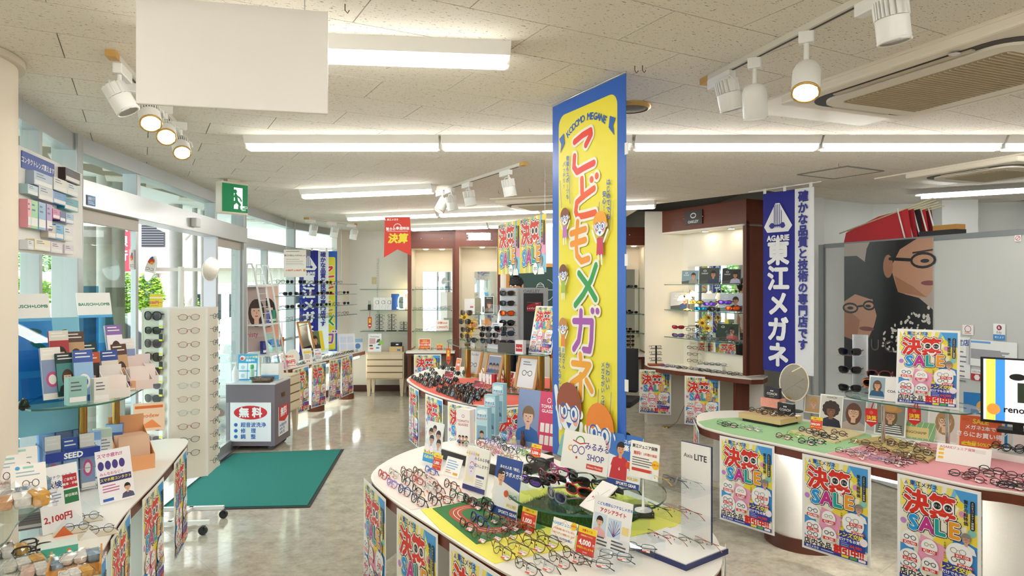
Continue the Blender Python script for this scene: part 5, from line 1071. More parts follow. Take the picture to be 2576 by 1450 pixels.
def spt(q):q.rect(-.5,0,1,1.3,'eef2f6');q.poly([(-.5,.75),(.5,.6),(.5,1.3),(-.5,1.3)],'3f78c8');q.head(-.15,.92,.3,'d9a07c','2a2020','c8323c','short',None);q.poly([(-.45,.15),(.1,.15),(.08,.6),(-.38,.6)],'c8323c');q.text('6',-.15,.42,.12,'ffffff');q.text('スポーツを',.2,1.12,.11,'ffffff',.03);q.text('楽しむ!',.2,.96,.16,'ffffff',.04);q.circ(.12,.55,.09,'e0572f');q.specs(.3,.45,.3,'333a44',.02);q.text('¥38,280',.28,.24,.1,'d8c02a',.03);q.rect(-.5,0,1,.14,'2a4690');q.text('SPORTS GEAR',.1,.07,.1,'ffffff',.03)
card('sports_card','blue sports glasses card with a boy in a red shirt','card',.165,.21,spt,D(1566,1226,2.86),YC,.15);riser(1566,1226,2.86,'blue sports card')
def jni(q):q.rrect(-.5,0,1,1.05,.06,'fbf8f2');q.text('東江ジュニア保険',0,.9,.11,'222222',.035);q.text('無料!',-.25,.7,.12,'d8443c',.03);q.text('2年間の保証',.2,.7,.085,'d8443c',.02);q.lines(-.42,.55,.8,4,.07,'777777',.03);q.rect(-.42,.18,.7,.09,'d8443c');q.circ(.40,.45,.13,'f6c22a');q.text('必見です!',.40,.45,.055,'d0302a',.03)
card('junior_card','white junior insurance card clipped beside the sports card','card',.14,.145,jni,D(1618,1206,2.79),YC,.1)
p = D(1618,1206,2.80);o = thing('card_clip','small white clip stand holding the junior insurance card','stand',(p.x,p.y,TZ+.119));MB().lathe([(.035,0),(.035,.004),(.006,.01),(.0025,p.z-TZ-.12)],16,WPLAST).build('base',o)
def lot(q):q.rect(-.5,0,1,1.5,'f3f0ec');q.stroke([(-.3,.3),(.0,.6),(.15,.95),(.3,1.25)],.012,'3a3a3a',False);q.stroke([(-.2,.9),(.05,.75)],.01,'555555',False);q.text('LOTTO',.1,.62,.14,'3a2a2a',.02,shear=.2);q.circ(-.22,.62,.05,'d03a4a')
o = card('slanted_brand_plate','white slanted brand plate with a sketched temple on the glass plate','card',.10,.15,lot,P(1475,1282,TZ+.120),YC-.25,.95,t=.006)
# acrylic tower
p = P(1700,1385,TZ);o = thing('acrylic_tower','white branded tower with clear shelves on a navy edged base','display stand',(p.x,p.y,TZ),rad(-52));NV = mat('2a3468',.4)
MB().box((0,0,.010),(.30,.26,.020),NV).build('base',o);MB().box((0,0,.0215),(.29,.25,.004),WHITE).build('base_top',o);MB().box((.02,.10,.215),(.14,.006,.38),WHITE).build('panel',o);MB().box((.02,.106,.215),(.146,.006,.386),NV).build('navy_back',o)
q = PR(.14);q.text('Axia',-.25,2.38,.17,'3a3a4a');q.text('LITE',.18,2.38,.24,'3a3a4a',.02);link('lettering',q.mesh(),o,(.02,.0965,.023))
for z in (.13,.25):MB().box((0,.02,z),(.26,.17,.010),ACRYL).build('clear_shelf',o);
PLACE = 'on the clear shelves of the white tower'
for k_,(z,cs_) in enumerate(((.0245,('red metal','rose','olive','rose')),(.136,('black metal','rose','red metal')),(.256,('yellow','navy','silver')))):
    for i,c_ in enumerate(cs_):lp = Vector((-.08+i*.055,-.03+i*.03,0));lp.rotate(Matrix.Rotation(rad(-52),3,'Z'));specs((p.x+lp.x,p.y+lp.y,TZ+z),rad(-60),'oval','none',c_,PLACE,lean=.25,s=.95,lab=f"{c_.replace(' metal','')} rimless eyeglasses "+('lying on the base','on the lower clear shelf','on the upper clear shelf')[k_]+' of the white tower')
# tomato book, leaflets, rabbits
def tom(q):q.rect(-.5,0,1,1.15,'d8466e');q.rect(-.5,0,.55,1.15,'8a9cc4');q.head(-.22,.62,.34,'e8c0a8','8a6a50','3a6ab0','short',None);q.ring(.28,.98,.05,.012,'ffffff');q.text('TOMATO',.28,.86,.09,'ffffff',.02);q.text('GLASSES',.28,.77,.09,'ffffff',.02);[q.rrect(.10+i*.125,.35-j*.24,.1,.18,.01,'f6eeea') or q.circ(.15+i*.125,.44-j*.24,.03,'4a5a8a' if (i+j) % 2 else 'b0323c') for i in range(3) for j in range(2)]
card('display_book','pink and blue hardback display book with a child photo','display book',.32,.34,tom,P(1345,1130,TZ+.0),rad(-40),.12,t=.012)
def leaf_stack(u,v,lab,c1,c2,fn,wd=.09,ht=.26,dp=.055,z=TZ,yaw=rad(-30),raise_=0.):
    p = P(u,v,z);o = thing('leaflet_stack',lab,'leaflets',(p.x,p.y,z),yaw);MB().box((0,dp/2,.004),(wd+.01,dp+.01,.008),ACRYL).build('holder',o)
    n = 9;m = MB().box((0,0,ht/2),(wd,dp/n*.8,ht),mat(c1,.6)).mesh('leaflet');m2 = MB().box((0,0,ht/2),(wd,dp/n*.8,ht),mat(c2,.6)).mesh('leaflet')
    if raise_:MB().box((0,dp/2,raise_/2),(wd,dp,raise_),ACRYL).build('riser',o)
    for i in range(n):link('leaflet',m if i % 2 else m2,o,(0,dp*(i+.5)/n,.008+raise_))
    q = PR(wd);fn(q);link('print',q.mesh(),o,(0,-.0005,.008+raise_));return o
def tomf(q):q.rect(-.5,0,1,2.8,'f7f2f0');q.ring(0,2.4,.1,.03,'c05a6a');q.text('TOMATO',0,2.1,.2,'c05a6a',.02);q.text('GLASSES',0,1.88,.2,'c05a6a',.02);[q.head(-.25+(i % 3)*.25,1.1-(i // 3)*.4,.22,'d9a483','3a261c',('5a7ab0','c08a6a','6a8a5a')[i % 3],'short',None) for i in range(6)]
leaf_stack(1165,1150,'white tomato glasses leaflet stack in a clear holder','f4efec','e0d4d0',tomf,.10,.28)
def aga(q):q.rect(-.5,0,1,3.0,'bfe0ea');q.circ(0,2.7,.4,'eaf6fa',rz=.18);q.text('アガリエ',0,2.45,.22,'3a62b0',.03);q.text('キッズクラブ',0,2.2,.155,'d05a4a',.04);q.rect(-.42,.1,.84,1.6,'8fb4c8');q.head(0,1.1,.4,'d9a483','3a2a22','5a6a7a','short',None)
for i,(u,v) in enumerate(((1212,1132),(1232,1122),(1252,1112))):leaf_stack(u,v,'pale blue kids club leaflet stack '+('at the front of the clear stair holder','in the middle of the clear stair holder','at the top of the clear stair holder')[i],'a9d2de','8fbfd0',aga,.085,.26,.05,raise_=i*.06)
for u,v,c_,lab in ((1293,1130,'e0cf9a','pale yellow rabbit figurine beside the price card'),(1315,1126,'5a3220','brown chocolate rabbit figurine beside the price card')):
    p = P(u,v,TZ+.001);o = thing('rabbit_figurine',lab,'figurine',(p.x,p.y,TZ));m_ = mat(c_,.4);MB().ball((0,0,.032),(.018,.02,.032),m_).build('body',o);MB().ball((0,-.008,.072),.014,m_).build('head',o)
    for s_ in (-1,1):MB().ball((s_*.006,0,.095),(.004,.004,.018),m_,8,6).build('ear',o)
# ---------------------------------------------------------------- right counter goods
YR = rad(-54.6);RZ = TZ+.003
def rc(u,v,z=RZ):return P(u,v,z)
p = rc(1937,1062);o = thing('wooden_display_block','pale wooden display block on a black base on green felt','display block',p,YR);MB().box((0,0,.01),(.30,.26,.02),BLACK).build('base',o);MB().box((.0,.0,.04),(.36,.28,.04),wood('d9b57e','e6c797',0)).build('block',o,bevel=.002);WB = p+Vector((0,0,.0605))
e_ = Vector((math.cos(YR),math.sin(YR),0));n_ = Vector((-math.sin(YR),math.cos(YR),0))
PLACE = 'on the pale wooden display block'
for a_,b_,c_ in ((-.11,-.04,'black'),(-.06,.03,'tortoise'),(.03,-.07,'black'),(.06,-.01,'dark brown'),(.12,.02,'black')):specs(WB+e_*a_+n_*b_,YR+R.uniform(-.3,.3),'oval','full',c_,PLACE,lean=.5)
def cbx(loc,yaw,lab,w_=.13,h_=.085):
    o = thing('brand_block',lab,'sign block',loc,yaw);MB().box((0,0,h_/2),(w_,.035,h_),mat('1c1c1e',.35)).build('block',o,bevel=.002);q = PR(w_);q.text('COACH',0,.28,.2,'e8e4dc',.03);q.text('NEW YORK',0,.12,.06,'e8e4dc');q.circ(-.06,.46,.05,'e8e4dc',n=8);q.circ(.06,.46,.05,'e8e4dc',n=8);link('lettering',q.mesh(),o,(0,-.0182,0))
p = rc(1932,1045)+n_*.04;o = thing('coral_gift_box','coral marbled gift box under a black brand block','box',p+Vector((0,0,.06)),YR);MB().box((0,.03,.035),(.17,.09,.07),mat('eda28c',.6,noise=.2,nscale=60.)).build('box',o);cbx(p+n_*.03+Vector((0,0,.131)),YR,'black brand block standing on the coral gift box');cbx(WB+e_*.08+n_*.09,YR,'black brand block standing at the wooden block edge')
# oval mirror
p = rc(1958,1043)+n_*.22;o = thing('oval_table_mirror','oval tilting table mirror with cream rim','mirror',p,rad(-25));t_ = link('mirror_head',None,o,(0,0,.24),(-.35,0,0));ov = [(.115*math.cos(i*pi/18),.16*math.sin(i*pi/18)) for i in range(36)];MX = Matrix(((1,0,0,0),(0,0,1,0),(0,1,0,0),(0,0,0,1)))
MB().extr(ov,-.004,.006,mat('f0e2cc',.4),T=MX).build('rim',t_);MB().extr([(x*.93,y*.95) for x,y in ov],-.006,-.0045,MIRROR,T=MX).build('glass',t_);MB().tube([(0,.02,.06),(0,.02,.02),(0,0,.008)],.008,STEEL).build('neck',o);MB().lathe([(.07,0),(.07,.008)],24,mat('333336',.4)).build('base',o)
# tower with three dark sunglasses
tp = Vector((2.36,4.72,1.001));o = thing('sunglasses_tower','curved white tower with clear shelves of black sunglasses','display stand',tp,rad(-40));MB().box((.03,.06,.20),(.10,.012,.40),WHITE).build('back_panel',o,bevel=.004);MB().box((.03,.052,.2),(.12,.004,.41),ACRYL).build('clear_cover',o);MB().box((0,0,.004),(.18,.16,.008),ACRYL).build('base',o)
for z in (.13,.255):MB().box((-.02,0,z),(.16,.1,.006),ACRYL).build('clear_shelf',o)
for z,nm in ((.009,'lowest'),(.134,'middle'),(.259,'top')):specs(tp+Vector((-.035,-.02,z)),rad(-35),'wayfarer','heavy','black','',lens=DARK,pose='open',s=1.05,lab=f'black thick sunglasses on the {nm} clear shelf of the curved tower')
o = thing('clear_step_stand','clear curved step stand under three fashion sunglasses','stand',(2.43,4.55,1.001),rad(-40));MB().box((0,0,.03),(.16,.12,.06),ACRYL).build('step',o);MB().box((0,.05,.055),(.16,.03,.11),ACRYL).build('back_step',o)
for dx,dy,z,c_,l_ in ((-.03,-.03,.062,'orange',BRN),(.0,.01,.066,'black',DARK),(.035,.04,.113,'wine red',DARK)):specs((2.43+dx,4.55+dy,1.001+z),rad(-35),'big','heavy',c_,'on the clear curved step stand',lens=l_,pose='open')
# photo cards
def on_tier(u,y):return Vector((X(u,y),y,1.001))
def coa(q):q.rect(-.5,0,1,.78,'f6f2ee');q.rect(-.47,.05,.45,.68,'9ab0bc');q.head(-.25,.48,.24,'d9a483','6a4a34','2a5a7a','long','333333');q.text('COACH',.25,.32,.11,'222222',.02)
card('photo_card','landscape brand photo card standing on the glass shelf beside the sale sign','card',.20,.156,coa,on_tier(2226,4.38),YR+.15)
s_ = thing('standing_sale_sign','sale poster sign standing on the glass shelf before the photo partition','poster',on_tier(2330,4.16),YR+.22);k_ = link('panel',PMESH,s_,(0,0,.003),(-.12,0,0));k_.scale = (.8,1,.8);pk = link('print',SALE,s_,(0,-.001,.003),(-.12,0,0));pk.scale = (.8,1,.8);MB().box((0,.05,.06),(.3,.1,.12),ACRYL).build('stand',s_)
card('photo_card','photo card of a woman on the telephone behind the black brand block','card',.15,.145,photo('b9a58a','e0b292','c9a05a','c9a06a','short','6a5a4a',1.0,.58,.42),rc(2024,1045)+n_*.12,YR+.15)
card('photo_card','photo card of a curly haired woman with glasses','card',.165,.24,photo('d8d2cc','8a5a3e','3a241c','26263a','curly','3a2a24',1.45,.78,.5,'COACH',1.34),rc(2078,1080)+n_*.05,YR+.15)
card('photo_card','photo card of a smiling long haired woman in rimless glasses','card',.175,.225,photo('8f8f93','e6b99a','6a3f2a','b9a9a0','long','8a6a5a',1.3,.78,.56),rc(2135,1088)+n_*.05,YR+.15)
def hat(q):photo('8f8a80','d9a483','7a5a3a','f0ece6','long','2a2a2a',1.12,.70,.4)(q);q.circ(0,.9,.36,'c98f4e',rz=.11);q.circ(0,.97,.2,'d39c5a',rz=.13);[q.rect(-.38,.08+i*.07,.76,.028,'2a2a30') for i in range(5)]
card('photo_card','photo card of a woman in straw hat and striped shirt','card',.20,.215,hat,rc(2228,1100)+n_*.05,YR+.15)
card('photo_card','photo card of a smiling fair haired woman in dark glasses','card',.20,.245,photo('ece6e2','ecc3a6','b08a5e','ecdcd2','long','3a3a40',1.25,.72,.5),rc(2364,1118)+n_*.06,YR+.15)
def lon(q):q.rect(-.5,0,1,.5,'86b27a');[q.stroke([(-.5+i*.14,0),(-.36+i*.14,.5)],.012,'ece6d4',False) for i in range(8)];q.rect(-.38,.04,.72,.30,'e2c886');q.text('LONGCHAMP',-.02,.19,.1,'6a5632',.015)
card('brand_plate','green latticed brand plate with a gold name panel','card',.24,.12,lon,rc(2295,1107)+n_*.03,YR+.15,.3,t=.008)
def sor(q):q.rect(-.5,0,1,.92,'f7e6da');q.rect(-.44,.05,.88,.82,'e9683f');q.text('SALE',0,.74,.16,'f6d83a',.04);q.text('メガネ2本で',0,.58,.12,'ffffff',.02);q.text('さらにお買い得!',0,.40,.14,'ffffff',.025);q.text('2本目50%OFF',.0,.18,.12,'f6d83a',.03);q.specs(-.33,.76,.16,'b84a2a',.008);q.specs(.33,.76,.16,'b84a2a',.008)
card('sale_card','orange two pair sale card on the pink felt','card',.25,.225,sor,rc(2452,1142)+n_*.07,YR+.15);price(rc(2425,1150)+n_*.05,YR+.15,'4,000','small yellow and orange price card before the orange sale card',.07)
def ajr(q):q.rect(-.5,0,1,.42,'fbf6ee');q.text('AGARIEジュニア保険',-.12,.35,.07,'d05a8a',.02);[q.rect(-.46,.26-i*.09,.1,.05,'f4c83a') or q.rect(-.33,.265-i*.09,.7-i*.05,.03,'8a6a6a' if i else '6a8ac0') for i in range(3)];q.rect(.2,.3,.2,.08,'ece6de')
card('insurance_card','low white junior insurance card lying before the orange sale card','card',.27,.115,ajr,rc(2420,1172),YR+.15,.45)
price(rc(2052,1084),YR+.1,'10%OFF','red ten percent off card in front of the curly haired photo',.085)
for u,v,lab in ((2192,1055,'red sale tag hanging beside the smiling woman photo'),(2300,1052,'red sale tag hanging below the glass shelf beside the fair haired photo')):
    p = D(u,v+20,4.42 if u < 2200 else 4.2);o = thing('red_hanging_tag',lab,'tag',(p.x,p.y,p.z),rad(-35));MB().extr([(-.035,.03),(0,0),(.035,.03),(.035,.12),(-.035,.12)],0,.002,mat('d8302a',.5),T=MX).build('tag_plate',o);MB().tube([(0,0,.12),(.012,0,.16),(.02,0,1.0-.009-p.z)],.004,mat('d8302a',.5),6).build('strap',o);q = PR(.07);q.text('決算',0,.85,.42,'f6d83a',.04);q.circ(0,1.35,.16,'e86a5a');q.rect(-.4,.5,.8,.1,'f6eae4');link('print',q.mesh(),o,(0,-.0008,0))
# monitor and the last photo
o = thing('small_monitor','black framed advertising screen with sunglasses picture','monitor',D(2560,1068,4.0),YR+.25);MB().box((0,.0,.19),(.36,.02,.39),BLACK).build('bezel',o,bevel=.004)
q = PR(.33);em = lambda c:mat(c,.2,emit=.35);q.rect(-.5,0,1,1.1,em('eef0f2'));q.rect(-.46,0,.14,1.1,em('e8dc5a'));q.rect(-.32,0,.14,1.1,em('3a86d0'));q.circ(-.35,.2,.1,em('ee8a3a'));q.text('renoma',.05,.22,.16,'1a1a1c',.03);q.rect(-.1,.3,.55,.6,em('dfe6ea'));q.circ(.0,.8,.12,'1c1c1e',rz=.06);q.circ(.22,.8,.12,'1c1c1e',rz=.06);q.rect(.0,.35,.14,.35,'3a4a36');q.rect(.22,.35,.12,.35,'2a2a2a');link('screen',q.mesh(),o,(0,-.0105,.012));MB().box((0,.06,-.05),(.2,.12,.02),BLACK).build('foot',o);MB().box((0,.03,.03),(.05,.02,.16),BLACK).build('neck',o)
def lgl(q):q.rect(-.5,0,1,.9,'f4efea');q.text('LONGCHAMP',.2,.78,.07,'6a6a6a');q.stroke([(-.3,.1),(-.1,.4),(.1,.62),(.3,.58)],.03,'5a4630',False);q.ring(.2,.45,.2,.025,'6a5a4a',rz=.18)
card('photo_card','white brand card with one enlarged glasses picture','card',.26,.24,lgl,rc(2600,1150)+n_*.08,YR+.15)
# boards and frames on felt
def board_(pts,lab,c_,t=.012,z=RZ):
    q = cpoly(pts,z);cx = sum(a[0] for a in q)/len(q);cy = sum(a[1] for a in q)/len(q);o = MB().extr([(a[0]-cx,a[1]-cy) for a in q],0,t,c_).build('display_board',None,(cx,cy,z));return tag(o,lab,'board')
board_([(1985,1088),(2098,1076),(2176,1095),(2100,1117)],'pale beige display board on the green felt',mat('e6d2a4',.6,noise=.1,nscale=20.));board_([(2140,1112),(2235,1100),(2364,1148),(2332,1166)],'patterned golden display board on the pink felt',mat('cdb276',.6,noise=.3,nscale=40.))
PLACE = 'on the green felt'
for x,y,c_,th in ((300,350,'black metal','thin'),(340,365,'black','full'),(460,380,'grey','thin'),(520,390,'silver','thin'),(730,450,'wine red','full'),(810,435,'lime','full'),(900,490,'black','full'),(970,480,'black','full')):specs(rc(1716+x/2.9,950+y/2.9),YR+R.uniform(-.3,.3),'oval',th,c_,PLACE,lean=.45,tagged=True)
PLACE = 'on the pale beige board'
for x,y,c_ in ((890,395,'black'),(980,405,'dark brown'),(1060,440,'black'),(1130,415,'tortoise'),(1000,430,'black')):specs(rc(1716+x/2.9,950+(y+8)/2.9,RZ+.013),YR+R.uniform(-.3,.3),'oval','full',c_,PLACE,lean=.45)
PLACE = 'on the golden patterned board'
for x,y in ((1290,480),(1380,490),(1480,470),(1560,500),(1640,490),(1720,500),(1420,540),(1520,550),(1620,560),(1740,550),(1800,540),(1680,590),(1580,590)):specs(rc(1716+x/2.9,950+(y+10)/2.9,RZ+.013),YR+R.uniform(-.35,.35),'oval',R.choice(['thin','full']),R.choice(['tortoise','burgundy metal','gold','wine red','dark brown']),PLACE,lean=.45)
PLACE = 'on the near part of the pink felt'
for x,y in ((1180,560),(1240,565),(1300,570),(1360,560),(1270,595),(1440,615),(1500,625),(1560,630),(1620,625),(1530,645)):specs(rc(1716+x/2.9,950+y/2.9),YR+R.uniform(-.3,.3),'oval','thin',R.choice(['lilac metal','burgundy metal','rose','silver']),PLACE,lean=.45,tagged=True)
for x,y in ((2040,730),(2110,760),(2180,720),(2250,700),(2330,800),(2400,820),(2390,770),(2460,810),(2460,745)):specs(rc(1716+x/2.9,950+y/2.9),YR+R.uniform(-.3,.3),'oval','full',R.choice(['black','wine red','dark brown']),'at the front corner of the pink felt',lean=.45,tagged=True)
p = rc(2560,1160)+n_*.03;o = thing('white_riser','low white riser block with round black frames','riser',p,YR);MB().box((0,0,.02),(.3,.16,.04),WHITE).build('block',o)
for a_,b_ in ((-.1,0),(-.03,-.02),(.02,.03),(.09,.0)):specs(p+e_*a_+n_*b_+Vector((0,0,.041)),YR+R.uniform(-.3,.3),'round','full','black','on the low white riser block',lean=.4)
# ---------------------------------------------------------------- partition posters
def on_part(u,v):
    k_ = (u-CX)/F;d_ = pb-pa;t = (k_*pa.y-pa.x)/(d_.x-k_*d_.y);q = pa+d_*t;return t*d_.length,EYE-(v-HZ)/F*q.y,q
def part_sheet(u0,u1,v0,v1,fn,name,lab,m=PAPER,cat='poster'):
    s0,_,q0 = on_part(u0,v0);s1,_,q1 = on_part(u1,v1);um = (u0+u1)/2;sm,zt,_ = on_part(um,v0);_,zb,_ = on_part(um,v1);w_ = s1-s0
    c = pa+(pb-pa).normalized()*((s0+s1)/2);nn = Vector((math.sin(rz_p),-math.cos(rz_p)));o = thing(name,lab,cat,(c.x+nn.x*.029,c.y+nn.y*.029,zb),rz_p);MB().box((0,.001,(zt-zb)/2),(w_,.002,zt-zb),m).build('sheet',o);q = PR(w_);fn(q,(zt-zb)/w_);link('print',q.mesh(),o,(0,-.0006,0));return o
rz_p = PART[1]
def guc(q,H):
    m_ = lambda c:mat(c,.3);q.box = (-.5,0,.5,H);q.rect(-.5,0,1,H,m_('a89a90'));K = m_('120f0e');sk = m_('b98a70');sk2 = m_('a06f52')
    q.poly([(-.5,0),(.5,0),(.5,H*.5),(.36,H*.58),(.12,H*.62),(-.1,H*.6),(-.5,H*.45)],K);q.circ(.12,H*.86,.36,K,rz=.34);q.poly([(-.24,H*.55),(.15,H*.5),(.16,H*.9),(-.06,H*.96)],K)
    q.poly([(.14,H*.62),(.06,H*.80),(.16,H*.93),(.34,H*1.0),(.5,H*1.0),(.5,H*.64),(.44,H*.585),(.36,H*.58)],sk);q.poly([(.14,H*.62),(.10,H*.74),(.3,H*.66),(.44,H*.585)],sk2);q.circ(.03,H*.81,.055,sk2,rz=.11)
    q.poly([(-.5,H*.26),(-.34,H*.23),(-.2,H*.26),(-.13,H*.36),(-.10,H*.44),(-.15,H*.56),(-.2,H*.62),(-.5,H*.62)],sk);q.poly([(-.5,H*.26),(-.34,H*.23),(-.3,H*.4),(-.5,H*.5)],sk2)
    q.poly([(-.5,H*.54),(-.36,H*.60),(-.16,H*.56),(-.12,H*.68),(-.18,H*.82),(-.34,H*.90),(-.5,H*.90)],m_('1a1210'))
    q.ring(.40,H*.845,.13,.024,K,rz=.075);q.stroke([(.28,H*.85),(.05,H*.865)],.03,K);q.ring(-.42,H*.49,.10,.02,K,rz=.055);q.ring(-.19,H*.515,.075,.02,K,rz=.05);q.stroke([(-.32,H*.505),(-.27,H*.51)],.02,K);q.circ(.46,H*.685,.08,m_('7a3a40'),rz=.022);q.circ(-.22,H*.335,.09,m_('7a3f3a'),rz=.022);q.circ(.42,H*.84,.045,K,rz=.018);q.circ(-.42,H*.49,.04,K,rz=.016);q.circ(-.2,H*.51,.035,K,rz=.015);q.stroke([(.30,H*.90),(.5,H*.915)],.016,m_('3a2620'))
    r = random.Random(5)
    for i in range(170):x = r.uniform(-.05,.48);z = r.uniform(.12,.60)*H;q.circ(x,z,r.uniform(.012,.026),mat('c9c4bc',.3),rz=r.uniform(.008,.016),n=7,rot=r.uniform(0,3)) if z < H*(.30+.5*(x+.05)) and z > H*(.1+.35*abs(x-.3)) else 0
    q.text('G U C C I',.0,.28,.16,mat('5a5450',.3))
part_sheet(2130,2354,606,945,guc,'fashion_poster','large dark glossy fashion poster with two faces in glasses')
def noti(q,H):q.rect(-.5,0,1,H,'eef0f0');q.rect(-.4,H-.06,.4,.04,'6aa6e0');q.lines(-.4,H-.2,.8,9,(H-.3)/10,'9a9aa0',.02)
part_sheet(2437,2566,858,925,noti,'notice_sheet','landscape printed notice sheet taped on the partition');
def tei(q,H):q.rect(-.5,0,1,H,'f0f1f0');q.text('指定店',0,H-.25,.3,'3a5aa8',.03);q.lines(-.35,H-.7,.7,7,.22,'777777',.06)
part_sheet(2396,2448,848,950,tei,'dealer_notice','white designated dealer notice partly behind the sale sign')
def edy(q,H):q.rect(-.5,0,1,H,'f2f2f2');q.circ(0,H*.76,.22,'8a2a3a');q.text('R',0,H*.76,.3,'ffffff',.03);q.text('Edy',0,H*.48,.3,'4a4a4a');q.rect(-.5,0,1,H*.34,'3a8ad0');q.text('使えます',0,H*.17,.2,'ffffff')
part_sheet(2506,2536,815,856,edy,'payment_sticker','white and blue electronic payment sticker on the partition',cat='sticker')
def oki(q,H):q.rrect(-.5,0,1,H,.1,'f2f0f0');q.rect(-.5,0,1,H*.62,'b8262e');q.circ(0,H*.3,.25,'f2f0f0',n=6);q.text('OKI Pay',0,H*.8,.24,'7a3a3a')
part_sheet(2450,2480,930,958,oki,'red_payment_sign','red and white mobile payment sign on the partition',cat='sticker')
def cup(q,H):q.rect(-.5,0,1,H,'f4eeee');q.ring(0,H*.6,.3,.06,'b86a7a');q.lines(-.3,H*.3,.6,2,.14,'d08a6a',.06)
part_sheet(2428,2456,818,843,cup,'small_sticker','small pale sticker above the designated dealer notice',cat='sticker')
def nos(q,H):q.rect(-.5,0,1,H,'f0eeee');q.ring(0,H*.5,.4,.09,'c83a3a');q.stroke([(-.26,H*.5-.26),(.26,H*.5+.26)],.09,'c83a3a',False)
part_sheet(2560,2576,592,608,nos,'no_smoking_sticker','round red no smoking sticker high on the partition',cat='sticker')
p = D(2478,1090,4.5);o = thing('coupon_sign','bright blue regional coupon sign behind the glass shelf','sign',(p.x,p.y,.72),YR+.2);MB().box((0,0,.12),(.24,.004,.38),mat('2f8ad8',.5)).build('sheet',o);q = PR(.24);q.text('地域共',.1,.55,.2,'ffffff',.01);q.text('クーポン',.08,.3,.22,'ffffff',.01);q.rect(-.42,.2,.02,.45,'ffffff');q.circ(0,1.0,.2,'f0c06a');link('print',q.mesh(),o,(0,-.003,-.02))
# flags and boxes on the partition top
tp_ = lambda u:on_part(u,600)[2]
q0 = tp_(2200);o = thing('folded_flags','bundle of folded red shop flags on thin poles atop the partition','flags',(q0.x+.1,q0.y+.05,2.147),rz_p);
for i in range(5):MB().poly([(-.45+i*.06,i*.03,.0+i*.01),(.30+i*.03,i*.03,.01),(.26+i*.03,i*.03,.26),(-.05+i*.05,i*.03,.22),(-.42+i*.06,i*.03,.10)],mat(('c8303a','b02430','2a2426','c8303a','8a2028')[i],.7)).build('flag_cloth',o)
for i in range(5):MB().tube([(-.5+i*.07,i*.03,.10+i*.02),(.5,i*.03,.32-i*.015)],.006,mat('d9cfa8',.5),6).build('pole',o);MB().tube([(.16+i*.05,i*.03-.01,.27),(.24+i*.05,i*.03-.01,.0)],.007,WPLAST,6).build('white_pole',o)
q0 = tp_(2360);o = thing('cardboard_box','flat cardboard box lid lying on the partition top','box',(q0.x+.05,q0.y+.03,2.147),rz_p);MB().box((0,0,.02),(.32,.12,.04),mat('2a2a2c',.6)).build('tray',o);MB().box((.06,0,.06),(.2,.1,.04),mat('b98a4a',.8)).build('lid',o)
# ---------------------------------------------------------------- contact lens counter
YL_ = rad(50);TL_ = 1.2005
def lens_brand(q):q.rect(-.5,0,1,.82,'f6f6f4');q.text('BAUSCH+LOMB',0,.45,.13,'17806a',.035)
def blue_stand(loc,yaw,lab,w_=.17,h_=.40):
    o = thing('blue_leaflet_stand',lab,'leaflet stand',loc,yaw);BA = glass('a4daf8','blue_acrylic',1.2);BB = glass('cdeafa','pale_blue_acrylic',1.0)
    MB().box((0,.0,h_/2),(w_,.004,h_),BA).build('back_panel',o,(0,.06,0),(-.3,0,0));MB().box((0,0,.003),(w_,.16,.006),BA).build('foot',o);MB().box((0,-.02,.06),(w_,.003,.10),BB).build('front_pocket',o,None,(-.25,0,0));MB().box((0,.03,.20),(w_,.003,.10),BB).build('rear_pocket',o,(0,0,0),(-.25,0,0))
    h = MB().box((0,0,.07),(w_*.98,.004,.14),PAPER).build('header',o,(0,.06+math.sin(.3)*h_*.98,h_*.92),(-.3,0,0));link('print',design('lens_brand',lens_brand,w_*.98),h,(0,-.0025,0))
blue_stand(Vector((-2.20,3.20,TL_)),YL_,'blue acrylic leaflet stand with white header beside the column');blue_stand(Vector((-2.13,3.60,TL_)),YL_,'blue acrylic leaflet stand with white header beside the sliding door')
LC = [('2f4f9c','e8e2d6','d8a23a'),('5a3a2a','c9a27a','3a2418'),('f0ece6','8a9ac0','c8508a'),('1f3a3a','4a8a8a','26262a'),('e2dcd2','b0343a','6a2a2a'),('3a5ab0','9ac0e8','f0f0f4'),('c8542a','2a1a18','e6b99a'),('8a6ab0','f2eef4','d88ab0')]
def flyer(i):
    a_,b_,c_ = LC[i % 8]
    def f(q):
        q.rect(-.5,0,1,2.1,b_);q.rect(-.5,1.6,1,.5,a_);q.lines(-.4,1.95,.8,2,.15,'f6f6f6',.05);q.box = (-.48,.02,.48,1.55)
        if i % 3 != 2:q.head(.05,.95,.55,'e2b394',('2a1c16','4a2e20')[i % 2],c_,'long',None)
        else:q.circ(0,.8,.32,c_);q.circ(0,.8,.2,a_)
        q.box = None;q.rect(-.5,0,1,.25,a_)
    return f
def leaflet(loc,yaw,i,lab,w_=.08,h_=.21,lean=.2,n=3,grp=None):
    o = thing('leaflet',lab,'leaflet',loc,yaw,grp)
    for k_ in range(n):MB().box((0,.002+k_*.004,h_/2),(w_,.0025,h_),mat(LC[i % 8][1 if k_ else 0],.5)).build('sheet',o,(0,0,0),(-lean-k_*.02,0,0))
    k_ = link('print',design('flyer%d' % (i % 8),flyer(i % 8),w_),o,(0,-.0005,0),(-lean,0,0));k_.scale.z = h_/(w_*2.1)
NM = ['navy and gold','brown portrait','pale lilac','dark teal','wine and cream','sky blue','orange portrait','violet']
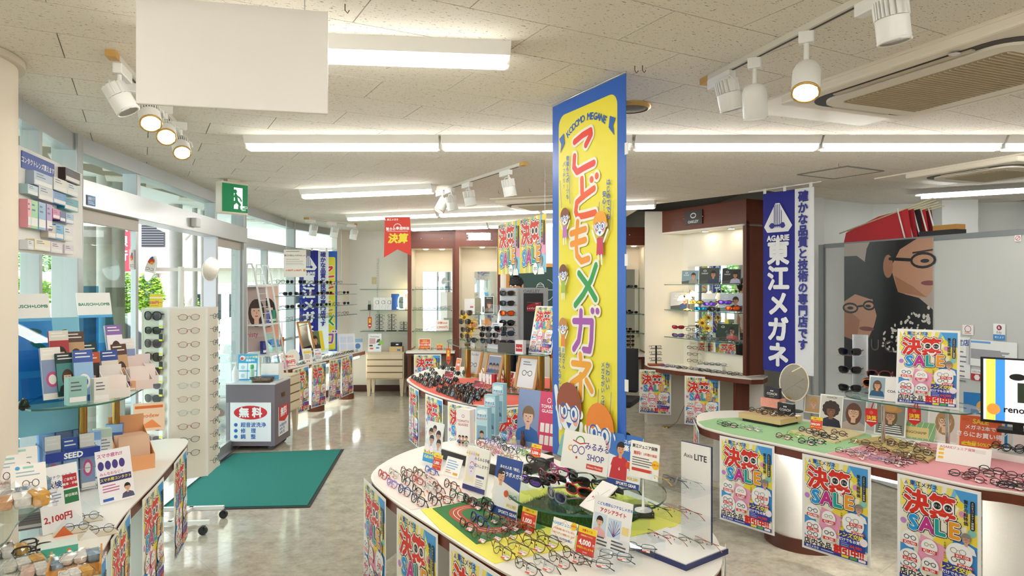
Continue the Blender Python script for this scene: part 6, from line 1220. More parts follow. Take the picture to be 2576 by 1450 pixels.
for i,(x,y,z,wh) in enumerate(((-2.07,3.22,.0,'behind the white flower carton'),(-2.12,3.32,.10,'in the rear pocket of the first blue stand'),(-2.10,3.13,.02,'in the front pocket of the first blue stand'),(-2.06,3.17,.03,'beside the first blue stand foot'),(-2.14,3.24,.13,'in the upper pocket of the first blue stand'),(-2.0,3.20,.0,'leaning at the glass shelf front edge'),(-2.03,3.30,.0,'behind the teal carton on the glass shelf'),(-2.05,3.55,.12,'in the upper pocket of the second blue stand'),(-2.0,3.42,.0,'beside the small purple carton'),(-2.02,3.55,.0,'in front of the second blue stand'),(-2.05,3.66,.02,'at the far end of the glass shelf'),(-2.09,3.40,.02,'between the two blue stands'))):
    leaflet((x,y,TL_+z),YL_+R.uniform(-.15,.2),i,f'{NM[i % 8]} leaflets {wh}',h_=R.choice([.20,.22,.24]))
def carton(loc,yaw,dims,c_,lab,fn=None,name='carton',top=None):
    o = thing(name,lab,'box',loc,yaw);MB().box((0,dims[1]/2,dims[2]/2),dims,mat(c_,.5),None,mat(top,.5) if top else None).build('box',o,bevel=.001)
    q = PR(dims[0])
    if fn:fn(q,dims[2]/dims[0])
    else:h = dims[2]/dims[0];q.rect(-.44,h*.12,.88,h*.18,'f4f4f4');q.lines(-.38,h*.8,.6,3,h*.14,'6a6a7a',h*.05)
    link('print',q.mesh(),o,(0,-.0006,0))
for u,v,c1,c2,lab,yw in ((230,1205,'dfe8f2','8fb0d8','blue and white leaflet stack beside the wire rack',.5),(262,1195,'f2efe6','cfe0cc','white and green leaflet stack behind the smartphone lens card',.7),(285,1180,'4a6ab8','9ab8e0','dark blue leaflet stack beside the orange dispenser',.4)):
    p = P(u,v,TZ);o = thing('leaflet_stack',lab,'leaflets',(p.x,p.y,TZ),yw);m1,m2 = (MB().box((0,0,.12),(.085,.005,.24),mat(c_,.6)).mesh('leaflet') for c_ in (c1,c2));MB().box((0,.03,.004),(.1,.08,.008),ACRYL).build('holder',o)
    for i in range(9):link('leaflet',m1 if i % 2 else m2,o,(0,i*.0065,.008),(-.12,0,0))
    q = PR(.085);q.rect(-.5,0,1,2.8,c1);q.rect(-.5,2.3,1,.5,c2);q.lines(-.4,2.1,.8,4,.2,'6a7a9a',.06);q.circ(0,.8,.3,c2);link('print',q.mesh(),o,(0,-.003,.008),(-.12,0,0))
carton((-1.965,3.09,TL_),YL_,(.075,.06,.125),'9ac6c0','teal edged white lens carton at the shelf front edge');carton((-1.905,3.17,TL_),YL_,(.065,.05,.11),'e9e6e0','white lens carton with a flower print at the shelf edge');carton((-1.94,3.40,TL_),YL_,(.07,.04,.06),'4a2a5a','small dark purple lens carton');carton((-1.96,3.50,TL_),YL_,(.06,.03,.05),'eab08a','small peach lens carton with an eye print')
def dispenser(loc,yaw,c_,lab,s_=1.,back=True,n=5,lc='f0e2dc'):
    o = thing('counter_dispenser',lab,'display box',loc,yaw);w_,d_,h_ = .11*s_,.12*s_,.07*s_;m_ = mat(c_,.55)
    MB().box((0,d_/2,.002),(w_,d_,.004),m_).build('bottom',o);MB().box((0,0,h_*.35),(w_,.003,h_*.7),m_).build('front',o)
    for x in (-1,1):MB().add([(x*w_/2,0,0),(x*w_/2,d_,0),(x*w_/2,d_,h_*1.9),(x*w_/2,0,h_*.7),(x*(w_/2-.003),0,0),(x*(w_/2-.003),d_,0),(x*(w_/2-.003),d_,h_*1.9),(x*(w_/2-.003),0,h_*.7)],[(0,1,2,3),(7,6,5,4),(0,3,7,4),(3,2,6,7),(1,5,6,2)],m_).build('side',o)
    MB().box((0,d_,h_*1.2),(w_,.003,h_*2.4),m_).build('back',o)
    me = MB().box((0,0,h_*.8),(w_*.86,.003,h_*1.5),mat(lc,.5)).mesh('leaflet')
    for i in range(n):link('leaflet',me,o,(0,d_*(.15+.14*i),.005),(-.15,0,0))
    return o
dispenser((-1.90,3.30,TL_),YL_,'efe8e2','white leaflet dispenser with slanted starry print',.9);dispenser((-1.93,3.56,TL_),YL_,'f0dcd6','pale pink leaflet dispenser on the glass shelf',1.0);dispenser((-1.99,3.74,TL_),YL_,'ece0dc','pale pink leaflet dispenser at the far shelf end',.95)
p = D(59,1010,3.02);o = thing('desk_bell','small dark green desk bell beside the column','bell',(p.x,p.y,TL_+.0));MB().ball((0,0,.012),(.022,.022,.026),mat('2a3a34',.25,.6),16,10).build('dome',o);MB().lathe([(.026,0),(.026,.006)],18,mat('222222',.4)).build('base',o);MB().cyl(.004,.034,.044,8,BRASS).build('button',o)
# blue portrait posters beside the window
def bluep(q):q.rect(-.5,0,1,1.7,'8acce6');q.circ(-.2,1.5,.2,'4a8a6a',rz=.06);q.circ(.2,1.42,.16,'3f7a5a',rz=.05,rot=.6);q.circ(-.05,1.3,.12,'5a9a6a',rz=.04,rot=-.5);q.rect(-.5,0,1,.5,'8fd4ea')
card('blue_poster','blue water poster leaning at the window beside the column','poster',.34,.58,bluep,Vector((-2.33,3.40,TZ))+Vector((0,0,.30)),rad(55),.05);o = thing('poster_riser','clear riser box under the blue water poster','riser',(-2.33,3.43,TZ),rad(55));MB().box((0,.0,.15),(.3,.06,.298),ACRYL).build('box',o)
def bface(q):q.rect(-.5,0,1,1.3,'7ab4cc');q.box = (-.48,.02,.48,1.28);q.head(.08,.72,.62,'e8c4ac','2a1e1a','9ac8dc','long',None);q.box = None;q.text('1month',-.1,.12,.14,'f2f8fa')
card('portrait_poster','blue portrait poster of a woman behind the wire rack','poster',.22,.30,bface,P(100,1205,TZ),rad(45),.12)
# goods on the counter top
p = P(175,1240,TZ);o = thing('wire_leaflet_rack','wire leaflet rack with a blue brand strip','leaflet rack',(p.x,p.y,TZ),YL_);WR = mat('9aa0a6',.3,.9)
for z in (.02,.12,.22):MB().tube([(-.11,-.05,z),(.11,-.05,z),(.11,.12,z+.03),(-.11,.12,z+.03)],.002,WR,5,True).build('wire_hoop',o)
for x in (-.11,-.037,.037,.11):MB().tube([(x,-.05,.004),(x,-.05,.22),(x,.12,.25),(x,.12,.004)],.002,WR,5,True).build('wire_frame',o)
MB().box((0,-.055,.20),(.24,.004,.045),mat('2a3f9c',.4)).build('brand_strip',o,None,(0,.0,0));q = PR(.24);q.text('SEED',0,.09,.16,'ffffff',.04);link('lettering',q.mesh(),o,(0,-.0575,.178))
for i,(dx,dy,h_) in enumerate(((-.075,-.03,.29),(.0,-.03,.27),(.075,-.03,.28),(-.075,.06,.40),(.0,.06,.42),(.075,.06,.38))):
    v_ = Vector((dx,dy,.008));v_.rotate(Matrix.Rotation(YL_,3,'Z'));leaflet(Vector(p)+v_,YL_,5 if i % 2 else 2,('sky blue' if i % 2 else 'white and green')+' leaflets in the '+('front' if i < 3 else 'rear')+' row of the wire rack',.066,h_,.08,5,'leaflets in the wire rack')
p = P(345,1185,TZ);dispenser((p.x,p.y,TZ),rad(45),'f2ae78','orange counter dispenser full of orange leaflets',1.7,lc='f2c8a8');card('orange_header','orange printed backing card above the orange dispenser','card',.17,.17,lambda q:(q.rect(-.5,0,1,1,'f6d8bc'),q.rect(-.45,.8,.9,.1,'e8742a'),q.text('deodew',0,.55,.2,'d8702a',.01),q.poly([(-.4,.1),(.1,.4),(.4,.1)],'f0955a')),P(338,1168,TZ)+Vector((-.02,.2,.15)),rad(30),.12,foot=False)
def smh(q):q.rect(-.5,0,1,1.5,'f6f4f8');q.text('スマホ疲れ!?',-.1,1.36,.13,'d05aa0',.03);[q.circ(-.38+i*.2,1.08,.085,'4a3a8a',rz=.13) for i in range(4)];q.text('みんなおなじく',-.1,.84,.1,'d05aa0',.02);q.rect(-.45,.58,.9,.18,'3a3a7a');q.text('スマホ用コンタクト',0,.67,.1,'f4e23a',.03);q.lines(-.4,.48,.5,3,.08,'c86a9a',.03);q.box = (.1,.05,.48,.55);q.head(.3,.35,.2,'e2b394','2a1c16','5a5a7a','short',None);q.box = None;q.rect(-.42,.06,.3,.08,'3a6ac0')
card('contact_lens_card','tall white smartphone contact lens card on the counter','card',.165,.25,smh,P(298,1262,TZ),rad(58),.22)
def pcr(q):q.rect(-.5,0,1,1.7,'f4f6f8');q.text('新型コロナウイルス',-.1,1.4,.1,'3a4a8a',.01);q.text('PCR検査',-.1,1.2,.2,'2a3f8a',.03);q.rect(.1,1.05,.36,.36,'b8303a');q.text('ご自宅で',.28,1.28,.08,'ffffff',.02);q.text('簡単・手軽',.28,1.16,.075,'ffffff',.02);q.rect(.1,.65,.36,.36,'2f7a4a');q.text('即日発送',.28,.86,.08,'ffffff',.02);q.text('2,100円',-.1,.35,.22,'c02a34',.03);q.lines(-.4,1.0,.45,4,.08,'8a9ac8',.03)
card('test_kit_card','tall white test kit card priced 2100 yen on the counter','card',.16,.27,pcr,P(160,1335,TZ),rad(60),.2)
def tri(u,v,lab,c_,z=TZ):
    p = P(u,v,z);o = thing('prism_glasses_case',lab,'display case',p,rad(35));pts = [(-.07,0),(.07,0),(0,.085)]
    MB().extr(pts,0,.07,ACRYL,T=Matrix(((1,0,0,0),(0,0,1,0),(0,1,0,0),(0,0,0,1)))).build('clear_cover',o);MB().box((0,.035,.002),(.14,.07,.004),mat('e9d8bc',.5)).build('base',o);MB().poly([(-.07,-.001,0),(.0,-.001,0),(-.035,-.001,.042)],mat(c_,.5)).build('print_corner',o);
    g = specs(p+Vector((.0,.02,.006)),rad(35),'round','thin','gunmetal','',lab='thin metal reading glasses inside the '+('orange' if c_ == 'e0703a' else 'blue' if c_ == '3a9ad0' else 'white')+' printed clear prism case',s=.8,lean=.3);return o
tri(212,1318,'clear prism glasses case with blue printed corner','3a9ad0');tri(248,1352,'clear prism glasses case with white printed corner','f2f0ec');tri(185,1345,'clear prism glasses case with orange printed corner','e0703a')
p = P(95,1330,TZ);carton((p.x,p.y,TZ),rad(35),(.22,.09,.07),'8f8c8a','long grey cardboard box under the low glass shelf');p = P(150,1400,TZ);carton((p.x,p.y,TZ),rad(35),(.12,.08,.035),'dfeee8','flat teal and white carton beside the crumpled bags',lambda q,h:(q.rect(-.5,0,1,h,'58c0ae'),q.circ(.25,h*.5,.06,'e88a4a')))
def crumple(o,w_,d_,h_,m_,seed,n=12):
    r = random.Random(seed);vs = [];fs = []
    for j in range(n+1):
        for i in range(n+1):
            x,y = i/n-.5,j/n-.5;e = max(0,1-(2*max(abs(x),abs(y))) ** 3);vs.append((x*w_+r.uniform(-.004,.004),y*d_+r.uniform(-.004,.004),.002+h_*e*(.6+.4*r.random())))
    for j in range(n):
        for i in range(n):k_ = j*(n+1)+i;fs.append((k_,k_+1,k_+n+2,k_+n+1))
    MB().add(vs,fs,m_).build('plastic_film',o)
FOIL = glass('fafafa','plastic_film',2.0,.12)
p = P(190,1430,TZ);o = thing('wooden_tray','small wooden tray under clear plastic bags','tray',p,rad(30));MB().box((0,0,.006),(.16,.22,.012),wood('c98a3a','dba050',1)).build('bottom',o)
for x in (-.08,.08):MB().box((x,0,.02),(.006,.22,.04),wood('c98a3a','dba050',1)).build('rim',o)
def bag(loc,yaw,c_,lab,w_=.16,d_=.12,h_=.045,seed=1):
    o = thing('plastic_bag_pack',lab,'bagged goods',loc,yaw);[MB().box((0,0,h_*.3),(w_*.26,d_*.68,h_*(.45+.1*k_)),mat(cc,.7,noise=.5,nscale=40.)).build('content',o,(w_*.25*(k_-1),0,0),(0,0,.12*(k_-1)),.012) for k_,cc in enumerate((c_,'efe6de','7f9ab0' if seed % 2 else 'd8a040'))];crumple(o,w_,d_,h_*1.1,FOIL,seed);return o
bag(p+Vector((0,.03,.014)),rad(30),'e9e4de','clear bag of white goods in the wooden tray',seed=3);bag(P(215,1445,TZ)+Vector((0,-.06,.014)),rad(40),'efd9d4','clear bag of pale pink goods in the wooden tray',.13,.1,.04,4)
for u,v,c_,lab,sd in ((62,1238,'d86a3a','clear bag of orange patterned pouches on the low glass shelf',5),(55,1275,'c9966a','clear bag of yellow patterned pouches on the low glass shelf',6),(10,1255,'e0d6d0','clear bag of white pouches on the low glass shelf',7)):bag(P(u,v,.951),rad(40),c_,lab,.2,.15,.07,sd)
for u,v,c_,lab,sd in ((60,1430,'d9d2ca','clear bag of reading glasses at the near counter edge',8),(105,1442,'e4b8ae','clear bag of pink pouches at the near counter edge',9),(20,1400,'8f8c86','clear bag of grey cases below the low glass shelf',10)):bag(P(u,v,TZ),rad(40),c_,lab,.16,.12,.05,sd)
for u,v in ((45,1390),(85,1400)):specs(P(u,v,TZ+.001),rad(40),'square','heavy','black','lying below the low glass shelf',lean=.6)
def pouchp(q):q.rect(-.5,0,1,1.2,'f4f2ee');q.circ(-.3,1.08,.07,'4aa0d8');q.rect(-.15,1.04,.3,.08,'9ad0c8');q.lines(-.35,.9,.7,2,.12,'9ab8c8',.04);q.specs(.05,.5,.5,'3a3a3e',.025,.5);q.lines(-.35,.22,.7,2,.1,'6ab0b8',.04)
for i,(u,v,wh) in enumerate(((25,1235,'nearest the column foot'),(55,1210,'behind the bagged pouches'),(75,1255,'lying against the test kit card'),(5,1180,'half behind the column'))):card('lens_case_pack',f'white lens case pack with glasses drawing {wh}','pack',.11,.13,pouchp,P(u,v,.952 if i in (0,2) else .952),rad(40),.35+.2*(i == 2),key='pouch',t=.008,foot=False)
# ---- lens boxes on the hanging board
ba,bb = Vector((-2.30,3.16)),Vector((-2.53,4.02));bd = bb-ba;bl = bd.length;brz = math.atan2(bd.y,bd.x)+pi
# board faces the shop: local -Y must point to +x
brz = math.atan2(-bd.y,-bd.x)
o = thing('lens_display_board','white hanging board carrying contact lens boxes before the window','display board',((ba.x+bb.x)/2,(ba.y+bb.y)/2,1.90),brz+pi)
fl = brz+pi
nn = Vector((math.sin(fl),-math.cos(fl)))
if nn.x < 0:fl += pi;o.rotation_euler = (0,0,fl)
MB().box((0,.004,.25),(bl,.008,.50),mat('f2f1ee',.5)).build('board',o)
for x in (-bl*.4,bl*.4):MB().cyl(.001,.5,CEIL-1.9,5,STEEL).build('wire',o,(x,.004,0))
bx_,by_ = Vector((math.cos(fl),math.sin(fl))),Vector((math.sin(fl),-math.cos(fl)))
def on_b(u,v):
    k_ = (u-CX)/F;t = (k_*ba.y-ba.x)/(bd.x-k_*bd.y);q = ba+bd*t;return q,EYE-(v-HZ)/F*q.y
def lens_box(x0,y0,x1,y1,c_,lab,dp=.035,c2='f4f4f2'):
    u0,u1,v0,v1 = 20+x0/4.14,20+x1/4.14,350+y0/4.14,350+y1/4.14;qa,_ = on_b(u0,v0);qb,_ = on_b(u1,v1);um = (u0+u1)/2;qm,zt = on_b(um,v0);_,zb = on_b(um,v1);w_ = (qb-qa).length;h_ = max(.02,zt-zb)
    o = thing('contact_lens_box',lab,'lens box',(qm.x+by_.x*.001,qm.y+by_.y*.001,zb),fl);MB().box((0,-dp/2,h_/2),(w_,dp,h_),mat(c_,.35)).build('box',o);q = PR(w_);hh = h_/w_;q.rect(-.46,hh*.08,.92,hh*.3,c2);q.lines(-.38,hh*.8,.5,2,hh*.18,'5a6a8a',hh*.06);link('print',q.mesh(),o,(0,-dp-.0006,0))
LB = [(185,360,385,500,'aebfd6','silver blue box in the top row'),(395,415,540,545,'e6e2d6','cream box with green end in the top row'),(540,470,660,590,'d6e4e4','pale box with red mark in the top row'),(522,325,680,455,'3a2a26','dark brown box at the top corner'),(115,480,225,580,'a9c6d0','glossy silver box beside the column in the second row'),(235,505,390,640,'c4c8cc','silver foil box in the second row'),(390,560,528,680,'2a86c8','bright blue box in the second row'),(512,620,660,745,'2a9aa8','teal and violet box in the second row'),(115,625,150,920,'e89aa8','tall pink box beside the column'),(150,640,225,930,'8ac88a','tall green box'),(232,660,310,945,'7aaad0','tall blue box'),(318,680,378,955,'b08ac8','tall violet box'),(385,730,460,830,'d86aa0','small magenta box'),(462,760,520,860,'3a4a8a','small navy box'),(525,780,608,880,'9ac0e0','small sky blue box'),(335,890,415,1030,'cfc8bc','small beige box'),(415,890,500,1045,'5ab0e0','white box with sky blue base'),(505,920,600,1060,'e6e8ea','white box with violet wave'),(190,1050,360,1160,'f0e6c8','white box with gold flower in the bottom row'),(365,1080,490,1185,'efe6ea','white box with mauve flower in the bottom row'),(510,1105,608,1200,'e9dfea','white box with plum flower in the bottom row'),(115,1055,180,1150,'e2e6ea','white box beside the column in the bottom row')]
for x0,y0,x1,y1,c_,lb in LB:lens_box(x0,y0,x1,y1,c_,'contact lens '+lb)
def kai(q,h):q.rect(-.5,0,1,h,'2a52b0');q.text('コンタクトレンズ買えます!',0,h*.5,.085,'ffffff',.025)
qa,_ = on_b(56,390);qb,_ = on_b(137,430);qm,zt = on_b(96,397);_,zb = on_b(96,438);w_ = (qb-qa).length;o = thing('blue_header_strip','blue contact lens header strip on the white board','sign',(qm.x+by_.x*.002,qm.y+by_.y*.002,zb),fl);MB().box((0,0,(zt-zb)/2),(w_,.003,zt-zb),mat('2a52b0',.4)).build('strip',o);q = PR(w_);kai(q,(zt-zb)/w_);link('print',q.mesh(),o,(0,-.002,0))
# sheets stuck on the sliding door glass
dd = (W[2]-W[1]).normalized();dr = math.atan2(dd.y,dd.x);dn = Vector((dd.y,-dd.x))
def door_sheet(y,z0,w_,h_,c_,lab):
    t = (y-W[1].y)/dd.y;q = W[1]+dd*t-dn*.018;o = thing('glass_poster',lab,'poster',(q.x,q.y,z0),dr);MB().box((0,0,h_/2),(w_,.001,h_),glass(c_,'backlit_paper',.4)).build('sheet',o)
door_sheet(4.30,1.32,.22,.42,'a9d0e4','pale blue backlit poster on the sliding door glass');door_sheet(4.66,1.05,.32,.68,'d9dcd4','pale grey backlit poster on the sliding door glass')
# ---------------------------------------------------------------- display spinner
sx,sy =-2.40,4.95;sp = thing('display_spinner','tall rotating glasses spinner with round mirrors on casters','display stand',(sx,sy,0));PN = mat('e9e4d6',.35);FR = mat('eceae4',.4)
ri = .215;th0 = rad(38)
for i in range(6):
    a_ = th0+i*pi/3;nx_,ny_ = math.sin(a_),-math.cos(a_);MB().box((0,0,.985),(.235,.006,1.19),PN).build('panel',sp,(nx_*ri,ny_*ri,0),(0,0,a_));b_ = a_+pi/6;MB().cyl(.011,.39,1.585,8,FR).build('corner_post',sp,(math.sin(b_)*.245,-math.cos(b_)*.245,0))
MB().lathe([(.25,1.575),(.25,1.585)],6,FR,Matrix.Rotation(th0,4,'Z')).build('top_plate',sp);MB().cyl(.02,.06,1.88,12,FR).build('centre_post',sp)
MB().box((0,0,1.86),(.40,.02,.025),FR).build('mirror_arm',sp,None,(0,0,.25))
for x,yw in ((.20,.75),(-.20,-.55)):
    t_ = link('mirror',None,sp,(x*math.cos(.25),x*math.sin(.25),1.865),(-.15,.25,yw));MB().extr([(.06*math.cos(i*pi/14),.095*math.sin(i*pi/14)) for i in range(28)],-.004,.004,WPLAST,T=MX).build('rim',t_);MB().extr([(.055*math.cos(i*pi/14),.089*math.sin(i*pi/14)) for i in range(28)],-.0055,-.0045,MIRROR,T=MX).build('glass',t_)
MB().box((0,-.16,.075),(.50,.03,.025),FR).build('base_bar',sp,None,(0,0,.1));MB().box((0,.16,.075),(.50,.03,.025),FR).build('base_bar',sp,None,(0,0,.1));MB().box((0,0,.075),(.03,.34,.025),FR).build('cross_bar',sp)
for x in (-.24,.24):
    for y in (-.18,.16):caster(sp,x,y,.03,BLACK)
SP_OFF = Vector((sx,sy,0))
def face_pt(a_,z,off=.012,dx=0.):return Vector((sx+math.sin(a_)*(ri+off)+math.cos(a_)*dx,sy-math.cos(a_)*(ri+off)+math.sin(a_)*dx,z))
SG = [('black',GRAD,'big'),('black',DARK,'square'),('burgundy metal',GRAD,'big'),('dark brown',BRN,'big'),('gold',BRN,'aviator'),('silver',GRAD,'aviator'),('gunmetal',DARK,'aviator'),('dark brown',BRN,'big'),('navy',GRAD,'big'),('rose',GRAD,'big'),('black',DARK,'square'),('wine red',GRAD,'big')]
ORD = ['topmost','second','third','fourth','fifth','sixth','seventh','eighth','ninth','tenth','eleventh','twelfth']
for i in range(12):
    c_,l_,sh = SG[i];z = 1.50-i*.095;a_ = th0-pi/3;g = specs(face_pt(a_,z,.03),a_,sh,'thin' if c_ in MC else 'heavy',c_,'',lens=l_,pose='open',s=1.12,lab=f'{c_} tinted sunglasses {ORD[i]} from the top of the spinner sunglasses column');MB().box((.075,.0,-.02),(.03,.002,.05),mat('1c1c1e' if i % 2 else 'efeee8',.5)).build('hang_tag',g);MB().box((.075,-.0012,-.034),(.028,.001,.012),mat('e8e23a',.5)).build('tag_stripe',g)
    a_ = th0;
    if i < 11:specs(face_pt(a_,z,.03),a_,'oval','thin',R.choice(['rose','rose','red metal','silver']) if i < 9 else 'black','on the middle spinner panel',pose='open',s=1.15,lab=f'thin oval frame {ORD[i]} from the top of the middle spinner panel',tcol='red' if i % 3 else 'black')
    a_ = th0+pi/3;g = specs(face_pt(a_,z,.03),a_,'oval','thin','black metal' if i % 3 else 'gunmetal','',pose='open',s=1.1,lab=f'thin dark frame {ORD[i]} from the top of the spinner panel facing the door mat');MB().box((.06,.0,-.02),(.03,.002,.04),mat('f2f0ea',.5)).build('hang_tag',g);MB().box((.06,-.0012,-.006),(.03,.001,.012),mat('3a9a5a',.5)).build('tag_stripe',g)
def yel(q):q.rect(-.5,0,1,1.1,'f4d83a');q.rect(-.5,.75,1,.12,'f8f4e0');q.text('500円〜',0,.4,.3,'d03a7a',.03);q.lines(-.4,.12,.8,1,.1,'b89a2a',.04)
card('spinner_price_card','yellow price card standing on the spinner top','price card',.085,.095,yel,(sx-.13,sy-.10,1.586),.2,.05)
# ---------------------------------------------------------------- things on the wheeled box
bz = .7135
def cor(q):q.rect(-.5,0,1,1.35,'3aa6dc');q.circ(-.28,1.15,.13,'fbe6dc');q.circ(-.3,1.12,.08,'d8483c');q.text('コロナ対策',.15,1.2,.14,'f6f08a',.03);q.text('実施中!!',.12,1.03,.13,'ffffff',.03);[q.rrect(-.46+(i % 2)*.47,.08+(i // 2)*.43,.44,.38,.03,'f2f8fb') for i in range(4)];[q.circ(-.24+(i % 2)*.47,.24+(i // 2)*.43,.1,'bfe0ee') for i in range(4)]
card('virus_notice','blue illustrated virus prevention notice on the wheeled box','notice',.21,.285,cor,(-2.87,7.40,bz),.05,.1)
o = thing('paper_towel_dispenser','white boxy paper dispenser with blue stripe on the wheeled box','dispenser',(-2.63,7.42,bz));MB().box((0,.08,.09),(.20,.16,.18),WHITE).build('body',o,bevel=.012);MB().box((0,-.001,.035),(.19,.004,.05),mat('6ab4e0',.4)).build('stripe',o);
for x in (-.05,.05):MB().lathe([(.03,.18),(.038,.25)],14,glass('d8e4ea','clear_cup',2.)).build('cup',o,(x,.08,0))
o = thing('sanitizer_bottle','white pump sanitizer bottle on the wheeled box','bottle',(-2.95,7.28,bz));MB().lathe([(.032,0),(.034,.02),(.034,.12),(.015,.15),(.012,.17)],18,mat('e9eef0',.3)).build('body',o);MB().cyl(.006,.17,.2,8,WPLAST).build('neck',o);MB().box((-.012,0,.205),(.05,.018,.016),WPLAST).build('pump_head',o)
o = thing('spray_can','pale green spray can on the wheeled box','spray can',(-2.77,7.27,bz));MB().lathe([(.024,0),(.024,.13),(.018,.145)],18,mat('a8d8c4',.3)).build('body',o);MB().lathe([(.018,.145),(.02,.15),(.02,.185),(.008,.19)],16,mat('5ac08a',.35)).build('cap',o);MB().lathe([(.0245,.03),(.0245,.06)],18,mat('3a5a8a',.4),cap=False).build('label_band',o)
o = thing('wicker_basket','small dark wicker basket on the wheeled box','basket',(-2.66,7.29,bz));WK = wood('5a3a22','7a5432',0,2.)
for k_ in range(4):MB().tube([(x*(1+k_*.05),y*(1+k_*.05),.006+k_*.014) for x,y in ((-.09,-.05),(.09,-.05),(.09,.05),(-.09,.05))],.005,WK,6,True).build('woven_ring',o)
for i in range(12):t = i/12*2*pi;x,y = max(-.09,min(.09,.13*math.cos(t))),max(-.05,min(.05,.08*math.sin(t)));MB().tube([(x,y,.002),(x*1.15,y*1.15,.052)],.003,WK,5).build('stake',o)
MB().box((0,0,.004),(.17,.09,.006),WK).build('bottom',o);MB().box((0,0,.03),(.14,.08,.012),mat('cfe6dc',.8)).build('cloth_lining',o)
o = thing('pink_pump_bottle','small pink pump bottle at the window counter end','bottle',(-2.84,8.49+.08,TZ));MB().lathe([(.022,0),(.022,.09),(.01,.11)],14,mat('e0509a',.3)).build('body',o);MB().cyl(.005,.11,.14,8,WPLAST).build('pump',o)
# ---------------------------------------------------------------- ladder rack on the far chest
o = thing('white_ladder_rack','white tubular ladder rack with lens care boxes on its shelves','rack',(-2.77,8.02,.691));LW = mat('eef0f0',.35)
tops = []
for y in (-.26,.02,.24):
    MB().tube([(.05,y,0),(-.16,y,1.22),(-.19,y,1.30),(-.24,y,1.30),(-.25,y,1.2),(-.24,y,0)],.012,LW,8).build('side_rail',o)
for k_ in range(16):z = .06+k_*.075;x = .05-.21*z/1.22;MB().tube([(x,-.26,z),(x,.02,z)],.003,LW,5).build('rung',o)
for z in (.25,.60,1.05):x = .05-.21*z/1.22;MB().box(((x-.23)/2,0,z),(x+.24,.52,.016),LW).build('shelf',o)
RK = Vector((-2.77,8.02,.691))
for i,(y,z,c_,lab) in enumerate(((.10,.609,'3a3a7a','navy lens care box on the ladder rack'),(.15,.609,'2f9a74','first green lens care box on the ladder rack'),(.19,.609,'38a67e','second green lens care box on the ladder rack'),(.23,.609,'2f9a74','third green lens care box on the ladder rack'),(-.10,.259,'3a4a9a','blue lens care box low on the ladder rack'),(-.05,.259,'e0dc9a','yellow leaflet box low on the ladder rack'))):carton(RK+Vector((-.10,y,z)),rad(60),(.045,.05,.15),c_,lab)
dispenser(RK+Vector((-.03,.12,.259)),rad(62),'bfe4dc','mint dispenser of blue packs on the ladder rack',1.3,lc='6aa6e0');
def misty(q):q.rect(-.5,0,1,2.2,'b9a6a4');q.box = (-.48,.02,.48,2.18);q.head(.1,1.4,.6,'e2bca4','3a2622','cdb9b4','long',None);q.box = None;q.text('misty',-.1,.6,.24,'b05a74',.02)
card('portrait_poster','grey pink portrait poster behind the ladder rack','poster',.34,.75,misty,(-2.965,7.86,.98),rad(60),.02,foot=False);o = thing('poster_ledge','narrow white ledge carrying the portrait posters at the window','ledge',(-2.985,8.05,.95),rad(86));MB().box((0,0,0),(.8,.03,.05),LW).build('ledge',o);MB().box((0,0,-.48),(.03,.03,.94),LW).build('leg',o)
card('portrait_poster','peach portrait poster with dark haired woman at the window','poster',.36,.78,photo('e8c4b4','e8c0a4','2a1c1a','f0b49a','long',None,2.15,1.3,.62),(-2.955,8.28,.98),rad(62),.02,foot=False)
# ---------------------------------------------------------------- window counter and shelves
sd_ = (f1-f0)
for j,z in enumerate((1.77,1.615,1.45,1.30)):
    for i in range(8 if j else 7):
        q = f0+sd_*(.06+.88*(i+R.uniform(-.2,.2))/7.3)+Vector((-.08,0));c_ = R.choice(['black','black','tortoise','grey','dark brown','lime'] if j < 3 else ['rose','burgundy metal','black','tortoise']);specs((q.x,q.y,z+.001),rad(55)+R.uniform(-.2,.2),R.choice(['wayfarer','square','boston']),'thin' if c_ in MC else 'full',c_,'on the '+('topmost','second','third','lowest')[j]+' hanging window shelf',lens=DARK if (j < 3 and i % 3) else None,pose='open')
def wcp(t,off=.1):a_,b_ = Vector((-2.78,8.55)),Vector((-2.38,10.95));q = a_+(b_-a_)*t;return Vector((q.x-off,q.y,TZ+.001))
for i in range(22):specs(wcp(.04+.94*i/22,.07),rad(70)+R.uniform(-.2,.2),R.choice(['oval','rect','boston']),R.choice(['thin','full']),R.choice(['black','gunmetal','tortoise','bronze','rose']),'in the row along the window counter',lean=.3)
o = thing('low_glass_riser','low glass riser shelf on the window counter','glass shelf',wcp(.45,.2),rad(80));MB().box((0,0,.10),(1.3,.16,.006),GLASS).build('glass',o)
for x in (-.6,0,.6):MB().box((x,0,.048),(.05,.05,.096),ACRYL).build('block',o)
o = thing('framed_leaning_mirror','wooden framed mirror leaning on the window counter','mirror',wcp(.36,.16)+Vector((0,0,.105)),rad(55));t_ = link('frame',None,o,None,(-.3,0,0));WF = wood('b8702f','c98842',2)
for x in (-.1,.1):MB().box((x,0,.23),(.022,.02,.46),WF).build('stile',t_)
for z in (.01,.45):MB().box((0,0,z),(.22,.02,.022),WF).build('rail',t_)
MB().box((0,.002,.23),(.18,.006,.42),MIRROR).build('glass',t_)
def yph(q):q.rect(-.5,0,1,1.2,'f2e03a');q.rect(-.5,0,.7,1.2,'6a7a5a');q.box = (-.5,0,.2,1.2);q.head(-.15,.7,.4,'d9a483','2a1c16','3a3a3a','short','1a1a1a');q.box = None
card('yellow_photo_card','yellow edged sunglasses photo card on the window counter','card',.24,.29,yph,wcp(.52,.2)+Vector((0,0,.105)),rad(60),.2)
